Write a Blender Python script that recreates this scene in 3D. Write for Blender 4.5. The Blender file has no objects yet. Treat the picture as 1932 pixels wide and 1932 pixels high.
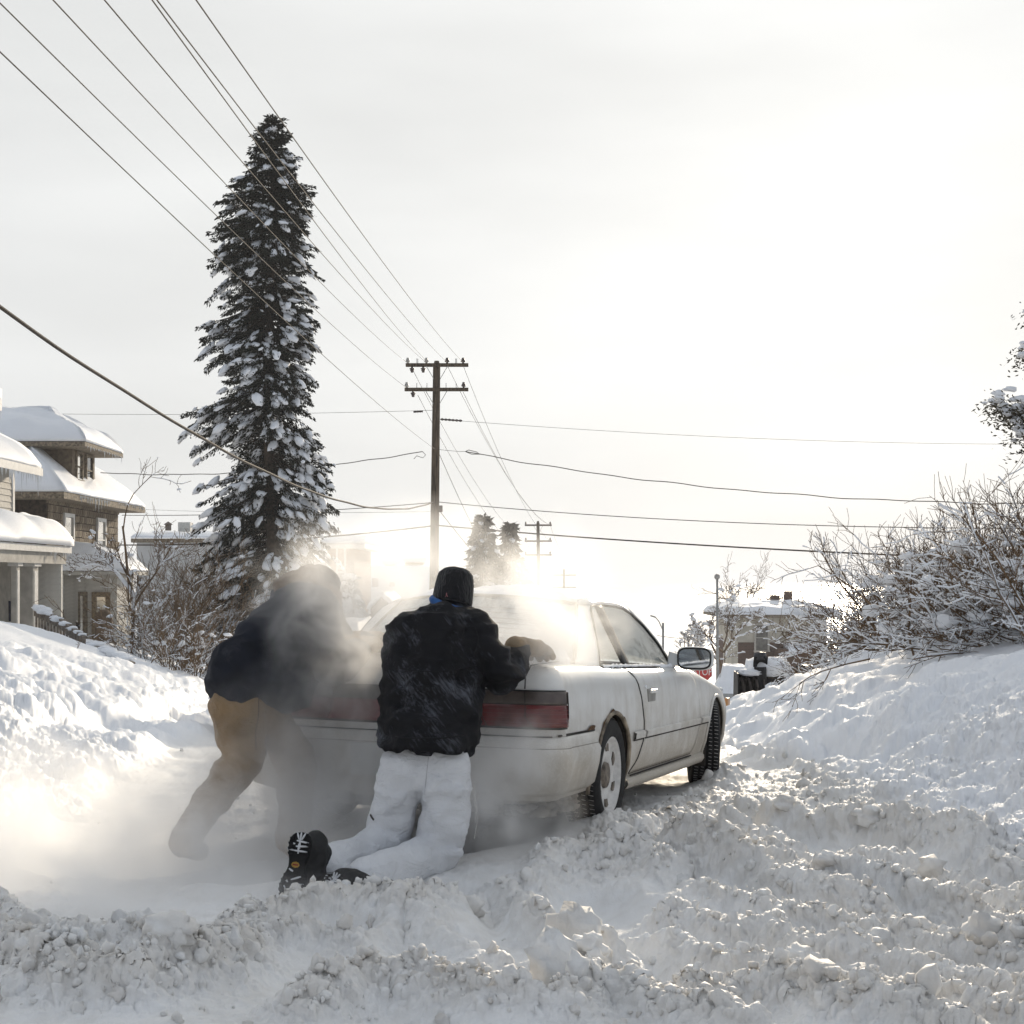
import bpy, bmesh, math, random
import numpy as np
from mathutils import Vector, Matrix, Euler

# ------------------------------------------------------------------ camera
sc = bpy.context.scene
F = 2805.0          # focal length in pixels of a 1932 px wide picture
CZ = 1.4            # eye height
HY, CX = 1093.0, 966.0
cam_d = bpy.data.cameras.new('camera')
cam = bpy.data.objects.new('camera', cam_d)
sc.collection.objects.link(cam)
cam.location = (0, 0, CZ)
cam.rotation_euler = (math.radians(90), 0, 0)
cam_d.sensor_width = 36
cam_d.lens = F / 1932 * 36
cam_d.shift_y = (HY - 966) / 1932
cam_d.clip_start = 0.05
cam_d.clip_end = 20000
sc.camera = cam

# ------------------------------------------------------------------ sky and sun
SUN_AZ, SUN_EL = math.radians(12.5), math.radians(12.5)
sdir = Vector((math.sin(SUN_AZ) * math.cos(SUN_EL), math.cos(SUN_AZ) * math.cos(SUN_EL), math.sin(SUN_EL)))
world = bpy.data.worlds.new('World')
sc.world = world
world.use_nodes = True
nt = world.node_tree
nt.nodes.clear()
def wn(t, **k):
    n = nt.nodes.new(t)
    for a, b in k.items():
        setattr(n, a, b)
    return n
out = wn('ShaderNodeOutputWorld')
bg = wn('ShaderNodeBackground')
bg.inputs['Strength'].default_value = 0.1
sky = wn('ShaderNodeTexSky', sky_type='NISHITA', sun_disc=False, sun_elevation=SUN_EL, sun_rotation=SUN_AZ,
         altitude=200, air_density=1.0, dust_density=2.0, ozone_density=1.0)
tc = wn('ShaderNodeTexCoord')
# a thin veil of cloud over the whole sky: brighter the nearer to the sun
dot = wn('ShaderNodeVectorMath', operation='DOT_PRODUCT')
dot.inputs[1].default_value = sdir
nrm = wn('ShaderNodeVectorMath', operation='NORMALIZE')
nt.links.new(tc.outputs['Generated'], nrm.inputs[0])
nt.links.new(nrm.outputs[0], dot.inputs[0])
ramp = wn('ShaderNodeMapRange', interpolation_type='SMOOTHSTEP')
ramp.inputs[1].default_value = -0.2
ramp.inputs[2].default_value = 1.0
ramp.inputs[3].default_value = 0.0
ramp.inputs[4].default_value = 1.0
nt.links.new(dot.outputs['Value'], ramp.inputs[0])
glow = wn('ShaderNodeMath', operation='POWER')
mx0 = wn('ShaderNodeMath', operation='MAXIMUM'); mx0.inputs[1].default_value = 0
nt.links.new(dot.outputs['Value'], mx0.inputs[0])
nt.links.new(mx0.outputs[0], glow.inputs[0]); glow.inputs[1].default_value = 26
veil = wn('ShaderNodeMix', data_type='RGBA')
veil.inputs[6].default_value = (4.3, 4.75, 5.45, 1)
veil.inputs[7].default_value = (8.4, 8.5, 8.42, 1)
nt.links.new(ramp.outputs[0], veil.inputs[0])
gl = wn('ShaderNodeVectorMath', operation='SCALE'); gl.inputs[0].default_value = (1.5, 1.5, 1.45)
nt.links.new(glow.outputs[0], gl.inputs['Scale'])
add = wn('ShaderNodeVectorMath', operation='ADD')
nt.links.new(veil.outputs[2], add.inputs[0]); nt.links.new(gl.outputs[0], add.inputs[1])
# streaky variation of the cloud layer
mp = wn('ShaderNodeMapping'); mp.inputs['Scale'].default_value = (2.2, 2.2, 9.0)
mp.inputs['Rotation'].default_value = (0.06, 0.1, 0.3)
nz = wn('ShaderNodeTexNoise'); nz.inputs['Scale'].default_value = 1.6; nz.inputs['Detail'].default_value = 5
nz.inputs['Roughness'].default_value = 0.45
nt.links.new(nrm.outputs[0], mp.inputs[0]); nt.links.new(mp.outputs[0], nz.inputs['Vector'])
nr = wn('ShaderNodeMapRange'); nr.inputs[1].default_value = 0.3; nr.inputs[2].default_value = 0.7
nr.inputs[3].default_value = 0.92; nr.inputs[4].default_value = 1.06
nt.links.new(nz.outputs[0], nr.inputs[0])
sm = wn('ShaderNodeVectorMath', operation='SCALE')
nt.links.new(add.outputs[0], sm.inputs[0]); nt.links.new(nr.outputs[0], sm.inputs['Scale'])
mixs = wn('ShaderNodeMix', data_type='RGBA'); mixs.inputs[0].default_value = 0.985
nt.links.new(sky.outputs[0], mixs.inputs[6]); nt.links.new(sm.outputs[0], mixs.inputs[7])
nt.links.new(mixs.outputs[2], bg.inputs['Color'])
nt.links.new(bg.outputs[0], out.inputs[0])

sun_d = bpy.data.lights.new('sun', 'SUN')
sun_d.energy = 3.9
sun_d.angle = math.radians(2.5)
sun_d.color = (1.0, 0.86, 0.67)
sun = bpy.data.objects.new('sun', sun_d)
sc.collection.objects.link(sun)
sun.rotation_euler = (-sdir).to_track_quat('-Z', 'Y').to_euler()

vs = sc.view_settings
vs.view_transform = 'Standard'; vs.look = 'None'; vs.exposure = 0.0; vs.gamma = 1.0
vs.use_curve_mapping = False
sc.cycles.max_bounces = 7
sc.cycles.diffuse_bounces = 3
sc.cycles.glossy_bounces = 3
sc.cycles.transmission_bounces = 6
sc.cycles.transparent_max_bounces = 8
sc.cycles.volume_bounces = 4
sc.cycles.use_denoising = True
sc.cycles.use_adaptive_sampling = True
sc.cycles.adaptive_threshold = .03
sc.cycles.caustics_reflective = False
sc.cycles.caustics_refractive = False

# ------------------------------------------------------------------ helpers
col = sc.collection
rnd = random.Random(7)
NP = np.random.RandomState(11)

def P(x, y, Y):
    """point seen at picture position (x, y) (1932 px frame) at distance Y along the view"""
    return Vector(((x - CX) / F * Y, Y, CZ + (HY - y) / F * Y))

def tag(o, label=None, cat=None, group=None, kind=None):
    if label: o['label'] = label
    if cat: o['category'] = cat
    if group: o['group'] = group
    if kind: o['kind'] = kind
    return o

def empty(name, loc=(0, 0, 0), rot=(0, 0, 0)):
    o = bpy.data.objects.new(name, None)
    o.location = loc; o.rotation_euler = rot
    o.empty_display_size = 0.1
    col.objects.link(o)
    return o

def link_mesh(name, me, mats=None, parent=None, smooth=False, loc=None):
    o = bpy.data.objects.new(name, me)
    col.objects.link(o)
    if mats is not None:
        for m in (mats if isinstance(mats, (list, tuple)) else [mats]):
            if m.name not in [q.name for q in me.materials if q]:
                me.materials.append(m)
    if parent is not None: o.parent = parent
    if loc is not None: o.location = loc
    if smooth and len(me.polygons):
        me.polygons.foreach_set('use_smooth', [True] * len(me.polygons))
    return o

def np_mesh(name, V, T):
    """fast mesh from vertex array and (n,3) or (n,4) index array"""
    V = np.asarray(V, dtype=np.float32); T = np.asarray(T, dtype=np.int32)
    me = bpy.data.meshes.new(name)
    me.vertices.add(len(V)); me.vertices.foreach_set('co', V.ravel())
    k = T.shape[1]
    me.loops.add(T.size); me.loops.foreach_set('vertex_index', T.ravel())
    me.polygons.add(len(T))
    me.polygons.foreach_set('loop_start', np.arange(0, T.size, k, dtype=np.int32))
    me.polygons.foreach_set('loop_total', np.full(len(T), k, dtype=np.int32))
    me.update(calc_edges=True)
    return me

class MB:
    def __init__(s):
        s.v = []; s.f = []; s.m = []
    def add(s, V, Fs, mi=0):
        b = len(s.v)
        s.v += [tuple(p) for p in V]
        for f in Fs:
            s.f.append(tuple(i + b for i in f)); s.m.append(mi)
        return s
    def box(s, c, d, rot=None, mi=0):
        x, y, z = d[0] / 2, d[1] / 2, d[2] / 2
        V = [Vector(p) for p in ((-x, -y, -z), (x, -y, -z), (x, y, -z), (-x, y, -z), (-x, -y, z), (x, -y, z), (x, y, z), (-x, y, z))]
        if rot is not None:
            R = rot if isinstance(rot, Matrix) else Euler(rot).to_matrix()
            V = [R @ p for p in V]
        V = [p + Vector(c) for p in V]
        return s.add(V, [(0, 3, 2, 1), (4, 5, 6, 7), (0, 1, 5, 4), (1, 2, 6, 5), (2, 3, 7, 6), (3, 0, 4, 7)], mi)
    def bar(s, a, b, w, h, mi=0, up=(0, 0, 1)):
        a, b = Vector(a), Vector(b)
        d = (b - a); L = d.length; d.normalize()
        u = Vector(up)
        sd = d.cross(u)
        if sd.length < 1e-4: sd = d.cross(Vector((1, 0, 0)))
        sd.normalize(); uu = sd.cross(d).normalized()
        R = Matrix((d, sd, uu)).transposed()
        return s.box((a + b) / 2, (L, w, h), R, mi)
    def tube(s, pts, rad, n=6, cap=True, mi=0):
        pts = [Vector(p) for p in pts]
        if not isinstance(rad, (list, tuple)): rad = [rad] * len(pts)
        V = []; Fs = []
        ref = None
        for i, p in enumerate(pts):
            d = pts[min(i + 1, len(pts) - 1)] - pts[max(i - 1, 0)]
            if d.length < 1e-9: d = Vector((0, 0, 1))
            d.normalize()
            if ref is None:
                ref = d.orthogonal().normalized()
            else:
                ref = (ref - d * ref.dot(d))
                ref = ref.normalized() if ref.length > 1e-6 else d.orthogonal().normalized()
            q = d.cross(ref)
            for k in range(n):
                a = 2 * math.pi * k / n
                V.append(p + (ref * math.cos(a) + q * math.sin(a)) * rad[i])
        for i in range(len(pts) - 1):
            for k in range(n):
                Fs.append((i * n + k, i * n + (k + 1) % n, (i + 1) * n + (k + 1) % n, (i + 1) * n + k))
        if cap:
            Fs.append(tuple(range(n - 1, -1, -1))); Fs.append(tuple((len(pts) - 1) * n + k for k in range(n)))
        return s.add(V, Fs, mi)
    def grid(s, rows, mi=0, closed=False, flip=False):
        nr, nc = len(rows), len(rows[0])
        V = [p for r in rows for p in r]; Fs = []
        for i in range(nr - 1):
            for j in range(nc - 1 + (1 if closed else 0)):
                a, b = i * nc + j, i * nc + (j + 1) % nc
                f = (a, b, b + nc, a + nc)
                Fs.append(f[::-1] if flip else f)
        return s.add(V, Fs, mi)
    def lathe(s, prof, n=32, mat=None, mi=0):
        """profile (r, h) around local z; mat = 4x4 placing it"""
        M = mat or Matrix()
        rows = []
        for r, h in prof:
            rows.append([M @ Vector((r * math.cos(2 * math.pi * k / n), r * math.sin(2 * math.pi * k / n), h)) for k in range(n)])
        return s.grid(rows, mi, closed=True)
    def mesh(s, name):
        me = bpy.data.meshes.new(name)
        me.from_pydata(s.v, [], s.f)
        if any(s.m): me.polygons.foreach_set('material_index', s.m)
        return me
    def build(s, name, mats, parent=None, smooth=False, loc=None, fix=False, bevel=0):
        me = s.mesh(name)
        if fix:
            bm = bmesh.new(); bm.from_mesh(me)
            bmesh.ops.remove_doubles(bm, verts=bm.verts, dist=1e-5)
            bmesh.ops.recalc_face_normals(bm, faces=bm.faces)
            bm.to_mesh(me); bm.free()
        me.update()
        o = link_mesh(name, me, None, parent, smooth, loc)
        for m in (mats if isinstance(mats, (list, tuple)) else [mats]): me.materials.append(m)
        if bevel:
            b = o.modifiers.new('bevel', 'BEVEL'); b.width = bevel; b.segments = 2; b.limit_method = 'ANGLE'
        return o

def ico(sub):
    bm = bmesh.new(); bmesh.ops.create_icosphere(bm, subdivisions=sub, radius=1)
    V = np.array([v.co[:] for v in bm.verts]); T = np.array([[v.index for v in f.verts] for f in bm.faces]); bm.free()
    return V, T
ICO1, ICO2, ICO3 = ico(1), ico(2), ico(3)

# ---- vectorised noise
def _h(ix, iy, seed):
    n = (ix.astype(np.int64) * 374761393 + iy.astype(np.int64) * 668265263 + seed * 974634777) & 0xffffffff
    n = ((n ^ (n >> 13)) * 1274126177) & 0xffffffff
    n = n ^ (n >> 16)
    return (n & 0xffffff) / float(0x1000000)
def vnoise(x, y, seed=0):
    ix, iy = np.floor(x), np.floor(y)
    fx, fy = x - ix, y - iy
    ux, uy = fx * fx * fx * (fx * (fx * 6 - 15) + 10), fy * fy * fy * (fy * (fy * 6 - 15) + 10)
    ix, iy = ix.astype(np.int64), iy.astype(np.int64)
    a, b = _h(ix, iy, seed), _h(ix + 1, iy, seed)
    c, d = _h(ix, iy + 1, seed), _h(ix + 1, iy + 1, seed)
    return (a * (1 - ux) + b * ux) * (1 - uy) + (c * (1 - ux) + d * ux) * uy - 0.5
def fbm(x, y, seed=0, oct=4, rough=0.5):
    s = 0; a = 1.0
    for i in range(oct):
        s = s + a * vnoise(x * 2 ** i + 17.3 * i, y * 2 ** i - 9.1 * i, seed + i)
        a *= rough
    return s
def lumps(x, y, cell, seed, rmin=0.3, rmax=0.72, prob=1.0, squash=1.0):
    """heap of hemispheres: height in metres"""
    x = x / cell; y = y / cell
    ix, iy = np.floor(x).astype(np.int64), np.floor(y).astype(np.int64)
    best = np.zeros_like(x)
    for dx in (-1, 0, 1):
        for dy in (-1, 0, 1):
            cx, cy = ix + dx, iy + dy
            px = cx + _h(cx, cy, seed); py = cy + _h(cx, cy, seed + 1)
            r = rmin + (rmax - rmin) * _h(cx, cy, seed + 2) ** 2
            k = _h(cx, cy, seed + 3) < prob
            an = _h(cx, cy, seed + 4) * 6.28
            ex = 0.65 + 0.35 * _h(cx, cy, seed + 5)
            ddx, ddy = x - px, y - py
            ca, sa = np.cos(an), np.sin(an)
            qx, qy = ddx * ca + ddy * sa, (-ddx * sa + ddy * ca) / ex
            h = np.sqrt(np.maximum(0, r * r - qx * qx - qy * qy)) * k
            best = np.maximum(best, h)
    return best * cell * squash
def sstep(a, b, x):
    t = np.clip((x - a) / (b - a), 0, 1)
    return t * t * (3 - 2 * t)
def lumpy(V, amp, freq, seed):
    """cheap 3-D displacement of a small point cloud along its direction"""
    n = vnoise(V[:, 0] * freq + 3.1 * V[:, 2] * freq + seed, V[:, 1] * freq - 1.7 * V[:, 2] * freq + seed * 1.3, int(seed * 10) % 997)
    return V * (1 + amp * 2 * n)[:, None]

# ------------------------------------------------------------------ materials
MATS = {}
def mat(name, color, rough=0.6, var=0.12, scale=8.0, bump=0.0, bscale=None, spec=0.3, metal=0.0, color2=None, detail=5, stretch=None, coat=0.0, sheen=0.0):
    """procedural principled material: noise colour variation and fine bump"""
    if name in MATS: return MATS[name]
    m = bpy.data.materials.new(name); m.use_nodes = True
    t = m.node_tree; b = t.nodes['Principled BSDF']
    b.inputs['Roughness'].default_value = rough
    b.inputs['Specular IOR Level'].default_value = spec
    b.inputs['Metallic'].default_value = metal
    if coat: b.inputs['Coat Weight'].default_value = coat; b.inputs['Coat Roughness'].default_value = 0.15
    if sheen: b.inputs['Sheen Weight'].default_value = sheen
    tcn = t.nodes.new('ShaderNodeTexCoord'); mpn = t.nodes.new('ShaderNodeMapping')
    if stretch: mpn.inputs['Scale'].default_value = stretch
    t.links.new(tcn.outputs['Object'], mpn.inputs[0])
    n = t.nodes.new('ShaderNodeTexNoise'); n.inputs['Scale'].default_value = scale; n.inputs['Detail'].default_value = detail
    t.links.new(mpn.outputs[0], n.inputs['Vector'])
    mxn = t.nodes.new('ShaderNodeMix'); mxn.data_type = 'RGBA'
    c1 = color; c2 = color2 or tuple(max(0, c * (1 - 2 * var)) for c in color)
    if not color2: c1 = tuple(min(1, c * (1 + var)) for c in color)
    mxn.inputs[6].default_value = (*c1, 1); mxn.inputs[7].default_value = (*c2, 1)
    r = t.nodes.new('ShaderNodeMapRange'); r.inputs[1].default_value = 0.35; r.inputs[2].default_value = 0.68
    t.links.new(n.outputs[0], r.inputs[0]); t.links.new(r.outputs[0], mxn.inputs[0])
    t.links.new(mxn.outputs[2], b.inputs['Base Color'])
    if bump:
        n2 = t.nodes.new('ShaderNodeTexNoise'); n2.inputs['Scale'].default_value = bscale or scale * 4; n2.inputs['Detail'].default_value = 4
        t.links.new(mpn.outputs[0], n2.inputs['Vector'])
        bp = t.nodes.new('ShaderNodeBump'); bp.inputs['Strength'].default_value = bump; bp.inputs['Distance'].default_value = 0.02
        t.links.new(n2.outputs[0], bp.inputs['Height']); t.links.new(bp.outputs[0], b.inputs['Normal'])
    MATS[name] = m
    return m

SNOW = mat('snow_clean', (0.86, 0.875, 0.9), 0.65, 0.02, 3.0, 0.25, 40, spec=0.2)
SNOWROOF = mat('snow_roof', (0.86, 0.875, 0.9), 0.65, 0.02, 1.0, 0.15, 6, spec=0.2)
# ================================================================== GROUND
def road_z(Y):
    Y = np.asarray(Y, dtype=float)
    z = np.where(Y < 7.5, 0.1 - 0.012 * (Y - 7.5), 0.1 - 0.045 * (Y - 7.5))
    z = np.where(Y > 12, 0.1 - 0.045 * 4.5 - 0.065 * (np.minimum(Y, 26) - 12) - .076 * np.maximum(0, Y - 26), z)
    return np.maximum(z, -16.2)
def interp(x, xs, ys): return np.interp(x, xs, ys)
def left_edge(Y): return -1.5 - 0.12 * Y
def right_edge(Y): return 2.2 + np.maximum(0, Y - 16) * 0.055
RL_D = [0, .3, .7, 1.2, 2.2, 3.4, 5.2, 8, 14, 30, 200]
RL_H = [0, .05, .22, .50, .84, 1.25, 1.88, 2.25, 2.0, 2.2, 3.0]
RR_D = [0, .25, .6, 1.2, 1.8, 2.6, 4.0, 8, 40, 200]
RR_H = [0, .12, .34, .68, .97, 1.18, 1.34, 1.5, 1.7, 3.0]

def gpt(x, y, z=0.21):
    Y = F * (CZ - z) / (y - HY)
    return ((x - CX) / F * Y, Y)
RIDGES = [  # height, half width, picture polyline
 (.13, .15, [(1375,1525),(1500,1581),(1638,1602),(1789,1633),(1931,1680),(2080,1730)]),
 (.15, .17, [(1293,1577),(1401,1624),(1530,1663),(1660,1697),(1789,1740),(1931,1775),(2080,1815)]),
 (.16, .20, [(1400,1490),(1509,1525),(1672,1555),(1789,1585),(1931,1628),(2080,1660)]),
 (.13, .15, [(1263,1702),(1379,1732),(1444,1740),(1530,1775),(1638,1796),(1746,1814),(1931,1865),(2100,1900)]),
 (.10, .12, [(1285,1857),(1379,1835),(1487,1844),(1573,1878),(1703,1913),(1850,1960)]),
 (.08, .14, [(1060,1905),(1090,1835),(1120,1800)]),
 (.075, .13, [(0,1690),(81,1731),(202,1749),(314,1776),(403,1763),(493,1712),(593,1690),(701,1676),(773,1665),(841,1668),(934,1631),(996,1634),(1055,1590),(1110,1578)]),
 (.075, .12, [(773,1665),(800,1700),(857,1739),(903,1764),(934,1798)]),
 (.11, .12, [(940,1640),(985,1676),(1027,1705),(1099,1727),(1160,1760)]),
 (.075, .12, [(455,1790),(500,1752),(546,1739),(608,1730),(670,1739),(717,1720),(760,1690)]),
 (.12, .17, [(-60,1760),(22,1781),(134,1848),(269,1857),(381,1817),(448,1768)]),
 (.07, .12, [(1180,1580),(1240,1600),(1300,1640),(1380,1680)]),
 (.09, .20, [(1160,1590),(1230,1548),(1310,1512),(1390,1482)]),
 (.085, .12, [(1330,1550),(1450,1602),(1580,1650),(1720,1668),(1931,1722),(2080,1760)]),
 (.085, .12, [(1300,1640),(1420,1682),(1560,1730),(1700,1762),(1931,1815),(2080,1850)]),
 (.07, .11, [(1210,1722),(1320,1772),(1450,1798),(1600,1837),(1800,1878),(1931,1908)]),
 (.07, .11, [(1000,1800),(1120,1852),(1250,1892),(1400,1928)]),
 (.08, .14, [(560,1900),(700,1850),(800,1870),(960,1900)]),
]
TROUGHS = [
 (.05, .18, [(1400,1534),(1530,1600),(1660,1625),(1800,1655),(1931,1700)]),
 (.07, .19, [(1350,1585),(1440,1615),(1530,1641),(1638,1677),(1746,1702),(1931,1740)]),
 (.07, .20, [(1330,1700),(1420,1716),(1487,1727),(1595,1770),(1703,1785),(1931,1830)]),
 (.06, .20, [(1120,1710),(1164,1745),(1272,1796),(1401,1827),(1530,1852),(1703,1895),(1850,1925)]),
 (.06, .18, [(857,1702),(965,1736),(1027,1777),(1090,1795),(1200,1850),(1300,1900)]),
 (.05, .20, [(700,1790),(800,1800),(900,1830),(1000,1860)]),
 (.10, .30, [(520,1660),(640,1640),(860,1600)]),
 (.09, .24, [(150,1640),(350,1620),(560,1600)]),
]
def polydist(X, Y, pl, zc=.21):
    d = np.full(X.shape, 9.0)
    pts = [gpt(*p, zc) for p in pl]
    for (x0, y0), (x1, y1) in zip(pts[:-1], pts[1:]):
        vx, vy = x1 - x0, y1 - y0
        t = np.clip(((X - x0) * vx + (Y - y0) * vy) / (vx * vx + vy * vy + 1e-9), 0, 1)
        d = np.minimum(d, np.hypot(X - x0 - t * vx, Y - y0 - t * vy))
    return d
CTH = math.radians(19.3)
CAR_D = (math.sin(CTH), math.cos(CTH))         # heading of the car
RW = (0.468, 7.9)                              # outer face of right rear wheel
CAR_O = (RW[0] - 0.80 * CAR_D[1], RW[1] + 0.80 * CAR_D[0])   # centre of rear axle
def ground(X, Y, detail=True):
    """snow surface height and masks"""
    X = np.asarray(X, dtype=float); Y = np.asarray(Y, dtype=float)
    wx = X + 0.07 * vnoise(X * 2.1, Y * 2.1, 5) + 0.05 * vnoise(X * 6, Y * 6, 6)
    wy = Y + 0.07 * vnoise(X * 2.1 + 40, Y * 2.1, 7) + 0.05 * vnoise(X * 6 + 9, Y * 6, 8)
    z = road_z(Y)
    wob = 0.35 * vnoise(Y * 0.55, X * 0.2, 21) + 0.12 * vnoise(Y * 1.7, X, 22)
    dl = left_edge(Y) - X + wob
    dr = X - right_edge(Y) + wob
    L = interp(np.maximum(dl, 0), RL_D, RL_H)
    R = interp(np.maximum(dr, 0), RR_D, RR_H)
    R = R * sstep(33, 15, Y)
    z = z + L + R
    rid = np.zeros_like(X); tro = np.zeros_like(X)
    for h, w, pl in RIDGES:
        d = polydist(wx, wy, pl)
        rid = np.maximum(rid, h * np.exp(-(d / (w * .72)) ** 2))
    for h, w, pl in TROUGHS:
        d = polydist(wx, wy, pl, .07)
        tro = np.maximum(tro, h * np.exp(-(d / w) ** 4))
    base = 0.05 * vnoise(X * 1.3, Y * 1.3, 31) + 0.05 * vnoise(X * 3.2, Y * 3.2, 32)
    brk = .78 + .44 * (vnoise(X * 3.7, Y * 3.7, 35) + .5)          # ridges are broken, not even
    z = z + base * sstep(40, 12, Y) + 1.22 * rid * brk - tro * 1.35
    # clod masks
    face_r = sstep(-.5, .0, dr) * sstep(2.0, .8, dr)
    face_l = sstep(-.1, .3, dl) * sstep(4.0, 2.0, dl)
    ridm = np.clip((rid - .025) / .075, 0, 1); ridw = np.clip(rid / .035, 0, 1); trom = np.clip(tro / .05, 0, 1)
    patchy = sstep(-.2, .25, vnoise(X * 1.7, Y * 1.7, 55))
    road = sstep(0.2, -0.1, dr) * sstep(.2, -.1, dl)
    face = np.maximum(face_r, face_l)
    M = np.clip(ridm * 1.0 + (0.05 + .15 * patchy) * road * (1 - trom) + .6 * face + .2 * face_l, 0.02, 1) * (1 - .95 * trom * (1 - .6 * ridm))
    M = M * sstep(60, 20, Y)
    Mf = np.maximum(M, .9 * ridw * (1 - .5 * trom) + .0 * M) * sstep(60, 20, Y)
    uc = (X - CAR_O[0]) * CAR_D[0] + (Y - CAR_O[1]) * CAR_D[1]; vc = -(X - CAR_O[0]) * CAR_D[1] + (Y - CAR_O[1]) * CAR_D[0]
    M = np.maximum(M, .6 * sstep(-1.7, -1.3, uc) * sstep(3.6, 3.2, uc) * sstep(-2.0, -1.6, vc) * sstep(-.78, -.92, vc)); Mf = np.maximum(Mf, M)
    if detail:
        lx = X + .85 * (L + R) * np.where(dl > dr, -1, 1) + .025 * vnoise(X * 22, Y * 22, 77) + .008 * vnoise(X * 70, Y * 70, 79); ly = Y + .025 * vnoise(X * 22 + 5, Y * 22, 78) + .008 * vnoise(X * 70, Y * 70 + 5, 80)
        big = sstep(.25, .8, M)
        bx, by = lx + .12 * vnoise(X * 3, Y * 3, 401), ly + .12 * vnoise(X * 3 + 7, Y * 3, 402)
        bil = .55 * np.abs(vnoise(bx * .9, by * .9, 403)) + .30 * np.abs(vnoise(bx * 2.1, by * 2.1, 404)) + .10 * np.abs(vnoise(bx * 5, by * 5, 405)) + .02 * np.abs(vnoise(bx * 11, by * 11, 406))
        nearf = sstep(15, 8.5, Y)
        z = z + .22 * big * (1 - .5 * road) * lumps(lx + .1 * vnoise(lx * 5, ly * 5, 91), ly, .46, 90, .15, .55, .6) \
              + .26 * big * (1 - .4 * road) * lumps(lx + .06 * vnoise(lx * 9, ly * 9, 92), ly, .24, 100, .12, .5, .55) \
              + .50 * M * lumps(lx, ly, .12, 120, .2, .62, .65) * (.25 + .75 * nearf)
        z = z + (.010 * fbm(X * 9, Y * 9, 200, 3) + np.minimum(M + .08, 1) * .020 * fbm(X * 26, Y * 26, 205, 3, .6)) * road \
              + .06 * fbm(X * 1.6, Y * 1.6, 210, 4) * (1 - road) * sstep(60, 20, Y) + .04 * face * fbm(bx * 4, by * 4, 215, 4, .6) + face * (.62 * bil - .06)
        # scattered clods on the smooth banks
        bank = (1 - road) * (1 - face) * sstep(26, 14, Y)
        spots = sstep(.05, .3, vnoise(X * .8, Y * .8, 90))
        z = z + bank * spots * .45 * lumps(lx, ly, .20, 300, .1, .42, .35)
        # wind-packed steps on the banks
        st = fbm(X * .8 + .45 * Y, Y * .5, 320, 3)
        z = z + bank * (.16 * (sstep(-.02, .05, st) - .5) * .5 + .10 * (sstep(.18, .23, st) - .5) * .5) * sstep(.9, 2., np.maximum(dl, dr))
        # ledge in the left bank
        z = z - .10 * sstep(.35, .55, dl) * sstep(.95, .75, dl) * sstep(9, 10, Y)
    # hollow under the car
    u = (X - CAR_O[0]) * CAR_D[0] + (Y - CAR_O[1]) * CAR_D[1]
    v = -(X - CAR_O[0]) * CAR_D[1] + (Y - CAR_O[1]) * CAR_D[0]
    carplane = .07 - .04 * u
    inside = sstep(-1.35, -1.0, u) * sstep(3.9, 3.5, u) * sstep(1.05, .80, np.abs(v))
    z = z * (1 - inside) + np.minimum(z, carplane + .035) * inside
    # snow pushed up round the wheels
    for wx_, wv in ((0, -.90), (2.75, -.92), (0, .9), (2.75, .9)):
        z = z + .115 * np.exp(-((u - wx_ + .08) / .34) ** 2 - ((v - wv) / .17) ** 2)
    return z, road, M, Mf

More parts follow.
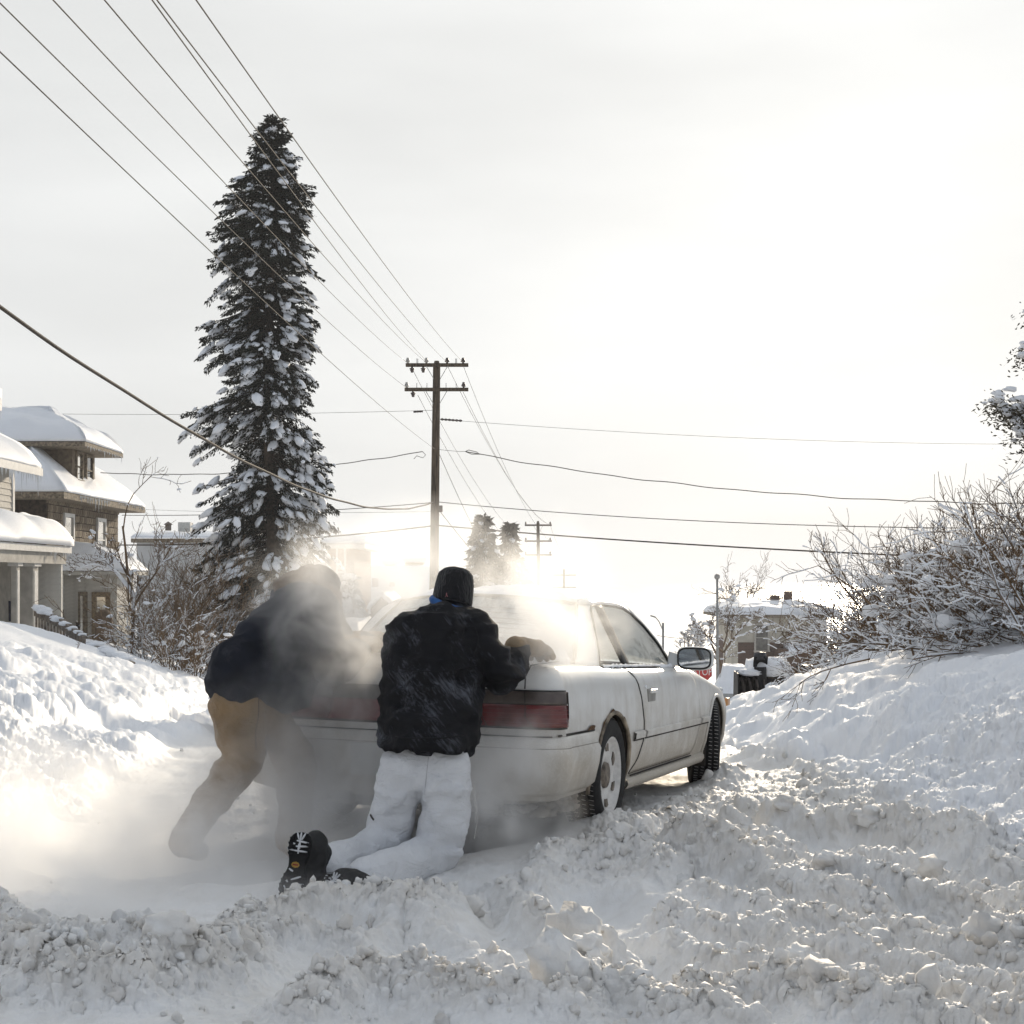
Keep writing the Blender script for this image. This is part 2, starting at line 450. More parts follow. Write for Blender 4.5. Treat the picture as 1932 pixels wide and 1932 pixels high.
def build_ground():
    u = np.concatenate([np.linspace(-.62, -.366, 45), np.linspace(-0.36, 0.36, 810), np.linspace(.366, .62, 45)])
    # rows: uniform in picture height close by, coarser beyond
    yd = np.concatenate([np.linspace(2500, 2032, 60), np.linspace(2030, 1400, 540), np.linspace(1398, 1150, 150)[1:]])
    Yr = F * 1.3 / (yd - HY)
    Yr = np.concatenate([Yr, np.geomspace(Yr[-1] * 1.03, 262, 60)])
    U, Yg = np.meshgrid(u, Yr)
    Xg = U * Yg
    z, road, M, tr = ground(Xg.ravel(), Yg.ravel())
    # crumbs: heaps of small lumps laid along the real surface (arc length), pushed out along its normal
    nr, nc = Xg.shape
    Zg = z.reshape(nr, nc); Mg = M.reshape(nr, nc); Mfg = tr.reshape(nr, nc)
    dY = np.diff(Yg, axis=0); dZ = np.diff(Zg, axis=0)
    S = np.concatenate([np.zeros((1, nc)), np.cumsum(np.sqrt(dY ** 2 + dZ ** 2), axis=0)])
    S = S + Xg * .13
    lx = Xg + .8 * (Zg - road_z(Yg)) * np.where(Xg < 0, -1, 1) * (1 - road.reshape(nr, nc)) + .02 * vnoise(Xg * 22, S * 22, 77) + .007 * vnoise(Xg * 70, S * 70, 79); ls = S + .02 * vnoise(Xg * 22 + 5, S * 22, 78) + .007 * vnoise(Xg * 70, S * 70 + 5, 80)
    nf = sstep(16, 8.5, Yg)
    D = .42 * Mg * lumps(lx, ls, .115, 120, .2, .6, .5) * nf + .80 * np.minimum(.35 * Mfg + .95 * Mg, 1) * lumps(lx, ls, .058, 140, .22, .62, .75) * nf \
        + 0.80 * np.minimum(Mfg * 1.2 + .05, 1) * lumps(lx, ls, .031, 160, .3, .65, .9) * nf + .55 * np.minimum(Mfg * 1.3 + .10, 1) * lumps(lx, ls, .017, 180, .3, .7, .9) * sstep(9, 6.5, Yg)
    gy = np.gradient(Zg, axis=0) / np.gradient(Yg, axis=0); gx = np.gradient(Zg, axis=1) / np.gradient(Xg, axis=1) - 0
    gx = gx - gy * 0
    gx, gy = np.clip(gx, -2, 2), np.clip(gy, -2, 2)
    nl = np.sqrt(1 + gx ** 2 + gy ** 2)
    V = np.stack([(Xg - D * gx / nl).ravel(), (Yg - D * gy / nl).ravel(), (Zg + D / nl).ravel()], 1)
    idx = np.arange(nr * nc).reshape(nr, nc)
    T = np.stack([idx[:-1, :-1], idx[:-1, 1:], idx[1:, 1:], idx[1:, :-1]], -1).reshape(-1, 4)
    me = np_mesh('ground', V, T)
    a = me.attributes.new('road', 'FLOAT', 'POINT'); a.data.foreach_set('value', (road * sstep(30, 14, Yg.ravel())).astype(np.float32))
    a = me.attributes.new('clod', 'FLOAT', 'POINT'); a.data.foreach_set('value', M.astype(np.float32))
    m = bpy.data.materials.new('snow_ground'); m.use_nodes = True
    t = m.node_tree; b = t.nodes['Principled BSDF']
    b.inputs['Roughness'].default_value = .6; b.inputs['Specular IOR Level'].default_value = .25
    N = t.nodes.new
    at = N('ShaderNodeAttribute'); at.attribute_name = 'road'
    cl = N('ShaderNodeAttribute'); cl.attribute_name = 'clod'
    tcn = N('ShaderNodeTexCoord')
    n1 = N('ShaderNodeTexNoise'); n1.inputs['Scale'].default_value = 1.8; n1.inputs['Detail'].default_value = 6; n1.inputs['Roughness'].default_value = .65
    n2 = N('ShaderNodeTexNoise'); n2.inputs['Scale'].default_value = 14; n2.inputs['Detail'].default_value = 5
    n3 = N('ShaderNodeTexNoise'); n3.inputs['Scale'].default_value = 130; n3.inputs['Detail'].default_value = 3
    for n in (n1, n2, n3): t.links.new(tcn.outputs['Object'], n.inputs['Vector'])
    dirt = N('ShaderNodeMix'); dirt.data_type = 'RGBA'
    dirt.inputs[6].default_value = (.83, .83, .825, 1); dirt.inputs[7].default_value = (.62, .59, .545, 1)
    r1 = N('ShaderNodeMapRange'); r1.inputs[1].default_value = .48; r1.inputs[2].default_value = .98
    ad = N('ShaderNodeMath'); ad.operation = 'ADD'
    ml = N('ShaderNodeMath'); ml.operation = 'MULTIPLY'; ml.inputs[1].default_value = .45
    ml3 = N('ShaderNodeMath'); ml3.operation = 'MULTIPLY_ADD'; ml3.inputs[1].default_value = .28; t.links.new(cl.outputs['Fac'], ml3.inputs[0])
    t.links.new(n2.outputs[0], ml.inputs[0]); t.links.new(ml.outputs[0], ml3.inputs[2]); t.links.new(ml3.outputs[0], ad.inputs[0])
    ml2 = N('ShaderNodeMath'); ml2.operation = 'MULTIPLY'; ml2.inputs[1].default_value = .6
    t.links.new(n1.outputs[0], ml2.inputs[0]); t.links.new(ml2.outputs[0], ad.inputs[1])
    t.links.new(ad.outputs[0], r1.inputs[0]); t.links.new(r1.outputs[0], dirt.inputs[0])
    mxn = N('ShaderNodeMix'); mxn.data_type = 'RGBA'
    mxn.inputs[6].default_value = (.86, .875, .90, 1)
    t.links.new(at.outputs['Fac'], mxn.inputs[0]); t.links.new(dirt.outputs[2], mxn.inputs[7])
    t.links.new(mxn.outputs[2], b.inputs['Base Color'])
    bp = N('ShaderNodeBump'); bp.inputs['Strength'].default_value = .35; bp.inputs['Distance'].default_value = .01
    t.links.new(n3.outputs[0], bp.inputs['Height']); t.links.new(bp.outputs[0], b.inputs['Normal'])
    o = link_mesh('ground', me, m, smooth=True)
    tag(o, kind='structure')
    # wide surrounding terrain outside and behind the view (slightly lower sheet)
    xs = np.concatenate([-np.geomspace(400, 1, 40), np.geomspace(1, 400, 40)]); ys = np.concatenate([np.linspace(-60, 2.5, 30), np.geomspace(2.7, 262, 60)])
    Xg, Yg = np.meshgrid(xs, ys)
    z, *_ = ground(Xg.ravel(), Yg.ravel(), False)
    inview = (np.abs(Xg.ravel()) < .52 * Yg.ravel()) & (Yg.ravel() > 2.65)
    z = z - np.where(inview, .4, .03)
    V = np.stack([Xg.ravel(), Yg.ravel(), z], 1)
    nr, nc = Xg.shape; idx = np.arange(nr * nc).reshape(nr, nc)
    T = np.stack([idx[:-1, :-1], idx[:-1, 1:], idx[1:, 1:], idx[1:, :-1]], -1).reshape(-1, 4)
    o = link_mesh('terrain', np_mesh('terrain', V, T), SNOW, smooth=True); tag(o, kind='structure')
    # frozen lake beyond the foot of the hill
    lk = MB().add([(-6000, 240, -16.3), (6000, 240, -16.3), (6000, 9000, -16.3), (-6000, 9000, -16.3)], [(0, 1, 2, 3)])
    o = lk.build('lake', mat('lake_ice', (.72, .75, .78), .4, .06, .01)); tag(o, kind='structure')
    return m
GROUND_MAT = build_ground()
def gz(x, y, detail=False):
    return float(ground(np.array([x]), np.array([y]), detail)[0][0])

# loose clods lying on the ridges and the bank feet: uncountable, one object
def build_clods():
    Vs = []; Ts = []; nb = 0
    R = np.random.RandomState(5)
    n = 110000
    yd = R.uniform(1290, 2000, n); Y = F * 1.3 / (yd - HY); X = R.uniform(-.40, .40, n) * Y
    z, road, M, tr = ground(X, Y)
    keep = (R.rand(n) < (.25 * tr ** 2 + .75 * M ** 2) * .11) & (Y < 14) & (road > .6)
    X, Y, z, M = X[keep], Y[keep], z[keep], M[keep]
    s = .006 + .017 * R.rand(len(X)) ** 2.5 + .03 * (R.rand(len(X)) < .03) * R.rand(len(X))
    s = s * np.where(Y > 11, 1.5, 1)
    big = [(1090, 1838, .085, 1.7), (1040, 1918, .07, 1.5), (1480, 1556, .06, .8), (1640, 1590, .07, .8), (1655, 1818, .06, .8), (1730, 1812, .05, .8),
           (270, 1790, .07, 1.3), (330, 1885, .08, .7), (890, 1710, .05, 1), (1115, 1872, .05, 1),
           (1560, 1690, .05, .8), (1850, 1830, .07, .9), (1500, 1870, .05, .8), (120, 1840, .06, .8), (60, 1810, .06, 1.2)]
    for i in range(len(X)):
        B, Tt = ICO2 if s[i] > .017 else ICO1
        v = lumpy(lumpy(B + R.uniform(-.12, .12, B.shape), .5, 1.1, i * .37), .3, 2.7, i * .53) * s[i] * R.uniform(.7, 1.2, 3)
        Vs.append(v + np.array([X[i], Y[i], z[i] + s[i] * .3 + .022 * M[i]])); Ts.append(Tt + nb); nb += len(B)
    for (x, y, sz, tall) in big:
        gx, gy = gpt(x, y, .12)
        z0 = gz(gx, gy, True)
        B, Tt = ICO3
        v = lumpy(lumpy(B, .4, 1.1, x * .1), .25, 3.1, y * .1) * sz * np.array([1, .9, tall])
        Vs.append(v + np.array([gx, gy, z0 + sz * tall * .5])); Ts.append(Tt + nb); nb += len(B)
    V = np.concatenate(Vs); T = np.concatenate(Ts)
    me = np_mesh('snow_clods', V, T)
    m = mat('snow_clod', (.80, .80, .79), .65, .10, 5, .3, 60, spec=.2, color2=(.64, .61, .57))
    o = link_mesh('snow_clods', me, m, smooth=True)
    tag(o, 'loose lumps of greyish road snow along the ruts', 'snow', kind='stuff')
build_clods()
# ================================================================== CAR
PAINT = None
def car_materials():
    global PAINT
    m = bpy.data.materials.new('car_paint'); m.use_nodes = True
    t = m.node_tree; b = t.nodes['Principled BSDF']; N = t.nodes.new
    b.inputs['Roughness'].default_value = .32; b.inputs['Specular IOR Level'].default_value = .5
    b.inputs['Coat Weight'].default_value = .25; b.inputs['Coat Roughness'].default_value = .2
    g = N('ShaderNodeTexCoord')
    sep = N('ShaderNodeSeparateXYZ'); t.links.new(g.outputs['Object'], sep.inputs[0])
    n1 = N('ShaderNodeTexNoise'); n1.inputs['Scale'].default_value = 3.5; n1.inputs['Detail'].default_value = 7; n1.inputs['Roughness'].default_value = .62
    t.links.new(g.outputs['Object'], n1.inputs['Vector'])
    n2 = N('ShaderNodeTexNoise'); n2.inputs['Scale'].default_value = 90; n2.inputs['Detail'].default_value = 4
    t.links.new(g.outputs['Object'], n2.inputs['Vector'])
    # road salt and grime, heavier low down
    mr = N('ShaderNodeMapRange'); mr.inputs[1].default_value = .85; mr.inputs[2].default_value = .15; mr.inputs[3].default_value = -.08; mr.inputs[4].default_value = .75
    t.links.new(sep.outputs[2], mr.inputs[0])
    ad = N('ShaderNodeMath'); ad.operation = 'ADD'; t.links.new(mr.outputs[0], ad.inputs[0]); t.links.new(n1.outputs[0], ad.inputs[1])
    r2 = N('ShaderNodeMapRange'); r2.inputs[1].default_value = .45; r2.inputs[2].default_value = 1.05; t.links.new(ad.outputs[0], r2.inputs[0])
    mx = N('ShaderNodeMix'); mx.data_type = 'RGBA'
    mx.inputs[6].default_value = (.74, .74, .72, 1); mx.inputs[7].default_value = (.44, .40, .34, 1)
    t.links.new(r2.outputs[0], mx.inputs[0])
    # vertical salt streaks
    mp_ = N('ShaderNodeMapping'); mp_.inputs['Scale'].default_value = (9, 9, .8); t.links.new(g.outputs['Object'], mp_.inputs[0])
    n4 = N('ShaderNodeTexNoise'); n4.inputs['Scale'].default_value = 1.6; n4.inputs['Detail'].default_value = 5; t.links.new(mp_.outputs[0], n4.inputs['Vector'])
    s4 = N('ShaderNodeMath'); s4.operation = 'MULTIPLY_ADD'; s4.inputs[1].default_value = .40; s4.inputs[2].default_value = -.22; t.links.new(n4.outputs[0], s4.inputs[0])
    a4 = N('ShaderNodeMath'); a4.operation = 'ADD'; t.links.new(ad.outputs[0], a4.inputs[0]); t.links.new(s4.outputs[0], a4.inputs[1]); t.links.new(a4.outputs[0], r2.inputs[0])
    # fine salt specks
    r3 = N('ShaderNodeMapRange'); r3.inputs[1].default_value = .5; r3.inputs[2].default_value = .72; r3.inputs[4].default_value = .35; t.links.new(n2.outputs[0], r3.inputs[0])
    mx2 = N('ShaderNodeMix'); mx2.data_type = 'RGBA'; mx2.inputs[7].default_value = (.74, .73, .70, 1)
    t.links.new(r3.outputs[0], mx2.inputs[0]); t.links.new(mx.outputs[2], mx2.inputs[6])
    t.links.new(mx2.outputs[2], b.inputs['Base Color'])
    rr = N('ShaderNodeMapRange'); rr.inputs[3].default_value = .28; rr.inputs[4].default_value = .75; t.links.new(r2.outputs[0], rr.inputs[0])
    t.links.new(rr.outputs[0], b.inputs['Roughness'])
    PAINT = m
car_materials()
RUBBER = mat('tyre_rubber', (.018, .018, .019), .75, .2, 30, .2, spec=.25)
BLACKTRIM = mat('black_trim', (.025, .024, .023), .5, .2, 20, spec=.35)
UNDER = mat('car_underbody', (.035, .03, .026), .85, .3, 12, .4)
GAP = mat('panel_gap', (.03, .027, .025), .9, .1)
SEAT = mat('seat_cloth', (.05, .045, .04), .9, .2, 40, .2)
RUST = mat('rust', (.16, .085, .04), .9, .4, 45, .5, color2=(.06, .038, .022))
CHROME = mat('mirror_glass', (.75, .78, .8), .04, .0, 5, metal=1.0)
RIMW = mat('wheel_snowed', (.72, .71, .69), .55, .08, 25, .2)
RIMD = mat('wheel_grimy', (.20, .17, .14), .6, .3, 30, .2)
def glass_mat(name, tint=(.9, .95, .95), frost=0.0, frost_scale=6, frost_col=(.8, .83, .85)):
    m = bpy.data.materials.new(name); m.use_nodes = True
    t = m.node_tree; t.nodes.clear(); N = t.nodes.new
    o = N('ShaderNodeOutputMaterial'); tr = N('ShaderNodeBsdfTransparent'); gl = N('ShaderNodeBsdfGlossy'); fr = N('ShaderNodeFresnel'); mx = N('ShaderNodeMixShader')
    tr.inputs[0].default_value = (*tint, 1); gl.inputs['Roughness'].default_value = .03; fr.inputs[0].default_value = 1.5
    t.links.new(fr.outputs[0], mx.inputs[0]); t.links.new(tr.outputs[0], mx.inputs[1]); t.links.new(gl.outputs[0], mx.inputs[2])
    last = mx
    if frost > 0:
        df = N('ShaderNodeBsdfDiffuse'); df.inputs[0].default_value = (*frost_col, 1)
        tl = N('ShaderNodeBsdfTranslucent'); tl.inputs[0].default_value = (*frost_col, 1)
        dm = N('ShaderNodeMixShader'); dm.inputs[0].default_value = .35
        t.links.new(df.outputs[0], dm.inputs[1]); t.links.new(tl.outputs[0], dm.inputs[2])
        tc_ = N('ShaderNodeTexCoord'); n = N('ShaderNodeTexNoise'); n.inputs['Scale'].default_value = frost_scale; n.inputs['Detail'].default_value = 8; n.inputs['Roughness'].default_value = .7
        t.links.new(tc_.outputs['Object'], n.inputs['Vector'])
        r = N('ShaderNodeMapRange'); r.inputs[1].default_value = .72 - frost * .5; r.inputs[2].default_value = 1.02 - frost * .5
        t.links.new(n.outputs[0], r.inputs[0])
        m2 = N('ShaderNodeMixShader'); t.links.new(r.outputs[0], m2.inputs[0]); t.links.new(mx.outputs[0], m2.inputs[1]); t.links.new(dm.outputs[0], m2.inputs[2])
        last = m2
    t.links.new(last.outputs[0], o.inputs['Surface'])
    return m
GLASS = glass_mat('car_glass', (.78, .82, .80), .10, 9)
GLASSF = glass_mat('frosted_glass', (.7, .75, .75), .86, 3.5, (.66, .70, .71))
LENS = mat('red_lens', (.17, .02, .022), .25, .15, 14, spec=.5, color2=(.09, .018, .018))
LENSD = mat('smoked_lens', (.10, .08, .07), .3, .2, 14, spec=.5)

WB = 2.75
LEV = [  # z, half width, rear end x
 (.25, .60, -.80), (.225, .76, -.93), (.25, .825, -.98), (.33, .852, -1.02), (.44, .866, -1.035), (.50, .868, -1.035),
 (.56, .868, -1.03), (.60, .866, -1.02), (.68, .862, -1.01), (.765, .852, -1.0), (.80, .842, -.995), (.838, .815, -.975), (.862, .775, -.93)]
ZS_X = [-1.1, -.9, -.3, .2, 1.0, 1.9, 2.3, 2.8, 3.1, 3.4, 3.7]
ZS_Z = [.895, .893, .886, .868, .858, .845, .81, .735, .69, .64, .58]
def zmap(z, x):
    zs = np.interp(x, ZS_X, ZS_Z)
    if z <= .52: return z - max(0, x - 2.9) * .0
    return .52 + (z - .52) * (zs - .52) / (.862 - .52)
def outline(j, n_side=70):
    """right half plan outline of level j, rear centre to front centre (x, y<=0)"""
    z, W, xr = LEV[j]
    xf = 3.62 - .22 * (z - .4) ** 2 * 4 - (.12 if j < 2 else 0)
    pts = []
    rc = .17 if z < .58 else .12
    rc = min(rc, W * .4)
    bow = .05
    for k in range(9):
        y = (W - rc) * k / 8
        pts.append((xr + bow * (y / W) ** 2, -y))
    xr2 = xr + bow * ((W - rc) / W) ** 2
    for k in range(1, 8):
        a = math.pi / 2 * k / 8
        pts.append((xr2 + rc * (1 - math.cos(a)), -(W - rc + rc * math.sin(a))))
    rf = .55
    x0, x1 = xr2 + rc, xf - rf
    for k in range(n_side + 1):
        x = x0 + (x1 - x0) * k / n_side
        pts.append((x, -(W - .035 * (abs(x - 1.1) / 2.4) ** 3)))
    ye = W - .035 * (abs(x1 - 1.1) / 2.4) ** 3
    for k in range(1, 9):
        a = math.pi / 2 * k / 8
        pts.append((x1 + rf * math.sin(a), -(ye - rf * .55 * (1 - math.cos(a)))))
    yl = ye - rf * .55
    for k in range(1, 7):
        pts.append((xf + .03 * k / 6, -yl * (1 - k / 6)))
    return [(x, y, zmap(z, x)) for x, y in pts]
def side_y(x, z):
    """half width of the body side at car x, height z"""
    zs = np.interp(x, ZS_X, ZS_Z)
    zn = z if z <= .52 else .52 + (z - .52) * (.862 - .52) / (zs - .52)
    w = np.interp(zn, [l[0] for l in LEV[1:]], [l[1] for l in LEV[1:]])
    return w - .035 * (abs(x - 1.1) / 2.4) ** 3
def boolean_cut(o, cutters):
    for c in cutters:
        md = o.modifiers.new('cut', 'BOOLEAN'); md.operation = 'DIFFERENCE'; md.object = c; md.solver = 'EXACT'
        try: md.material_mode = 'TRANSFER'
        except Exception: pass
    dg = bpy.context.evaluated_depsgraph_get(); dg.update()
    me = bpy.data.meshes.new_from_object(o.evaluated_get(dg))
    o.modifiers.clear(); old = o.data; o.data = me
    bpy.data.meshes.remove(old)
    for c in cutters:
        m_ = c.data; bpy.data.objects.remove(c); bpy.data.meshes.remove(m_)
def shade_auto(o, ang=35):
    me = o.data
    me.polygons.foreach_set('use_smooth', [True] * len(me.polygons))
    bm = bmesh.new(); bm.from_mesh(me)
    for e in bm.edges:
        if len(e.link_faces) == 2 and e.calc_face_angle(0) > math.radians(ang): e.smooth = False
    bm.to_mesh(me); bm.free()

def build_car():
    root = empty('car')
    tag(root, 'snow-dusted white two-door coupe stuck in the rutted snow, seen from its right rear', 'car')
    pitch = math.atan(.04)
    z0 = .07
    root.location = (CAR_O[0], CAR_O[1], z0)
    # local x forward, y left
    fx = Vector((CAR_D[0], CAR_D[1], -.04)).normalized(); ly = Vector((-CAR_D[1], CAR_D[0], .012)).normalized(); uz = fx.cross(ly)
    ly = uz.cross(fx)
    root.rotation_euler = Matrix((fx, ly, uz)).transposed().to_euler()
    # ---- lower body
    mb = MB()
    outs = [outline(j) for j in range(len(LEV))]
    rows = []
    for o in outs:
        full = [Vector(p) for p in o] + [Vector((x, -y, z)) for x, y, z in reversed(o[:-1])][:-1]
        rows.append(full)
    nc = len(rows[0])
    mb.grid(rows, closed=True, flip=False)
    top = outs[-1]; n = len(top); base = (len(rows) - 1) * nc
    # deck / hood: strips across with crown
    prev = None
    for i in range(n):
        x, y, z = top[i]
        a = base + i; b_ = base + (nc - i) % nc
        if i == 0: prev = (a,); continue
        crown = .028 * min(1, abs(y) / .6)
        mids = []
        for f in (-.6, -.2, .2, .6):
            mb.v.append((x, -y * f * -1 if False else y * -f, z + crown * (1 - f * f))); mids.append(len(mb.v) - 1)
        row = (a, *[mids[k] for k in (3, 2, 1, 0)][::-1], b_) if False else None
        # order from right (y<0) to left (y>0): f from 0.6.. => y*-f ; right is y (negative)
        row = (a, mids[0] if y * .6 < 0 and mb.v[mids[0]][1] < 0 else mids[3], 0, 0, 0, b_)
        ms = sorted(mids, key=lambda q: mb.v[q][1])
        row = (a, *ms, b_) if i < n - 1 else (a,)
        if len(prev) == 1:
            for k in range(len(row) - 1): mb.f.append((prev[0], row[k + 1], row[k])); mb.m.append(0)
        elif len(row) == 1:
            for k in range(len(prev) - 1): mb.f.append((prev[k], prev[k + 1], row[0])); mb.m.append(0)
        else:
            for k in range(len(row) - 1): mb.f.append((prev[k], prev[k + 1], row[k + 1], row[k])); mb.m.append(0)
        prev = row
    mb.f.append(tuple(range(nc))[::-1]); mb.m.append(1)
    body = mb.build('body', [PAINT, UNDER], root, fix=True)
    cutters = []
    for ax in (0, WB):
        for s in (-1, 1):
            c = MB()
            ring = [(ax + .345 * math.cos(2 * math.pi * k / 40), .30 + .335 * math.sin(2 * math.pi * k / 40)) for k in range(40)]
            y0, y1 = (.60 * s, 1.1 * s)
            c.add([(x, y0, z) for x, z in ring] + [(x, y1, z) for x, z in ring],
                  [tuple((k, (k + 1) % 40, 40 + (k + 1) % 40, 40 + k)) for k in range(40)] + [tuple(range(39, -1, -1)), tuple(range(40, 80))])
            cutters.append(c.build('cutter', UNDER, root, fix=True))
    c = MB()  # cabin
    plan = [(.15, -.62), (1.72, -.66), (1.72, .66), (.15, .62)]
    c.add([(x, y, .42) for x, y in plan] + [(x, y, 1.2) for x, y in plan], [(3, 2, 1, 0), (4, 5, 6, 7), (0, 1, 5, 4), (1, 2, 6, 5), (2, 3, 7, 6), (3, 0, 4, 7)])
    cutters.append(c.build('cutter', SEAT, root, fix=True))
    bpy.context.view_layer.update()
    boolean_cut(body, cutters)
    shade_auto(body, 32)

    # ---- greenhouse
    def ruled(name, A, B, m, n=8, bulge=(0, 0, 0), thick=.012, parent=root, nseg=None):
        A = resample(A, nseg or 14); B = resample(B, nseg or 14)
        rows_ = []
        for a, b in zip(A, B):
            rows_.append([a.lerp(b, k / n) + Vector(bulge) * (4 * (k / n) * (1 - k / n)) for k in range(n + 1)])
        o = MB().grid(rows_).build(name, m, parent, smooth=True, fix=True)
        if thick:
            md = o.modifiers.new('thick', 'SOLIDIFY'); md.thickness = thick; md.offset = 0
        return o
    def resample(pl, n):
        pl = [Vector(p) for p in pl]
        L = [0]
        for a, b in zip(pl[:-1], pl[1:]): L.append(L[-1] + (b - a).length)
        res = []
        for i in range(n):
            t = L[-1] * i / (n - 1)
            k = 0
            while k < len(L) - 2 and L[k + 1] < t: k += 1
            f = (t - L[k]) / max(1e-9, L[k + 1] - L[k])
            res.append(pl[k].lerp(pl[k + 1], f))
        return res
    def mir(pl): return [(p[0], -p[1], p[2]) for p in pl]
    rw_edge = [(-.07, -.655, .895), (.05, -.625, .99), (.20, -.585, 1.10), (.36, -.53, 1.212)]
    rail = [(.38, -.525, 1.232), (.60, -.535, 1.252), (.95, -.54, 1.25), (1.20, -.545, 1.225)]
    qw_rear = [(.05, -.762, .872), (.11, -.735, .965), (.22, -.675, 1.09), (.31, -.63, 1.175), (.40, -.605, 1.203)]
    qw_top = [(.40, -.605, 1.203), (.50, -.60, 1.211)]
    bp_r = [(.54, -.765, .866), (.50, -.60, 1.211)]
    bp_f = [(.665, -.767, .864), (.61, -.60, 1.215)]
    dw_top = [(.61, -.60, 1.215), (.9, -.60, 1.213), (1.10, -.602, 1.203), (1.28, -.61, 1.172), (1.48, -.64, 1.10), (1.66, -.69, .99), (1.80, -.745, .852)]
    dw_bot = [(.665, -.767, .864), (1.2, -.768, .858), (1.80, -.745, .850)]
    ws_edge = [(1.22, -.545, 1.222), (1.42, -.575, 1.145), (1.62, -.63, 1.04), (1.80, -.68, .93), (1.93, -.715, .848)]
    for s in (1, -1):
        M_ = (lambda q: q) if s == 1 else mir
        ruled('rear_pillar', M_([(-.12, -.70, .885)] + rw_edge), M_([(-.10, -.775, .876)] + qw_rear), PAINT, 6)
        ruled('roof_rail', M_([(.36, -.53, 1.212)] + rail), M_([(.40, -.607, 1.206), (.50, -.603, 1.213), (.61, -.603, 1.218), (.9, -.603, 1.216), (1.10, -.605, 1.206), (1.25, -.61, 1.178)]), PAINT, 4, (0, -.008 * s, .008))
        ruled('quarter_window', M_(qw_rear + qw_top[1:]), M_([(.05, -.764, .872), (.54, -.766, .866), (.52, -.68, 1.04), (.50, -.60, 1.211)]), GLASS, 8, thick=0)
        ruled('centre_pillar', M_(bp_r), M_(bp_f), BLACKTRIM, 3, thick=.016)
        ruled('door_window', M_(dw_top), M_(dw_bot), GLASS, 8, thick=0)
        ruled('front_pillar', M_(ws_edge), M_([(1.27, -.613, 1.176), (1.48, -.644, 1.103), (1.66, -.694, .993), (1.80, -.748, .855), (1.95, -.76, .846)]), PAINT, 4, (0, -.01 * s, .01))
        # window seals
        tr = MB()
        tr.tube([Vector(p) for p in M_(dw_top)], .008, 6); tr.tube([Vector(p) for p in M_(qw_rear + qw_top[1:])], .008, 6)
        tr.build('window_seal', BLACKTRIM, root, smooth=True)
        bt = MB(); bt.tube([Vector(p) + Vector((0, -.006 * s, 0)) for p in M_([(.03, -.768, .868), (.54, -.772, .860), (1.2, -.774, .852), (1.84, -.752, .844)])], .011, 6)
        bt.build('belt_trim', BLACKTRIM, root, smooth=True)
    ruled('roof', [(.36, -.53, 1.215)] + rail, mir([(.36, -.53, 1.215)] + rail), PAINT, 12, (-.02, 0, .035))
    ruled('rear_window', rw_edge, mir(rw_edge), GLASSF, 16, (-.17, 0, .035), thick=.006)
    sl = MB(); bl = lambda k: Vector((4 * k * (1 - k) * -.17, 0, 4 * k * (1 - k) * .035))
    def edge_c(pl): return [Vector(p) for p in pl]
    e = resample(rw_edge, 12); el = resample(mir(rw_edge), 12)
    sl.tube(e, .012, 6); sl.tube(el, .012, 6)
    sl.tube([e[-1].lerp(el[-1], k / 12) + bl(k / 12) for k in range(13)], .012, 6)
    sl.tube([e[0].lerp(el[0], k / 12) + bl(k / 12) for k in range(13)], .012, 6)
    sl.build('rear_window_seal', mat('seal_grey', (.28, .26, .22), .6, .2, 20), root, smooth=True)
    ruled('windshield', ws_edge, mir(ws_edge), GLASS, 12, (.13, 0, .03), thick=0)
    # defroster stripes on rear window
    df = MB()
    for q in range(9):
        f = .10 + .085 * q
        a, b_ = resample(rw_edge, 50)[int(f * 49)], resample(mir(rw_edge), 50)[int(f * 49)]
        df.tube([a.lerp(b_, k / 12) + bl(k / 12) + Vector((-.004, 0, .003)) for k in range(1, 12)], .0022, 4)
    df.build('defroster_lines', mat('defrost', (.25, .24, .23), .6), root)
    # ---- interior
    for s in (-1, 1):
        st = MB()
        rows_ = []
        for (x, z, hw, th) in ((.78, .55, .23, .07), (.70, .75, .24, .08), (.62, .92, .21, .07), (.58, 1.0, .16, .05)):
            rows_.append([(x + th * math.cos(a), s * .36 + hw * math.sin(a), z) for a in np.linspace(0, 2 * math.pi, 13)[:-1]])
        st.grid(rows_, closed=True); st.f.append(tuple(range(len(st.v) - 12, len(st.v)))); st.m.append(0)
        rows_ = []
        for (z, hw, th) in ((1.0, .03, .03), (1.03, .11, .05), (1.09, .125, .055), (1.14, .11, .045), (1.16, .05, .02)):
            rows_.append([(.57 + th * math.cos(a), s * .36 + hw * math.sin(a), z) for a in np.linspace(0, 2 * math.pi, 13)[:-1]])
        st.grid(rows_, closed=True); st.f.append(tuple(range(len(st.v) - 12, len(st.v)))); st.m.append(0)
        st.box((1.0, s * .36, .52), (.5, .46, .14))
        st.build('seat', SEAT, root, smooth=True)
    MB().box((1.68, 0, .80), (.28, 1.3, .1)).build('dashboard', SEAT, root, bevel=.03); MB().box((.2, 0, .82), (.3, 1.15, .06)).build('parcel_shelf', SEAT, root, bevel=.02)
    sw = MB()
    ring = [Vector((1.42, .36, .84)) + Vector((.06 * math.sin(a) * -1, .17 * math.cos(a), .16 * math.sin(a))) for a in np.linspace(0, 2 * math.pi, 24)]
    sw.tube(ring, .013, 6); sw.bar((1.42, .2, .84), (1.42, .52, .84), .03, .02); sw.build('steering_wheel', SEAT, root, smooth=True)
    rm = MB(); rm.box((1.30, 0, 1.16), (.03, .22, .06)); rm.build('rear_view_mirror', BLACKTRIM, root, bevel=.01)

    # ---- doors
    d_rear = [(.43, .275), (.56, .36), (.635, .46), (.63, .56), (.585, .70), (.52, .80), (.46, .848)]
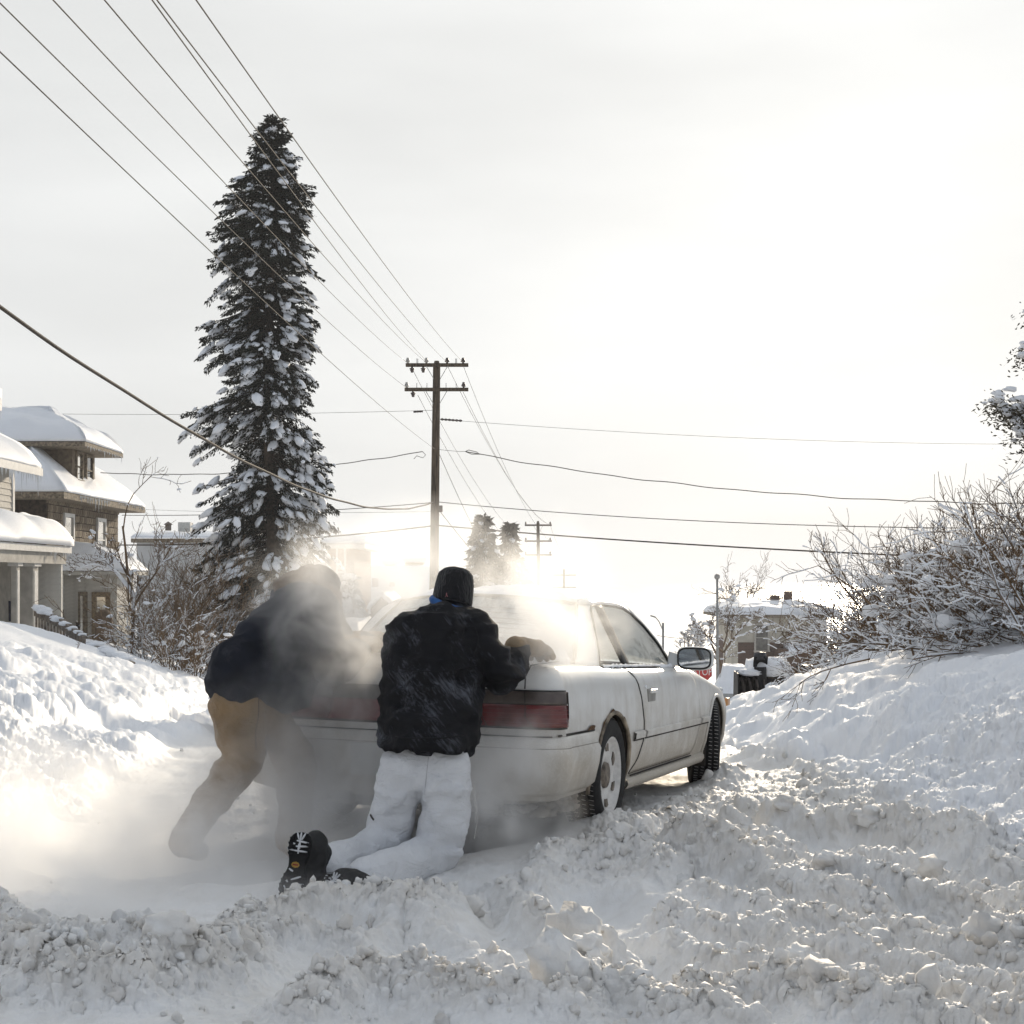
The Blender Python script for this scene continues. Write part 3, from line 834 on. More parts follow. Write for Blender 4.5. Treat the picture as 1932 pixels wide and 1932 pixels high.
    d_front = [(2.02, .275), (2.10, .36), (2.15, .46), (2.15, .56), (2.11, .66), (2.04, .76), (1.96, .832)]
    for s in (-1, 1):
        rows_ = []
        for (xa, za), (xb, zb) in zip(d_rear, d_front):
            pass
        nz_ = 26
        rr, ff = resample([(a, 0, b) for a, b in d_rear], nz_), resample([(a, 0, b) for a, b in d_front], nz_)
        for i in range(nz_):
            row = []
            for k in range(31):
                x = rr[i].x + (ff[i].x - rr[i].x) * k / 30; z = rr[i].z + (ff[i].z - rr[i].z) * k / 30
                row.append(Vector((x, s * (side_y(x, z) + .005), z)))
            rows_.append(row)
        door = MB().grid(rows_).build('door', PAINT, root, smooth=True, fix=True)
        md = door.modifiers.new('t', 'SOLIDIFY'); md.thickness = .01; md.offset = -1
        loop = [Vector((p.x, s * (side_y(p.x, p.z) + .001), p.z)) for p in rr[::-1]] + \
               [rows_[0][k] - Vector((0, s * .004, 0)) for k in range(31)] + [Vector((p.x, s * (side_y(p.x, p.z) + .001), p.z)) for p in ff]
        MB().tube(loop, .0042, 6).build('door_gap', GAP, root, smooth=True)
        # handle: recess plate and pull
        hx, hz = .80, .70
        h = MB(); y = side_y(hx, hz) + .006
        h.box((hx, s * y, hz), (.17, .012, .075)); ho = h.build('handle', mat('handle_recess', (.30, .29, .27), .5), door, bevel=.004)
        h = MB(); h.box((hx + .01, s * (y + .011), hz + .022), (.15, .016, .024)); h.build('handle_pull', PAINT, door, bevel=.005)
        h = MB(); h.tube([(.68, s * (side_y(.68, .75) + .004), .752), (.68, s * (side_y(.68, .75) + .010), .752)], .011, 10); h.build('lock', CHROME, door)
        # side moulding along door, quarter and wing
        for (xa, xb) in ((.40, .62), (.645, 2.13), (2.16, 2.42)):
            rows_ = []
            for k in range(21):
                x = xa + (xb - xa) * k / 20
                rows_.append([(x, s * (side_y(x, zz) + off), zz) for zz, off in ((.462, .004), (.468, .018), (.500, .020), (.508, .004))])
            MB().grid(rows_).build('side_moulding', PAINT, root, fix=True)
            MB().tube([(xa + (xb - xa) * k / 12, s * (side_y(xa, .46) + .006 - .0), .459) for k in range(13)], .004, 4).build('moulding_shadow_line', GAP, root)  # dark line laid below the moulding in place of its shade
        # sill
        rows_ = []
        for k in range(25):
            x = .36 + (2.40 - .36) * k / 24
            w = side_y(x, .25)
            rows_.append([(x, s * (w + o_), z_) for o_, z_ in ((-.05, .185), (.012, .190), (.030, .215), (.028, .240), (.006, .258), (-.03, .262))])
        MB().grid(rows_).build('sill', PAINT, root, smooth=True, fix=True)
        MB().tube([(.44 + 1.56 * k / 12, s * (side_y(1, .262) + .014), .262) for k in range(13)], .005, 4).build('sill_gap', GAP, root)
        # arch lips with grime and rust
        for ax in (0, WB):
            lip = []
            for a in np.linspace(math.radians(-12), math.radians(192), 34):
                x, z = ax + .342 * math.cos(a), .30 + .332 * math.sin(a)
                lip.append((x, s * (side_y(x, max(z, .26)) + .004), z))
            MB().tube(lip, .012, 6).build('arch_lip', PAINT if ax else mat('grimy_lip', (.30, .25, .19), .8, .4, 12), root, smooth=True)
    # rust bite ahead of the rear arch
    rows_ = []
    for k in range(7):
        f = k / 6
        rows_.append([(x, -(side_y(x, z) + .007), z) for x, z in ((-.50 + .12 * f, .565), (-.50 + .14 * f, .565 + .055 * f * (1.3 - f)))])
    MB().grid(rows_).build('rust_patch', RUST, root, fix=True)
    rows_ = []
    for k in range(17):
        a = math.radians(20 + 120 * k / 16); r0, r1 = .345, .356 + .018 * math.sin(k * 1.7) * math.sin(k * .4)
        rows_.append([(r * math.cos(a), -(side_y(r * math.cos(a), .30 + r * math.sin(a)) + .0065), .30 + .97 * r * math.sin(a)) for r in (r0, r1)])
    MB().grid(rows_).build('arch_rust', RUST, root, fix=True)
    # ---- fuel flap line & quarter seam
    q = [( -.93 + (.56) * k / 10, -(side_y(-.9 + .5 * k / 10, .56) + .002), .562) for k in range(11)]
    MB().tube(q, .006, 5).build('bumper_gap', GAP, root)
    # ---- rear bumper (wraps round the corners)
    def wrap(z, xstop, off):
        """points along the rear at height z from the right arch round to the left arch"""
        js = [l[0] for l in LEV]
        k = max(0, min(len(js) - 2, next((i for i in range(1, len(js) - 1) if js[i + 1] > z), len(js) - 2)))
        f = (z - js[k]) / (js[k + 1] - js[k])
        A, B = outline(k), outline(k + 1)
        pts = [Vector((a[0] + (b[0] - a[0]) * f, a[1] + (b[1] - a[1]) * f, z)) for a, b in zip(A, B)]
        pts = [p for p in pts if p.x <= xstop]
        res = []
        for i, p in enumerate(pts):
            a = pts[max(0, i - 1)]; b = pts[min(len(pts) - 1, i + 1)]
            d = (b - a).normalized(); nrm_ = Vector((d.y, -d.x, 0))
            if nrm_.x > 0.01 and p.x < -.9: nrm_ = -nrm_
            if i > 15 and nrm_.y > 0: nrm_ = -nrm_
            res.append(p + nrm_ * off)
        return res
    def wrap_full(z, xstop, off, n=61):
        h = wrap(z, xstop, off)
        h = [p for p in h]
        full = h[::-1] + [Vector((p.x, -p.y, p.z)) for p in h[1:]]
        return resample(full, n)
    prof = [(.27, -.012), (.275, .022), (.30, .034), (.40, .044), (.475, .048), (.50, .034), (.512, .030), (.548, .028), (.556, .008)]
    rows_ = [wrap_full(z, -.36, o_) for z, o_ in prof]
    MB().grid(rows_).build('rear_bumper', PAINT, root, smooth=True, fix=True)
    MB().tube(wrap_full(.503, -.37, .032), .003, 4).build('bumper_groove', mat('groove_grey', (.30, .28, .25), .8), root)
    MB().tube(wrap_full(.558, -.93, .012), .0035, 4).build('bumper_seam', GAP, root)
    # lower dark valance with frozen slush clumps
    rows_ = [wrap_full(z, -.38, o_) for z, o_ in ((.275, -.02), (.20, -.05), (.14, -.10))]
    MB().grid(rows_).build('valance', UNDER, root, fix=True)
    Vs, Ts, nb = [], [], 0
    R = np.random.RandomState(3)
    for i in range(150):
        f = R.rand() ** 2.2
        row = wrap_full(.235, -.38, -.015)
        p = row[int((.02 + .62 * f) * 60)] + Vector((R.uniform(-.01, .05), 0, 0))
        s_ = R.uniform(.012, .034)
        v = lumpy(lumpy(ICO2[0], .35, 1.5, i * .7), .2, 3.1, i * .9) * s_ * np.array([1.3, 1.3, R.uniform(.6, 1.0)])
        Vs.append(v + np.array([p.x, p.y, R.uniform(.17, .275)])); Ts.append(ICO2[1] + nb); nb += len(v)
    o = link_mesh('frozen_slush', np_mesh('frozen_slush', np.concatenate(Vs), np.concatenate(Ts)), mat('grey_slush', (.24, .215, .185), .7, .3, 8, .3), root, smooth=True)
    o['kind'] = 'stuff'
    # ---- tail lamps: right, left and centre garnish
    def lamp(name, z0_, z1_, a0, a1, m, off):
        rows_ = []
        for k in range(7):
            z = z0_ + (z1_ - z0_) * k / 6
            r = wrap_full(z, -.86, off, 81)
            rows_.append(r[int(a0 * 80):int(a1 * 80) + 1])
        o = MB().grid(rows_).build(name, m, root, smooth=True, fix=True)
        md = o.modifiers.new('t', 'SOLIDIFY'); md.thickness = .02; md.offset = 0
        return o
    lamp('tail_lamp_housing', .592, .775, 0, 1, BLACKTRIM, .004)
    lamp('tail_lamp', .602, .705, .012, .33, LENS, .012)
    lamp('tail_lamp_upper', .709, .768, .012, .33, LENSD, .012)
    lamp('tail_lamp', .602, .705, .67, .988, LENS, .012)
    lamp('tail_lamp_upper', .709, .768, .67, .988, LENSD, .012)
    lamp('rear_garnish', .602, .705, .335, .665, mat('garnish', (.16, .02, .022), .3, .15, 14, spec=.5), .009)
    for (a0, a1) in ((.012, .33), (.67, .988)):
        for q in range(1, 5):
            r_ = wrap_full(.602 + .103 * q / 5, -.86, .0235, 81)
            MB().tube(r_[int(a0 * 80):int(a1 * 80) + 1], .0016, 4).build('lens_rib', mat('lens_rib_red', (.10, .01, .012), .3), root)
        for f in (.0, .36, .72):
            k = int((a0 + (a1 - a0) * (f if a0 < .5 else 1 - f)) * 80)
            pp_ = [wrap_full(z, -.86, .0235, 81)[k] for z in (.602, .65, .705, .768)]
            MB().tube(pp_, .0022, 4).build('lens_divider', BLACKTRIM, root)
    # ---- boot lid edges
    seam = []
    for s in (-1, 1):
        pts_ = [(-1.005, s * .70, .782), (-1.0, s * .70, .84), (-.955, s * .71, .893), (-.6, s * .70, .903), (-.25, s * .685, .907)]
        MB().tube([Vector(p) for p in pts_], .0035, 5).build('boot_lid_gap', GAP, root)
    # lid rear lip
    rows_ = []
    for k in range(25):
        y = -.69 + 1.38 * k / 24
        xb = -.995 + .05 * (y / .85) ** 2; c_ = .026 * (1 - (y / .7) ** 2)
        rows_.append([(xb + .02, y, .855), (xb - .014, y, .868 + c_ * .3), (xb - .016, y, .885 + c_ * .6), (xb + .01, y, .905 + c_), (xb + .06, y, .905 + c_)])
    MB().grid(rows_).build('boot_lid_lip', PAINT, root, smooth=True, fix=True)
    lb = MB(); lb.box((-1.0, -.62, .795), (.012, .05, .025)); lb.build('boot_badge', mat('badge', (.12, .11, .10), .4), root)
    # number plate recess is hidden by the kneeling person; plate
    pl = MB(); pl.box((-1.082, 0, .42), (.012, .31, .155)); pl.build('number_plate', mat('plate', (.55, .56, .55), .5, .1), root, bevel=.004)
    # ---- mirrors
    for s in (-1, 1):
        mm = MB()
        rows_ = []
        cx_, cy_, cz_ = 1.70, s * .93, .905
        for (dx_, hy, hz_) in ((.10, .06, .04), (.085, .095, .062), (.03, .112, .072), (-.035, .117, .076), (-.05, .113, .072)):
            rows_.append([(cx_ + dx_, cy_ + hy * math.copysign(abs(math.cos(a)) ** .55, math.cos(a)), cz_ + hz_ * math.copysign(abs(math.sin(a)) ** .55, math.sin(a))) for a in np.linspace(0, 2 * math.pi, 25)[:-1]])
        mm.grid(rows_, closed=True); mm.f.append(tuple(range(24))); mm.m.append(0); mm.f.append(tuple(range(len(mm.v) - 24, len(mm.v)))[::-1]); mm.m.append(0)
        hs = mm.build('door_mirror', PAINT, root, smooth=True, fix=True); shade_auto(hs, 40)
        rim = [Vector((cx_ - .052, cy_ + .105 * math.copysign(abs(math.cos(a)) ** .55, math.cos(a)), cz_ + .064 * math.copysign(abs(math.sin(a)) ** .55, math.sin(a)))) for a in np.linspace(0, 2 * math.pi, 33)]
        MB().tube(rim, .006, 6).build('mirror_rim', BLACKTRIM, hs, smooth=True)
        gm = MB(); gm.add(rim[:-1], [tuple(range(32))]); g_ = gm.build('mirror_face', CHROME, hs)
        am = MB(); am.add([(1.66, s * .75, .85), (1.80, s * .75, .85), (1.80, s * .755, .93), (1.70, s * .75, .95), (1.67, s * .86, .86), (1.76, s * .86, .86), (1.76, s * .86, .91), (1.69, s * .86, .92)],
               [(0, 1, 5, 4), (1, 2, 6, 5), (2, 3, 7, 6), (3, 0, 4, 7), (0, 3, 2, 1), (4, 5, 6, 7)]); am.build('mirror_arm', PAINT, hs, fix=True, bevel=.008)
    # ---- wheels
    def wheel(x, s, steer, name='wheel'):
        w = empty(name); w.parent = root
        w.location = (x, s * .765, .30); w.rotation_euler = (0, 0, steer)
        # outward axis = local -y for s=-1
        M_ = Matrix.Rotation(math.radians(90) * (1 if s < 0 else -1), 4, 'X')   # local z -> outward
        tp = [(.205, -.09), (.25, -.098), (.285, -.092), (.303, -.078), (.3045, -.05), (.297, -.047), (.297, -.040), (.305, -.037), (.305, -.012), (.297, -.009), (.297, .009), (.305, .012), (.305, .037), (.297, .040), (.297, .047), (.3045, .05), (.303, .078), (.285, .092), (.25, .098), (.205, .09)]
        ty = MB().lathe(tp, 64, M_).build('tyre', RUBBER, w, smooth=True)
        # tread sipes filled with snow
        sp = MB()
        for k in range(72):
            a = 2 * math.pi * k / 72
            for (h0, h1) in ((-.078, -.052), (-.035, -.014), (.014, .035), (.052, .078)):
                c_, s_ = math.cos(a), math.sin(a)
                a2 = a + .012
                p0 = M_ @ Vector((.3056 * c_, .3056 * s_, h0)); p1 = M_ @ Vector((.3056 * math.cos(a2), .3056 * math.sin(a2), h1))
                sp.tube([p0, p1], .0016, 3, cap=False)
        o = sp.build('tread_snow', mat('tread_snow', (.5, .49, .47), .8), w); o['kind'] = 'stuff'
        rp = [(.215, -.05), (.215, .075), (.207, .088), (.198, .088), (.190, .074), (.178, .058), (.12, .060), (.085, .056), (.075, .046), (.062, .044), (.055, .052), (.0, .055)]
        ri = MB().lathe(rp, 48, M_).build('rim', RIMW, w, smooth=True)
        hb = MB().lathe([(.07, .050), (.066, .066), (.05, .070), (0, .072)], 24, M_).build('hub', RIMD, w, smooth=True)
        for k in range(6):
            a = 2 * math.pi * k / 6 + .5
            sl_ = MB()
            rows_ = []
            for q in range(7):
                f = q / 6 - .5
                rows_.append([M_ @ Vector((r * math.cos(a + f * .34 + tw), r * math.sin(a + f * .34 + tw), .0635)) for r, tw in ((.128, 0), (.150, .05), (.172 - .012 * abs(f), .1))])
            sl_.grid(rows_); o = sl_.build('wheel_slot', RIMD, w, fix=True)
            md = o.modifiers.new('t', 'SOLIDIFY'); md.thickness = .006; md.offset = 0
        return w
    wheel(0, -1, 0); wheel(0, 1, 0); wheel(WB, -1, math.radians(17)); wheel(WB, 1, math.radians(17))
    # mud flap and axle bits
    mf = MB(); mf.box((.30 + WB - .62, -.76, .24), (.015, .18, .16)); mf.build('mud_flap', UNDER, root, bevel=.004)
    bx = MB(); bx.tube([(0, -.6, .27), (0, .6, .27)], .05, 8); bx.tube([(-.4, -.3, .2), (-1.02, -.3, .2)], .03, 8); bx.box((.9, 0, .2), (1.6, 1.1, .06)); bx.build('underbody', UNDER, root)
    ex = MB(); ex.tube([(-.6, .42, .2), (-1.1, .42, .2)], .026, 12); ex.build('exhaust_pipe', mat('exhaust', (.2, .18, .16), .5, metal=.8), root, smooth=True)
    # indicator on the front corner
    il = MB(); il.box((3.42, -.80, .56), (.10, .03, .06)); il.build('corner_lamp', mat('amber', (.6, .3, .12), .3), root, bevel=.01)
    for s in (-1, 1):
        hl = MB(); hl.box((3.55, s * .55, .60), (.08, .38, .12)); hl.build('headlight', mat('headlight_glass', (.7, .72, .72), .1), root, bevel=.02)
    # ---- snow on roof, boot and belt
    def snow_sheet(name, fn, nu, nv, th, seed):
        us, vs_ = np.meshgrid(np.linspace(0, 1, nu), np.linspace(0, 1, nv)); us, vs_ = us.ravel(), vs_.ravel()
        edge = np.minimum(np.minimum(us, 1 - us), np.minimum(vs_, 1 - vs_))
        P_ = np.array([fn(a, b) for a, b in zip(us, vs_)])
        h = th * sstep(-.02, .16, edge) * (1 + 1.1 * fbm(P_[:, 0] * 5, P_[:, 1] * 5, seed, 4)) - .006 + th * .5 * fbm(P_[:, 0] * 14, P_[:, 1] * 14, seed + 9, 3)
        P_[:, 2] += h
        idx = np.arange(nu * nv).reshape(nv, nu)
        T = np.stack([idx[:-1, :-1], idx[:-1, 1:], idx[1:, 1:], idx[1:, :-1]], -1).reshape(-1, 4)
        return link_mesh(name, np_mesh(name, P_, T), SNOW, root, smooth=True)
    RA, RB = resample([(.36, -.53, 1.215)] + rail, 40), resample(mir([(.36, -.53, 1.215)] + rail), 40)
    def roof_pt(a, b):
        i = min(39, int(b * 39)); k = .0 + 1.0 * a
        p = RA[i].lerp(RB[i], k) + Vector((-.02, 0, .035)) * (4 * k * (1 - k))
        return (p.x, p.y, p.z + .008)
    snow_sheet('roof_snow', roof_pt, 50, 40, .028, 41)
    snow_sheet('boot_snow', lambda a, b: (-.62 + .40 * b - .10 * (1 - (2 * a - 1) ** 2), -.66 + 1.32 * a, .905 + .012 * (1 - (2 * a - 1) ** 2)), 60, 20, .035, 51)
    ls = MB(); 
    Vs, Ts, nb = [], [], 0
    for i, (x, y, sx, sy, sz) in enumerate([(-.52, -.58, .13, .10, .055), (-.38, -.66, .10, .06, .04), (-.60, -.45, .12, .1, .04), (-.3, -.6, .1, .08, .04), (-.7, .35, .15, .12, .04)]):
        v = lumpy(lumpy(ICO3[0], .25, 1.2, i + 2.2), .12, 3.3, i + 9.1) * np.array([sx, sy, sz]) + np.array([x, y, .915])
        link_mesh('snow_lump', np_mesh('snow_lump', v, ICO3[1]), SNOW, root, smooth=True)
    Vs, Ts, nb = [], [], 0
    for i in range(70):
        x = .08 + 1.7 * i / 70
        v = lumpy(ICO1[0], .3, 1.5, i * 1.1) * np.array([.03, .012, .010 + .008 * R.rand()]) + np.array([x, -.776, .872 - .012 * x])
        Vs.append(v); Ts.append(ICO1[1] + nb); nb += len(v)
    link_mesh('belt_snow', np_mesh('belt_snow', np.concatenate(Vs), np.concatenate(Ts)), SNOW, root, smooth=True)
    # windshield wiper on glass and snow patches seen through the side window
    wp = MB(); wp.tube([(1.93, .35, .88), (1.62, .0, 1.06)], .01, 5); wp.build('wiper', BLACKTRIM, root)
    return root
CAR = build_car()
# ================================================================== PEOPLE
def _h3(ix, iy, iz, seed):
    n = (ix * 374761393 + iy * 668265263 + iz * 2147483647 + seed * 974634777) & 0xffffffff
    n = ((n ^ (n >> 13)) * 1274126177) & 0xffffffff
    n = n ^ (n >> 16)
    return (n & 0xffffff) / float(0x1000000)
def vnoise3(p, seed=0):
    i = np.floor(p).astype(np.int64); f = p - i
    u = f * f * f * (f * (f * 6 - 15) + 10)
    r = 0
    for dx in (0, 1):
        for dy in (0, 1):
            for dz in (0, 1):
                w = (u[:, 0] if dx else 1 - u[:, 0]) * (u[:, 1] if dy else 1 - u[:, 1]) * (u[:, 2] if dz else 1 - u[:, 2])
                r = r + w * _h3(i[:, 0] + dx, i[:, 1] + dy, i[:, 2] + dz, seed)
    return r - .5
def capsule(mb, a, ra, b, rb, n=14, sq=None):
    """tapered capsule; sq = (direction, factor) flattens along a direction"""
    a, b = Vector(a), Vector(b)
    d = b - a; L = d.length
    if L < 1e-6: d = Vector((0, 0, 1)); L = 1e-6
    d.normalize(); u = d.orthogonal().normalized(); v = d.cross(u)
    prof = [(ra * math.sin(t), -ra * math.cos(t)) for t in np.linspace(.02, math.pi / 2, 6)] + [(rb * math.cos(t), L + rb * math.sin(t)) for t in np.linspace(0, math.pi / 2 - .02, 6)]
    rows = []
    for r, h in prof:
        row = []
        for k in range(n):
            w = 2 * math.pi * k / n
            off = (u * math.cos(w) + v * math.sin(w)) * r
            if sq:
                s_ = Vector(sq[0]); off = off - s_ * off.dot(s_) * (1 - sq[1])
            row.append(a + d * h + off)
        rows.append(row)
    mb.grid(rows, closed=True)
    k0 = len(mb.v) - len(prof) * n
    mb.f.append(tuple(range(k0 + n - 1, k0 - 1, -1))); mb.m.append(0)
    mb.f.append(tuple(range(len(mb.v) - n, len(mb.v)))); mb.m.append(0)
def flesh(name, caps, m, parent, voxel=.014, smooth=8, folds=(), extra=None, sub=False):
    """one continuous surface grown round a set of limb capsules"""
    mb = MB()
    for c in caps: capsule(mb, *c[:4], sq=c[4] if len(c) > 4 else None)
    if extra: extra(mb)
    o = mb.build(name, m, parent, fix=True)
    md = o.modifiers.new('r', 'REMESH'); md.mode = 'VOXEL'; md.voxel_size = voxel; md.use_smooth_shade = True
    if smooth:
        s = o.modifiers.new('s', 'SMOOTH'); s.factor = .5; s.iterations = smooth
    dg = bpy.context.evaluated_depsgraph_get(); dg.update()
    me = bpy.data.meshes.new_from_object(o.evaluated_get(dg))
    o.modifiers.clear(); old = o.data; o.data = me; bpy.data.meshes.remove(old)
    if folds:
        n = len(me.vertices)
        V = np.zeros(n * 3, np.float32); me.vertices.foreach_get('co', V); V = V.reshape(-1, 3).astype(float)
        Nn = np.zeros(n * 3, np.float32); me.vertices.foreach_get('normal', Nn); Nn = Nn.reshape(-1, 3)
        D = np.zeros(n)
        for (amp, freq, ridge, seed) in folds:
            q = V * np.array(freq)
            q = q + .6 * np.stack([vnoise3(q * .7, seed + 50), vnoise3(q * .7 + 9, seed + 51), vnoise3(q * .7 + 17, seed + 52)], 1)
            x = vnoise3(q, seed)
            D += amp * ((1 - 4 * np.abs(x)) if ridge else 2 * x)
        V = V + Nn * D[:, None]
        me.vertices.foreach_set('co', V.astype(np.float32).ravel()); me.update()
    me.polygons.foreach_set('use_smooth', [True] * len(me.polygons))
    return o
def cloth(name, color, rough=.85, weave=220, var=.12, snow=0.0, streak=None, snowcol=(.55, .56, .6), sheen=.2):
    m = mat(name, color, rough, var, 6, .25, weave, spec=.2, sheen=sheen)
    if snow:
        t = m.node_tree; b = t.nodes['Principled BSDF']; N = t.nodes.new
        lk = [l for l in t.links if l.to_socket == b.inputs['Base Color']][0].from_socket
        tc_ = N('ShaderNodeTexCoord'); mp_ = N('ShaderNodeMapping')
        mp_.vector_type = 'TEXTURE'; mp_.inputs['Rotation'].default_value = (0, math.radians(-38), 0); mp_.inputs['Scale'].default_value = tuple(1 / q for q in (streak or (1, 1, 1)))
        n1 = N('ShaderNodeTexNoise'); n1.inputs['Scale'].default_value = 9; n1.inputs['Detail'].default_value = 7; n1.inputs['Roughness'].default_value = .75
        n2 = N('ShaderNodeTexNoise'); n2.inputs['Scale'].default_value = 7; n2.inputs['Detail'].default_value = 2
        t.links.new(tc_.outputs['Object'], mp_.inputs[0]); t.links.new(mp_.outputs[0], n1.inputs['Vector']); t.links.new(tc_.outputs['Object'], n2.inputs['Vector'])
        ml = N('ShaderNodeMath'); ml.operation = 'MULTIPLY'; t.links.new(n1.outputs[0], ml.inputs[0]); t.links.new(n2.outputs[0], ml.inputs[1])
        r = N('ShaderNodeMapRange'); r.inputs[1].default_value = .27; r.inputs[2].default_value = .43; r.inputs[4].default_value = snow
        t.links.new(ml.outputs[0], r.inputs[0])
        mx = N('ShaderNodeMix'); mx.data_type = 'RGBA'; mx.inputs[7].default_value = (*snowcol, 1)
        t.links.new(r.outputs[0], mx.inputs[0]); t.links.new(lk, mx.inputs[6]); t.links.new(mx.outputs[2], b.inputs['Base Color'])
    return m
def wrinkle(m, scale, dist, stretch=(1, 1, 1)):
    t = m.node_tree; b = t.nodes['Principled BSDF']; N = t.nodes.new
    old = [l for l in t.links if l.to_socket == b.inputs['Normal']][0].from_socket
    g = N('ShaderNodeTexCoord'); mp_ = N('ShaderNodeMapping'); mp_.inputs['Scale'].default_value = stretch; n = N('ShaderNodeTexNoise'); n.inputs['Scale'].default_value = scale; n.inputs['Detail'].default_value = 6; n.inputs['Distortion'].default_value = 1.2
    t.links.new(g.outputs['Object'], mp_.inputs[0]); t.links.new(mp_.outputs[0], n.inputs['Vector'])
    r = N('ShaderNodeMath'); r.operation = 'SUBTRACT'; r.inputs[1].default_value = .5; a = N('ShaderNodeMath'); a.operation = 'ABSOLUTE'
    t.links.new(n.outputs[0], r.inputs[0]); t.links.new(r.outputs[0], a.inputs[0])
    bp = N('ShaderNodeBump'); bp.inputs['Strength'].default_value = .8; bp.inputs['Distance'].default_value = dist; bp.invert = True
    t.links.new(a.outputs[0], bp.inputs['Height']); t.links.new(old, bp.inputs['Normal']); t.links.new(bp.outputs[0], b.inputs['Normal'])
    return m
SKIN = mat('skin', (.55, .33, .25), .55, .08, 20)
def glove(name, palm, fwd, side, up, m, parent, s=1.0, spread=.02, curl=.35):
    """palm centre, finger direction, sideways direction (towards the little finger), back-of-hand normal"""
    palm, fwd, side, up = Vector(palm), Vector(fwd).normalized(), Vector(side).normalized(), Vector(up).normalized()
    caps = [(palm - fwd * .045 * s - side * .012 * s, .036 * s, palm + fwd * .03 * s - side * .015 * s, .036 * s), (palm - fwd * .045 * s + side * .02 * s, .034 * s, palm + fwd * .03 * s + side * .024 * s, .034 * s),
            (palm - fwd * .09 * s, .040 * s, palm - fwd * .04 * s, .040 * s)]
    for k, L in enumerate((.072, .082, .076, .058)):
        b0 = palm + fwd * .045 * s + side * (-.045 + .032 * k) * s
        p1 = b0 + fwd * L * .5 * s - up * .010 * s
        p2 = p1 + fwd * L * .42 * s * (1 - curl * .3) - up * L * curl * s
        caps += [(b0, .0150 * s, p1, .0140 * s), (p1, .0140 * s, p2, .0125 * s)]
    t0 = palm - fwd * .02 * s - side * .035 * s
    t1 = t0 - side * .035 * s + fwd * .03 * s - up * .012 * s
    caps += [(t0, .019 * s, t1, .016 * s), (t1, .016 * s, t1 + fwd * .035 * s - up * .012 * s, .0135 * s)]
    return flesh(name, caps, m, parent, .0055, 1, [(.0022, (40, 40, 40), False, 3)])

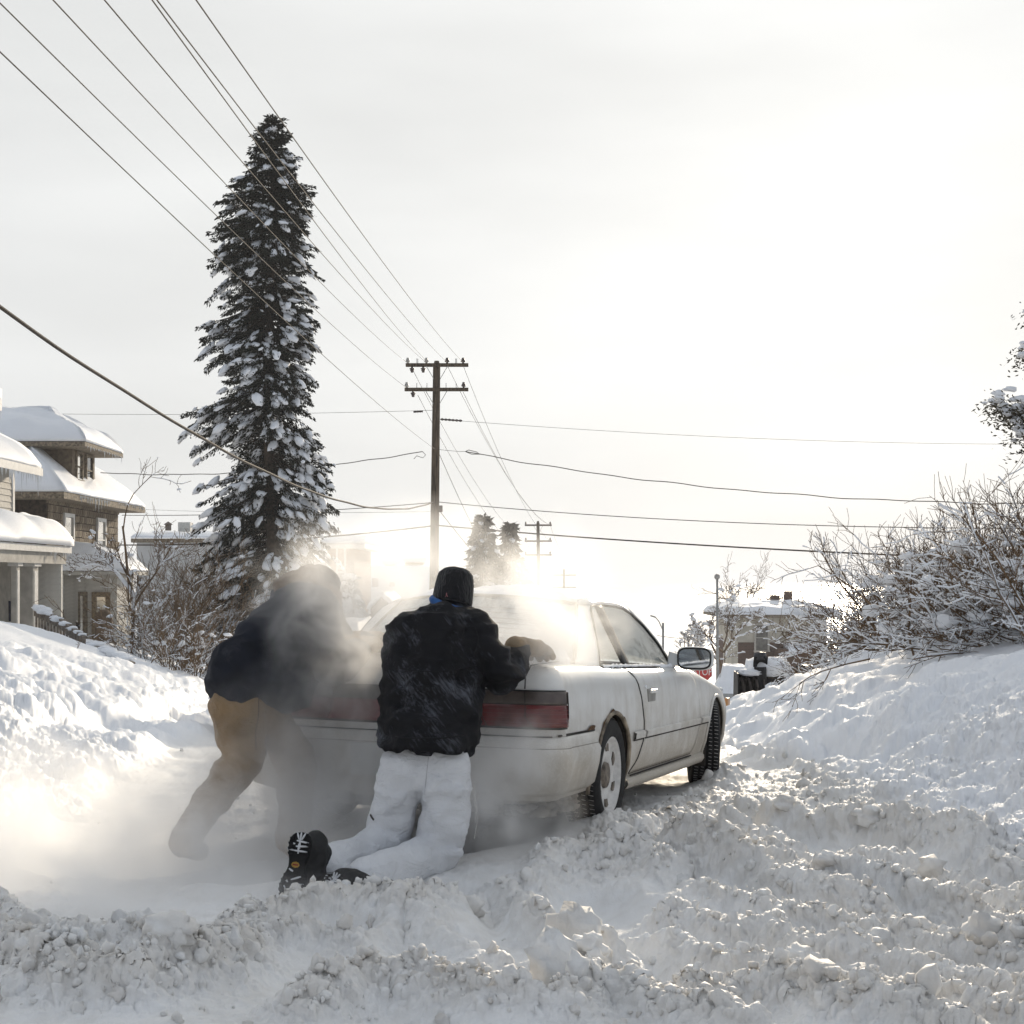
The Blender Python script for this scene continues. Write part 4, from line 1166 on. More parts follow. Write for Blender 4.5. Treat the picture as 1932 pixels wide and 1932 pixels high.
def build_kneeler():
    root = empty('person', P(800, 1640, 6.6))
    tag(root, 'person in black jacket and white trousers kneeling in the snow and pushing the car', 'person')
    def W(x, y, Y): return P(x, y, Y) - root.location
    yax = (0, 1, 0)
    # --- body under the clothes: one continuous figure
    hd = W(856, 1116, 6.88)
    caps = [(W(856, 1108, 6.89), .083, W(858, 1128, 6.90), .074), (W(856, 1124, 6.93), .05, W(858, 1140, 6.94), .04), (W(852, 1130, 6.87), .055, W(845, 1165, 6.83), .058),
            (W(820, 1190, 6.8), .09, W(806, 1300, 6.66), .11), (W(845, 1190, 6.8), .09, W(820, 1300, 6.66), .11), (W(803, 1300, 6.66), .12, W(802, 1450, 6.61), .06),
            (W(775, 1195, 6.78), .065, W(768, 1275, 6.95), .045), (W(768, 1275, 6.95), .045, W(800, 1228, 7.15), .034),
            (W(886, 1192, 6.78), .065, W(942, 1272, 6.73), .045), (W(942, 1272, 6.73), .045, W(984, 1232, 7.0), .034),
            (W(773, 1450, 6.60), .06, W(732, 1590, 6.62), .05), (W(732, 1590, 6.62), .05, W(612, 1634, 6.19), .035), (W(834, 1450, 6.60), .06, W(832, 1600, 6.59), .05), (W(832, 1600, 6.59), .05, W(700, 1652, 6.15), .035),
            (W(612, 1634, 6.19), .035, W(588, 1670, 6.12), .03), (W(700, 1652, 6.15), .035, W(664, 1668, 6.08), .03),
            (W(858, 1122, 6.965), .016, W(858, 1127, 6.98), .014),            # nose
            (W(826, 1122, 6.90), .016, W(826, 1130, 6.90), .012), (W(885, 1124, 6.91), .016, W(885, 1132, 6.91), .012)]  # ears
    flesh('body', caps, SKIN, root, .012, 3)
    # --- jacket
    JK = cloth('black_nylon', (.007, .007, .009), .7, 160, .2, snow=.55, streak=(9, 9, .9), snowcol=(.16, .17, .20), sheen=0)
    caps = [(W(778, 1203, 6.75), .118, W(765, 1385, 6.60), .118), (W(873, 1200, 6.78), .118, W(849, 1385, 6.60), .120), (W(825, 1200, 6.74), .15, W(805, 1385, 6.58), .145),
            (W(800, 1185, 6.78), .09, W(848, 1160, 6.83), .075), (W(875, 1186, 6.80), .09, W(852, 1160, 6.84), .07),
            (W(842, 1166, 6.82), .070, W(846, 1160, 6.835), .064),
            (W(893, 1196, 6.77), .098, W(945, 1272, 6.72), .082), (W(945, 1272, 6.72), .084, W(978, 1240, 6.97), .062),
            (W(772, 1200, 6.80), .09, W(770, 1278, 6.95), .07), (W(770, 1278, 6.95), .07, W(800, 1232, 7.12), .055)]
    def hem(mb):
        rows = []
        for y, rx, ry, Yc in ((1340, .19, .165, 6.62), (1390, .200, .185, 6.585), (1411, .203, .195, 6.57), (1413, .195, .187, 6.57), (1390, .18, .16, 6.60)):
            c = W(803 - (1411 - y) * -.02, y, Yc)
            rows.append([c + Vector((rx * math.cos(a), ry * math.sin(a), -.012 * math.cos(a) - .01 * math.sin(3 * a))) for a in np.linspace(0, 2 * math.pi, 33)[:-1]])
        mb.grid(rows, closed=True)
        mb.f.append(tuple(range(len(mb.v) - 160, len(mb.v) - 128))); mb.m.append(0); mb.f.append(tuple(range(len(mb.v) - 32, len(mb.v)))[::-1]); mb.m.append(0)
    jk = flesh('jacket', caps, JK, root, .011, 6, [(.014, (7, 7, 11), True, 5), (.009, (14, 14, 22), True, 8), (.004, (34, 34, 34), False, 9)], hem)
    # drawcord seam across the back and sleeve seams
    sm = MB()
    bv = bvh_of(jk)
    def on(o_bvh, pts, off=.002):
        r = []
        for p in pts:
            q = Vector(p)
            h = o_bvh.ray_cast(q + Vector((0, -1.2, 0)), Vector((0, 1, 0)))
            if h[0] is not None: r.append(h[0] + h[1] * off)
        return r
    for a, b, sag in (((745, 1268), (895, 1262), 8), ((742, 1396), (872, 1396), 2)):
        l_ = on(bv, [W(a[0] + (b[0] - a[0]) * k / 24, a[1] + (b[1] - a[1]) * k / 24 + sag * math.sin(math.pi * k / 24), 6.3) for k in range(25)], .001)
        if len(l_) > 3: MB().tube(l_, .0035, 5).build('jacket_seam', mat('seam_black', (.008, .008, .01), .8), root, smooth=True)
    l_ = on(bv, [W(892 + 6 * math.sin(k * .4), 1190 + 80 * k / 14, 6.3) for k in range(15)], .001)
    if len(l_) > 3: MB().tube(l_, .003, 5).build('sleeve_seam', mat('seam_black', (.008, .008, .01), .8), root, smooth=True)
    # --- collar, scarf, hat
    cl = [(W(832, 1162, 6.80), .036, W(850, 1166, 6.79), .036), (W(850, 1166, 6.79), .036, W(868, 1165, 6.83), .034), (W(832, 1162, 6.80), .036, W(835, 1164, 6.9), .034), (W(868, 1165, 6.83), .034, W(868, 1167, 6.92), .034)]
    flesh('collar', cl, JK, root, .009, 3, [(.004, (30, 30, 30), True, 4)])
    BL = cloth('blue_fleece', (.012, .10, .33), .9, 300, .2)
    ring = []
    for a in np.linspace(0, 2 * math.pi, 15)[:-1]:
        ring.append(W(852, 1141, 6.85) + Vector((.086 * math.cos(a), .098 * math.sin(a), -.026 * math.cos(a) + .014 * math.sin(a))))
    flesh('neck_scarf', [(ring[k], .019, ring[(k + 1) % 14], .019) for k in range(14)], BL, root, .007, 2, [(.003, (60, 60, 60), False, 6)])
    HT = wrinkle(cloth('black_knit', (.013, .013, .015), .95, 260, .2), 40, .02, (1, 1, .25))
    def hat(mb):
        rows = []
        c = hd; tilt = Euler((math.radians(-14), math.radians(7), 0)).to_matrix()
        for h, r in ((-.062, .0975), (-.066, .102), (-.045, .103), (0.0, .101), (.045, .097), (.078, .089), (.098, .072), (.106, .045), (.109, .012)):
            rows.append([c + tilt @ Vector((r * .90 * math.cos(a), r * 1.08 * math.sin(a), h)) for a in np.linspace(0, 2 * math.pi, 33)[:-1]])
        mb.grid(rows, closed=True); mb.f.append(tuple(range(len(mb.v) - 32, len(mb.v)))); mb.m.append(0)
        k0 = len(mb.v) - 9 * 32; mb.f.append(tuple(range(k0, k0 + 32))[::-1]); mb.m.append(0)
    ht = flesh('knit_hat', [], HT, root, .0065, 3, [(.0022, (30, 30, 14), True, 7), (.0012, (90, 90, 90), False, 8)], hat)
    sm = MB(); tilt = Euler((math.radians(-14), math.radians(7), 0)).to_matrix()
    sm.tube([hd + tilt @ Vector((.0995 * .91 * math.cos(a), .0995 * 1.09 * math.sin(a), -.02)) for a in np.linspace(0, 2 * math.pi, 33)], .0016, 4)
    sm.build('hat_seam', mat('seam_black', (.008, .008, .01)), ht)
    lg = MB(); b0 = hd + tilt @ Vector((-.026, -.1085, -.045))
    lg.tube([b0 + Vector((-.004, -.001, -.009)), b0 + Vector((0, -.002, .004)), b0 + Vector((.001, -.002, .009))], .0014, 4)
    lg.tube([b0 + Vector((.005, -.001, -.009)), b0 + Vector((.001, -.002, .0)), b0 + Vector((-.001, -.002, .009))], .0014, 4)
    lg.build('hat_emblem', mat('pink_thread', (.45, .18, .2), .8), ht)
    # --- trousers
    TR = wrinkle(cloth('white_canvas', (.70, .71, .73), .9, 180, .05, sheen=.1), 8, .03, (1, 1, 1.9))
    caps = [(W(766, 1445, 6.56), .112, W(742, 1520, 6.585), .098), (W(742, 1520, 6.585), .098, W(730, 1588, 6.61), .096), (W(838, 1445, 6.55), .114, W(842, 1530, 6.54), .106), (W(842, 1530, 6.54), .106, W(828, 1600, 6.57), .108),
            (W(775, 1420, 6.60), .095, W(768, 1445, 6.555), .112), (W(833, 1420, 6.60), .095, W(836, 1445, 6.555), .114), (W(803, 1420, 6.60), .10, W(803, 1452, 6.56), .112),
            (W(730, 1588, 6.60), .088, W(655, 1620, 6.34), .076), (W(655, 1620, 6.34), .076, W(612, 1632, 6.18), .078),
            (W(828, 1605, 6.56), .096, W(748, 1638, 6.32), .086), (W(748, 1638, 6.32), .086, W(690, 1652, 6.15), .088),
            # big cloth folds
            (W(826, 1470, 6.435), .018, W(800, 1508, 6.47), .016), (W(868, 1490, 6.45), .016, W(822, 1545, 6.44), .018), (W(760, 1500, 6.47), .016, W(728, 1530, 6.49), .014),
            (W(700, 1570, 6.53), .020, W(748, 1590, 6.50), .020), (W(872, 1570, 6.49), .020, W(800, 1592, 6.45), .020), (W(866, 1610, 6.46), .018, W(806, 1605, 6.44), .016), (W(712, 1598, 6.38), .018, W(690, 1640, 6.36), .016), (W(640, 1598, 6.26), .016, W(662, 1640, 6.26), .016),
            (W(765, 1612, 6.3), .018, W(735, 1660, 6.22), .016), (W(720, 1622, 6.2), .016, W(705, 1670, 6.12), .014)]
    tr = flesh('trousers', caps, TR, root, .010, 5, [(.008, (4, 4, 7), True, 15), (.005, (9, 9, 15), True, 18), (.0015, (24, 24, 28), True, 20)])
    bt = bvh_of(tr)
    sm = MB()
    l_ = on(bt, [W(802 - .5 * k, 1418 + 5 * k, 6.1) for k in range(22)], .0005)
    if len(l_) > 3: sm.tube(l_, .0025, 4)
    l_ = on(bt, [W(735 + 6 * k, 1422 - (5 if 6 < k < 18 else 0), 6.1) for k in range(24)], .0005)
    if len(l_) > 3: sm.tube(l_, .002, 4)
    sm.build('trouser_seam', mat('seam_white', (.55, .55, .57), .9), root)
    # waist tabs, tear in the calf
    tb = MB()
    l_ = on(bt, [W(655, 1612, 5.6), W(659, 1617, 5.6), W(663, 1621, 5.6)], .001)
    if len(l_) > 1: tb.tube(l_, .005, 5); tb.build('trouser_tear', mat('tear_dark', (.07, .06, .055), .9), root)
    # loose threads at the right hip
    th = MB()
    for k in range(4):
        a = W(884, 1490 + 9 * k, 6.53)
        th.tube([a, a + Vector((.02, -.01, .02 + .01 * k)), a + Vector((.03 + .004 * k, -.01, .035 - .03 * k)), a + Vector((.025, -.012, -.05 * k))], .0015, 4)
    th.build('loose_thread', mat('thread', (.6, .58, .55), .9), root)
    # --- gloves on the boot lid
    GL = cloth('tan_leather', (.30, .20, .10), .7, 140, .2)
    cdir = Vector((CAR_D[0], CAR_D[1], 0)); sdv = Vector((CAR_D[1], -CAR_D[0], 0))
    glove('glove', W(995, 1222, 7.05), cdir + Vector((.25, 0, -.1)), sdv, (0, 0, 1), GL, root, 1.25)
    glove('glove', W(806, 1226, 7.22), cdir, -sdv, (0, 0, 1), GL, root, 1.15)
    # --- boots
    BT = mat('boot_leather', (.012, .012, .013), .55, .2, 25, .2, 60, spec=.35)
    SO = mat('boot_sole', (.008, .008, .009), .8, .2, 30)
    SN = mat('packed_snow', (.62, .63, .65), .8, .1, 30)
    # left boot: toe dug in, sole towards the camera
    flesh('boot', [(W(596, 1590, 6.13), .050, W(590, 1650, 6.10), .056), (W(590, 1650, 6.10), .056, W(573, 1695, 6.08), .052), (W(600, 1610, 6.15), .055, W(612, 1645, 6.18), .062), (W(582, 1600, 6.09), .042, W(566, 1690, 6.06), .046)], BT, root, .008, 3, [(.003, (22, 22, 22), True, 4)])
    def sole(top, bot, wt, wm, wb, nrm_, name='sole'):
        top, bot = Vector(top), Vector(bot); ax = (bot - top); L = ax.length; ax.normalize(); n_ = Vector(nrm_); n_ = (n_ - ax * n_.dot(ax)).normalized(); sd = n_.cross(ax)
        prof = [(0, .0), (.02, .55), (.06, .82), (.13, 1.0), (.26, .98), (.40, .80), (.52, .76), (.66, 1.0), (.80, 1.12), (.92, .95), (.98, .6), (1, .0)]
        def hw(t):
            w = wt if t < .33 else (wt + (wm - wt) * (t - .33) / .15 if t < .48 else wm + (wb - wm) * min(1, (t - .48) / .25))
            return np.interp(t, [p[0] for p in prof], [p[1] for p in prof]) * w
        ts = np.concatenate([np.linspace(0, .13, 8), np.linspace(.16, .9, 16), np.linspace(.92, 1, 8)])
        lf = [top + ax * L * t - sd * hw(t) for t in ts]; rt = [top + ax * L * t + sd * hw(t) for t in ts]
        loop = rt + lf[::-1]
        m_ = MB(); nn = len(loop)
        m_.add([p + n_ * .018 for p in loop] + [p - n_ * .022 for p in loop], [tuple(range(nn))] + [tuple(range(2 * nn - 1, nn - 1, -1))] + [(k, k + nn, (k + 1) % nn + nn, (k + 1) % nn) for k in range(nn)])
        so = m_.build(name, SO, root, fix=True, bevel=.004)
        for i, t in enumerate((.10, .17, .24, .31, .62, .69, .76, .83, .90)):
            for s_ in (-1, 1):
                c = top + ax * L * t + sd * s_ * hw(t) * .80 + n_ * .022
                R_ = Matrix((sd, ax, n_)).transposed() @ Matrix.Rotation(s_ * .35, 3, 'Z')
                q = MB(); q.box(c, (hw(t) * .42, L * .045, .012), R_); q.build('lug', SO, so, bevel=.002)
        sn = MB()
        for i, (t, sx, ln, ang) in enumerate([(.06, -.3, .030, 1.2), (.06, .0, .032, 1.57), (.06, .3, .030, 2.0), (.135, .25, .05, .1), (.20, .25, .05, -.1), (.27, .2, .055, 0), (.17, .0, .04, 1.5), (.24, -.05, .04, 1.5), (.17, -.75, .03, .1), (.26, -.8, .03, .2), (.65, .2, .05, -.4), (.74, .3, .05, -.1), (.83, .2, .04, .1), (.70, -.6, .02, .8), (.80, -.6, .02, 1.2), (.55, -.5, .02, .5)]):
            c = top + ax * L * t + sd * sx * hw(t) + n_ * .021
            d_ = (sd * math.cos(ang) + ax * math.sin(ang)) * ln * .5
            sn.tube([c - d_, c, c + d_], [.003, .0045, .003], 5)
        o_ = sn.build('tread_snow', SN, so); o_['kind'] = 'stuff'
        bd = MB(); c = top + ax * L * .47 + n_ * .0195 - sd * .004
        rg = [c + sd * .017 * math.cos(a) + ax * .0125 * math.sin(a) for a in np.linspace(0, 2 * math.pi, 9)[:-1]]
        bd.add(rg + [p + n_ * .003 for p in rg], [tuple(range(8, 16))] + [(k, (k + 1) % 8, (k + 1) % 8 + 8, k + 8) for k in range(8)])
        bd.build('sole_badge', mat('badge_yellow', (.42, .25, .04), .6), so, fix=True)
        b2 = MB(); b2.box(c + n_ * .0042, (.022, .006, .002), Matrix((sd, ax, n_)).transposed()); b2.build('sole_badge_print', mat('badge_red', (.25, .03, .02), .6), so)
        return so
    sole(W(571, 1570, 6.04), W(550, 1702, 5.99), .045, .043, .052, (-.08, -1, .03))
    # welt stitching line between sole and upper
    flesh('boot', [(W(648, 1664, 6.06), .056, W(690, 1668, 6.10), .058), (W(690, 1668, 6.10), .058, W(725, 1672, 6.16), .050), (W(642, 1670, 6.04), .05, W(640, 1690, 6.04), .05)], BT, root, .008, 3, [(.003, (22, 22, 22), True, 14)])
    sole(W(640, 1652, 6.0), W(612, 1712, 5.97), .040, .040, .045, (-.55, -.85, .1))
    return root

def bvh_of(o):
    from mathutils.bvhtree import BVHTree
    me = o.data
    return BVHTree.FromPolygons([v.co.copy() for v in me.vertices], [tuple(p.vertices) for p in me.polygons])

def build_pusher():
    root = empty('person', P(440, 1600, 7.0))
    tag(root, 'person in dark coat and brown trousers bending forward to push, wrapped in steam', 'person')
    def W(x, y, Y): return P(x, y, Y) - root.location
    caps = [(W(600, 1110, 7.33), .085, W(612, 1125, 7.36), .078), (W(615, 1125, 7.40), .05, W(620, 1135, 7.42), .045), (W(625, 1120, 7.43), .014, W(630, 1124, 7.45), .012),
            (W(590, 1125, 7.30), .06, W(570, 1155, 7.24), .065), (W(575, 1165, 7.22), .13, W(505, 1222, 7.1), .13), (W(505, 1222, 7.1), .13, W(458, 1300, 7.02), .125),
            (W(600, 1180, 7.14), .06, W(632, 1262, 7.06), .045), (W(632, 1262, 7.06), .045, W(682, 1222, 7.25), .034), (W(610, 1165, 7.38), .06, W(640, 1235, 7.45), .045), (W(640, 1235, 7.45), .045, W(695, 1210, 7.45), .034),
            (W(450, 1318, 6.98), .095, W(462, 1430, 6.98), .07), (W(462, 1430, 6.98), .06, W(356, 1574, 6.95), .04), (W(490, 1322, 7.10), .09, W(560, 1440, 7.22), .065), (W(560, 1440, 7.22), .065, W(552, 1572, 7.2), .045),
            (W(356, 1574, 6.95), .04, W(344, 1594, 6.96), .036), (W(552, 1572, 7.2), .04, W(572, 1592, 7.22), .035)]
    flesh('body', caps, SKIN, root, .013, 3)
    JK = cloth('slate_coat', (.016, .018, .026), .85, 170, .2, snow=.05, streak=(2, 2, 1), sheen=0)
    caps = [(W(572, 1172, 7.20), .185, W(512, 1225, 7.1), .185), (W(512, 1225, 7.1), .185, W(462, 1275, 7.02), .158), (W(462, 1262, 7.01), .160, W(454, 1285, 7.0), .158), (W(480, 1265, 7.0), .13, W(545, 1300, 7.08), .115), (W(545, 1300, 7.08), .115, W(570, 1245, 7.15), .12),
            (W(590, 1165, 7.25), .15, W(560, 1150, 7.25), .14),
            (W(598, 1185, 7.12), .105, W(630, 1262, 7.05), .085), (W(630, 1262, 7.05), .085, W(672, 1230, 7.20), .062), (W(612, 1165, 7.38), .10, W(642, 1235, 7.43), .08), (W(642, 1235, 7.43), .08, W(685, 1215, 7.44), .06)]
    flesh('coat', caps, JK, root, .012, 7, [(.012, (6, 6, 8), True, 25), (.006, (14, 14, 17), True, 28)])
    HD = cloth('brown_hood', (.16, .10, .055), .9, 90, .25)
    flesh('hood', [(W(545, 1118, 7.24), .085, W(585, 1105, 7.30), .10), (W(585, 1105, 7.30), .10, W(605, 1130, 7.30), .10), (W(540, 1125, 7.22), .07, W(590, 1150, 7.16), .085)], HD, root, .010, 4, [(.010, (14, 14, 14), True, 35), (.004, (50, 50, 50), False, 36)])
    CP = cloth('brown_cap', (.09, .065, .04), .9, 150, .2)
    def cap_(mb):
        tilt = Euler((math.radians(-20), math.radians(38), 0)).to_matrix(); c = W(606, 1102, 7.34); rows = []
        for h, r in ((-.03, .094), (0, .099), (.03, .095), (.06, .078), (.076, .05), (.082, .01)):
            rows.append([c + tilt @ Vector((r * math.cos(a), r * 1.1 * math.sin(a), h)) for a in np.linspace(0, 2 * math.pi, 25)[:-1]])
        mb.grid(rows, closed=True); mb.f.append(tuple(range(len(mb.v) - 24, len(mb.v)))); mb.m.append(0); k0 = len(mb.v) - 144; mb.f.append(tuple(range(k0, k0 + 24))[::-1]); mb.m.append(0)
    flesh('cap', [(W(622, 1108, 7.40), .02, W(634, 1112, 7.45), .016)], CP, root, .008, 3, [(.003, (30, 30, 30), True, 45)], cap_)
    TR = wrinkle(cloth('brown_canvas', (.25, .165, .085), .9, 170, .15), 8, .03, (1, 1, 1.9))
    caps = [(W(450, 1315, 7.02), .11, W(447, 1335, 6.99), .126), (W(447, 1330, 6.98), .125, W(460, 1432, 6.98), .096), (W(460, 1432, 6.98), .096, W(398, 1512, 6.96), .076), (W(398, 1512, 6.96), .076, W(350, 1584, 6.95), .072),
            (W(488, 1320, 7.08), .11, W(495, 1340, 7.10), .115), (W(495, 1340, 7.10), .115, W(560, 1440, 7.22), .09), (W(560, 1440, 7.22), .09, W(552, 1582, 7.2), .075),
            (W(432, 1440, 6.93), .03, W(425, 1455, 6.93), .03)]
    tr = flesh('trousers', caps, TR, root, .011, 6, [(.011, (7, 7, 8), True, 55), (.006, (15, 15, 18), True, 58)])
    bt = bvh_of(tr); sm = MB()
    def on(pts, off=.0008):
        r = []
        for p in pts:
            h = bt.ray_cast(Vector(p) + Vector((0, -1.2, 0)), Vector((0, 1, 0)))
            if h[0] is not None: r.append(h[0] + h[1] * off)
        return r
    for pl in ([(470 + 3 * math.sin(k * .3), 1310 + 6 * k, 6.7) for k in range(20)], [(412 + 2 * k, 1298 + .2 * k, 6.7) for k in range(18)], [(413 + 2 * k, 1303 + .4 * k, 6.7) for k in range(12)]):
        l_ = on([W(*q) for q in pl])
        if len(l_) > 3: sm.tube(l_, .0028, 4)
    sm.build('trouser_seam', mat('seam_brown', (.10, .06, .03), .9), root)
    lb = on([W(413, 1303, 6.7), W(421, 1304, 6.7)], .002)
    if len(lb) == 2: MB().tube(lb, .006, 4).build('pocket_label', mat('label_cream', (.6, .52, .42), .8), root)
    GL = cloth('tan_leather', (.30, .20, .10), .7, 140, .2)
    cdir = Vector((CAR_D[0], CAR_D[1], 0)); sdv = Vector((CAR_D[1], -CAR_D[0], 0))
    glove('glove', W(684, 1216, 7.27), cdir + sdv * .7, sdv - cdir * .5, (0, 0, 1), GL, root, 1.25)
    glove('glove', W(698, 1206, 7.50), cdir + sdv * .4, -sdv, (0, 0, 1), GL, root, 1.15)
    BT = mat('brown_boot', (.10, .07, .045), .7, .2, 25)
    flesh('boot', [(W(354, 1574, 6.95), .064, W(346, 1592, 6.95), .066), (W(346, 1594, 6.95), .055, W(376, 1606, 7.02), .048)], BT, root, .01, 3)
    flesh('boot', [(W(552, 1572, 7.2), .062, W(552, 1588, 7.2), .065), (W(552, 1588, 7.2), .055, W(572, 1594, 7.28), .048)], BT, root, .01, 3)
    return root
KNEEL = build_kneeler()
PUSH = build_pusher()
# ================================================================== TREES AND SHRUBS
NEEDLE = mat('spruce_needles', (.022, .026, .018), .85, .3, 6, spec=.1, color2=(.011, .012, .008))
NEEDLEFAR = NEEDLE
BARK = mat('bark', (.07, .05, .035), .9, .3, 10, .4)
TWIG = mat('twig_bark', (.15, .095, .052), .85, .3, 4)
TWIGB = mat('brush_twig', (.17, .11, .06), .85, .35, 3)

class TB:
    """numpy batch of tubes / blobs / blades"""
    def __init__(s): s.V = []; s.T = []; s.n = 0
    def addm(s, V, T):
        s.V.append(V); s.T.append(np.asarray(T) + s.n); s.n += len(V)
    def tube(s, pts, rad, n=3):
        pts = np.asarray(pts, float); k = len(pts)
        d = np.gradient(pts, axis=0); d /= np.linalg.norm(d, axis=1)[:, None] + 1e-9
        ref = np.array([0, 0, 1.]) if abs(d[0, 2]) < .9 else np.array([1., 0, 0])
        u = np.cross(d, ref); u /= np.linalg.norm(u, axis=1)[:, None] + 1e-9
        w = np.cross(d, u)
        a = np.arange(n) * 2 * math.pi / n
        rad = np.broadcast_to(np.asarray(rad, float), (k,))
        V = pts[:, None, :] + rad[:, None, None] * (u[:, None, :] * np.cos(a)[None, :, None] + w[:, None, :] * np.sin(a)[None, :, None])
        idx = np.arange(k * n).reshape(k, n); nx = np.roll(idx, -1, 1)
        A, B, C, D = idx[:-1], nx[:-1], nx[1:], idx[1:]
        T = np.concatenate([np.stack([A, B, C], -1).reshape(-1, 3), np.stack([A, C, D], -1).reshape(-1, 3)])
        s.addm(V.reshape(-1, 3), T)
    def blob(s, c, size, M=None, seed=0., sub=1, amp=.3):
        B, T = (ICO1, ICO2, ICO3)[sub - 1]
        v = lumpy(B, amp, 1.3, seed) * np.asarray(size)
        if M is not None: v = v @ np.asarray(M).T
        s.addm(v + np.asarray(c), T)
    def mesh(s, name): return np_mesh(name, np.concatenate(s.V), np.concatenate(s.T))

def frame(d):
    d = np.asarray(d, float); d = d / (np.linalg.norm(d) + 1e-9)
    r = np.array([0, 0, 1.]) if abs(d[2]) < .95 else np.array([1., 0, 0])
    u = np.cross(r, d); u /= np.linalg.norm(u); w = np.cross(d, u)
    return np.stack([d, u, w], 1)      # columns: along, side, up

def spruce(name, label, base, height, prof, seed, nbr, dens, leaf, snow, group=None, sx=1.0, snow_size=1.0):
    """prof: list of (height fraction, left radius, right radius)"""
    R = np.random.RandomState(seed)
    root = empty(name, base); tag(root, label, 'tree', group)
    tb = TB()
    pts = [(0.12 * math.sin(k * .9), .1 * math.cos(k * 1.3), height * k / 10 * .985) for k in range(11)]
    tb.tube(pts, np.linspace(.028 * height * .55, .015, 11), 8)
    hs = np.array([p[0] for p in prof]); ls = np.array([p[1] for p in prof]); rs = np.array([p[2] for p in prof])
    leaves = []; sn = TB(); lim = TB()
    for i in range(nbr):
        f = R.rand() ** .85
        f = .02 + .97 * f
        phi = R.rand() * 2 * math.pi
        c, s_ = math.cos(phi), math.sin(phi)
        rr = np.interp(f, hs, rs) if c > 0 else np.interp(f, hs, ls)
        dp = .5 * (np.interp(f, hs, rs) + np.interp(f, hs, ls))
        cl_ = float(vnoise(np.array([f * height * .75]), np.array([phi * 1.4]), seed)[0]) + .5
        if cl_ < .29 and f < .9: continue
        L = 1 / math.sqrt((c / rr) ** 2 + (s_ / dp) ** 2) * R.uniform(.72, 1.05) * (.46 + .88 * cl_)
        z = f * height
        steep = R.uniform(.05, .3) if f > .85 else R.uniform(-.35, .15)
        if f > .93: steep = R.uniform(.2, .7)
        droop = R.uniform(.2, .65) * (1.1 - .6 * f)
        def bp(t): return np.array([c * L * t, s_ * L * t, z + L * (steep * t - droop * t * t + .18 * droop * t ** 4)])
        q = np.array([bp(t) for t in np.linspace(0, 1, 6)])
        lim.tube(q, np.linspace(.012 + .012 * L, .004, 6), 3)
        n = max(6, int(dens * L))
        t = 1 - (R.rand(n) ** 1.3) * .85
        tt = t[:, None] * np.array([c * L, s_ * L, 0]); tt[:, 2] = z + L * (steep * t - droop * t * t + .18 * droop * t ** 4)
        dz_ = steep - 2 * droop * t + .72 * droop * t ** 3
        dirn = np.stack([np.full(n, c), np.full(n, s_), dz_], 1); dirn /= np.linalg.norm(dirn, axis=1)[:, None]
        side = np.array([-s_, c, 0.])
        spread = .24 * L * (1.15 - t) + .05
        ro = R.normal(0, 1, n)
        p = tt + side * (ro * spread * .55)[:, None]; p[:, 2] -= np.abs(R.normal(0, .5, n)) * spread * .6
        d = dirn * R.uniform(.3, 1, n)[:, None] + side * (np.sign(ro) * R.uniform(0, .9, n))[:, None]; d[:, 2] += R.uniform(-1.0, .15, n)
        d /= np.linalg.norm(d, axis=1)[:, None]
        l = (leaf * R.uniform(.5, 1.5, n))[:, None]; w = (leaf * R.uniform(.13, .27, n))[:, None]
        u = np.cross(d, R.normal(size=(n, 3))); u /= np.linalg.norm(u, axis=1)[:, None] + 1e-9
        leaves.append(np.stack([p, p + d * l * .4 + u * w, p + d * l, p + d * l * .45 - u * w], 1).reshape(-1, 4, 3).reshape(-1, 3))
        # snow pads lying along the bough
        pn = snow(f) * L
        for k in range(R.poisson(pn)):
            t = R.uniform(.35, .98)
            dirn = bp(min(1, t + .06)) - bp(t - .06); side = np.array([-s_, c, 0])
            p = bp(t) + side * R.normal(0, .12) * L * .6 + np.array([0, 0, .02 - abs(R.normal(0, .05))])
            dd = dirn / np.linalg.norm(dirn) + side * R.normal(0, .45) + np.array([0, 0, R.uniform(-.7, 0)])
            sz = snow_size * R.uniform(.5, 1.35) ** 1.4
            sn.blob(p, (.16 * sz, .085 * sz, .055 * sz), frame(dd), R.rand() * 90, 2 if sz > 1.0 else 1, .42)
    lv = np.concatenate(leaves); m4 = np.arange(len(lv)).reshape(-1, 4)
    link_mesh('crown', np_mesh('crown', lv, m4), NEEDLE, root)
    link_mesh('trunk', tb.mesh('trunk'), BARK, root, smooth=True)
    o = link_mesh('bough', lim.mesh('bough'), BARK, root); o['kind'] = 'stuff'
    o = link_mesh('bough_snow', sn.mesh('bough_snow'), SNOW, root, smooth=True); o['kind'] = 'stuff'
    return root

# the tall spruce left of the street, traced height by height
TY = 47.0
def big_spruce():
    edges = [(215, 512, 522), (240, 496, 540), (290, 468, 552), (330, 458, 572), (370, 425, 600), (430, 400, 608), (475, 394, 610), (520, 425, 612), (600, 388, 615), (660, 398, 614), (720, 382, 606),
             (760, 384, 600), (850, 376, 632), (900, 372, 645), (950, 384, 652), (1010, 378, 654), (1060, 372, 650), (1110, 362, 640), (1160, 372, 640), (1200, 390, 630), (1240, 400, 620), (1318, 400, 620)]
    xc = 512
    base = P(xc, 1318, TY); top = P(xc, 212, TY); H = top.z - base.z
    prof = []
    for y, l, r in reversed(edges):
        f = (P(xc, y, TY).z - base.z) / H
        prof.append((f, max(.06, (xc - l) / F * TY) * 1.02, max(.06, (r - xc) / F * TY) * 1.02))
    return spruce('spruce_tree', 'tall dark spruce laden with snow, standing left of the street behind the wires', base, H, prof, 4, 1700, 95, .108, lambda f: np.interp(f, [0, .4, .6, .78, 1], [2.9, 2.3, 1.5, .8, .25]), snow_size=1.18)
big_spruce()
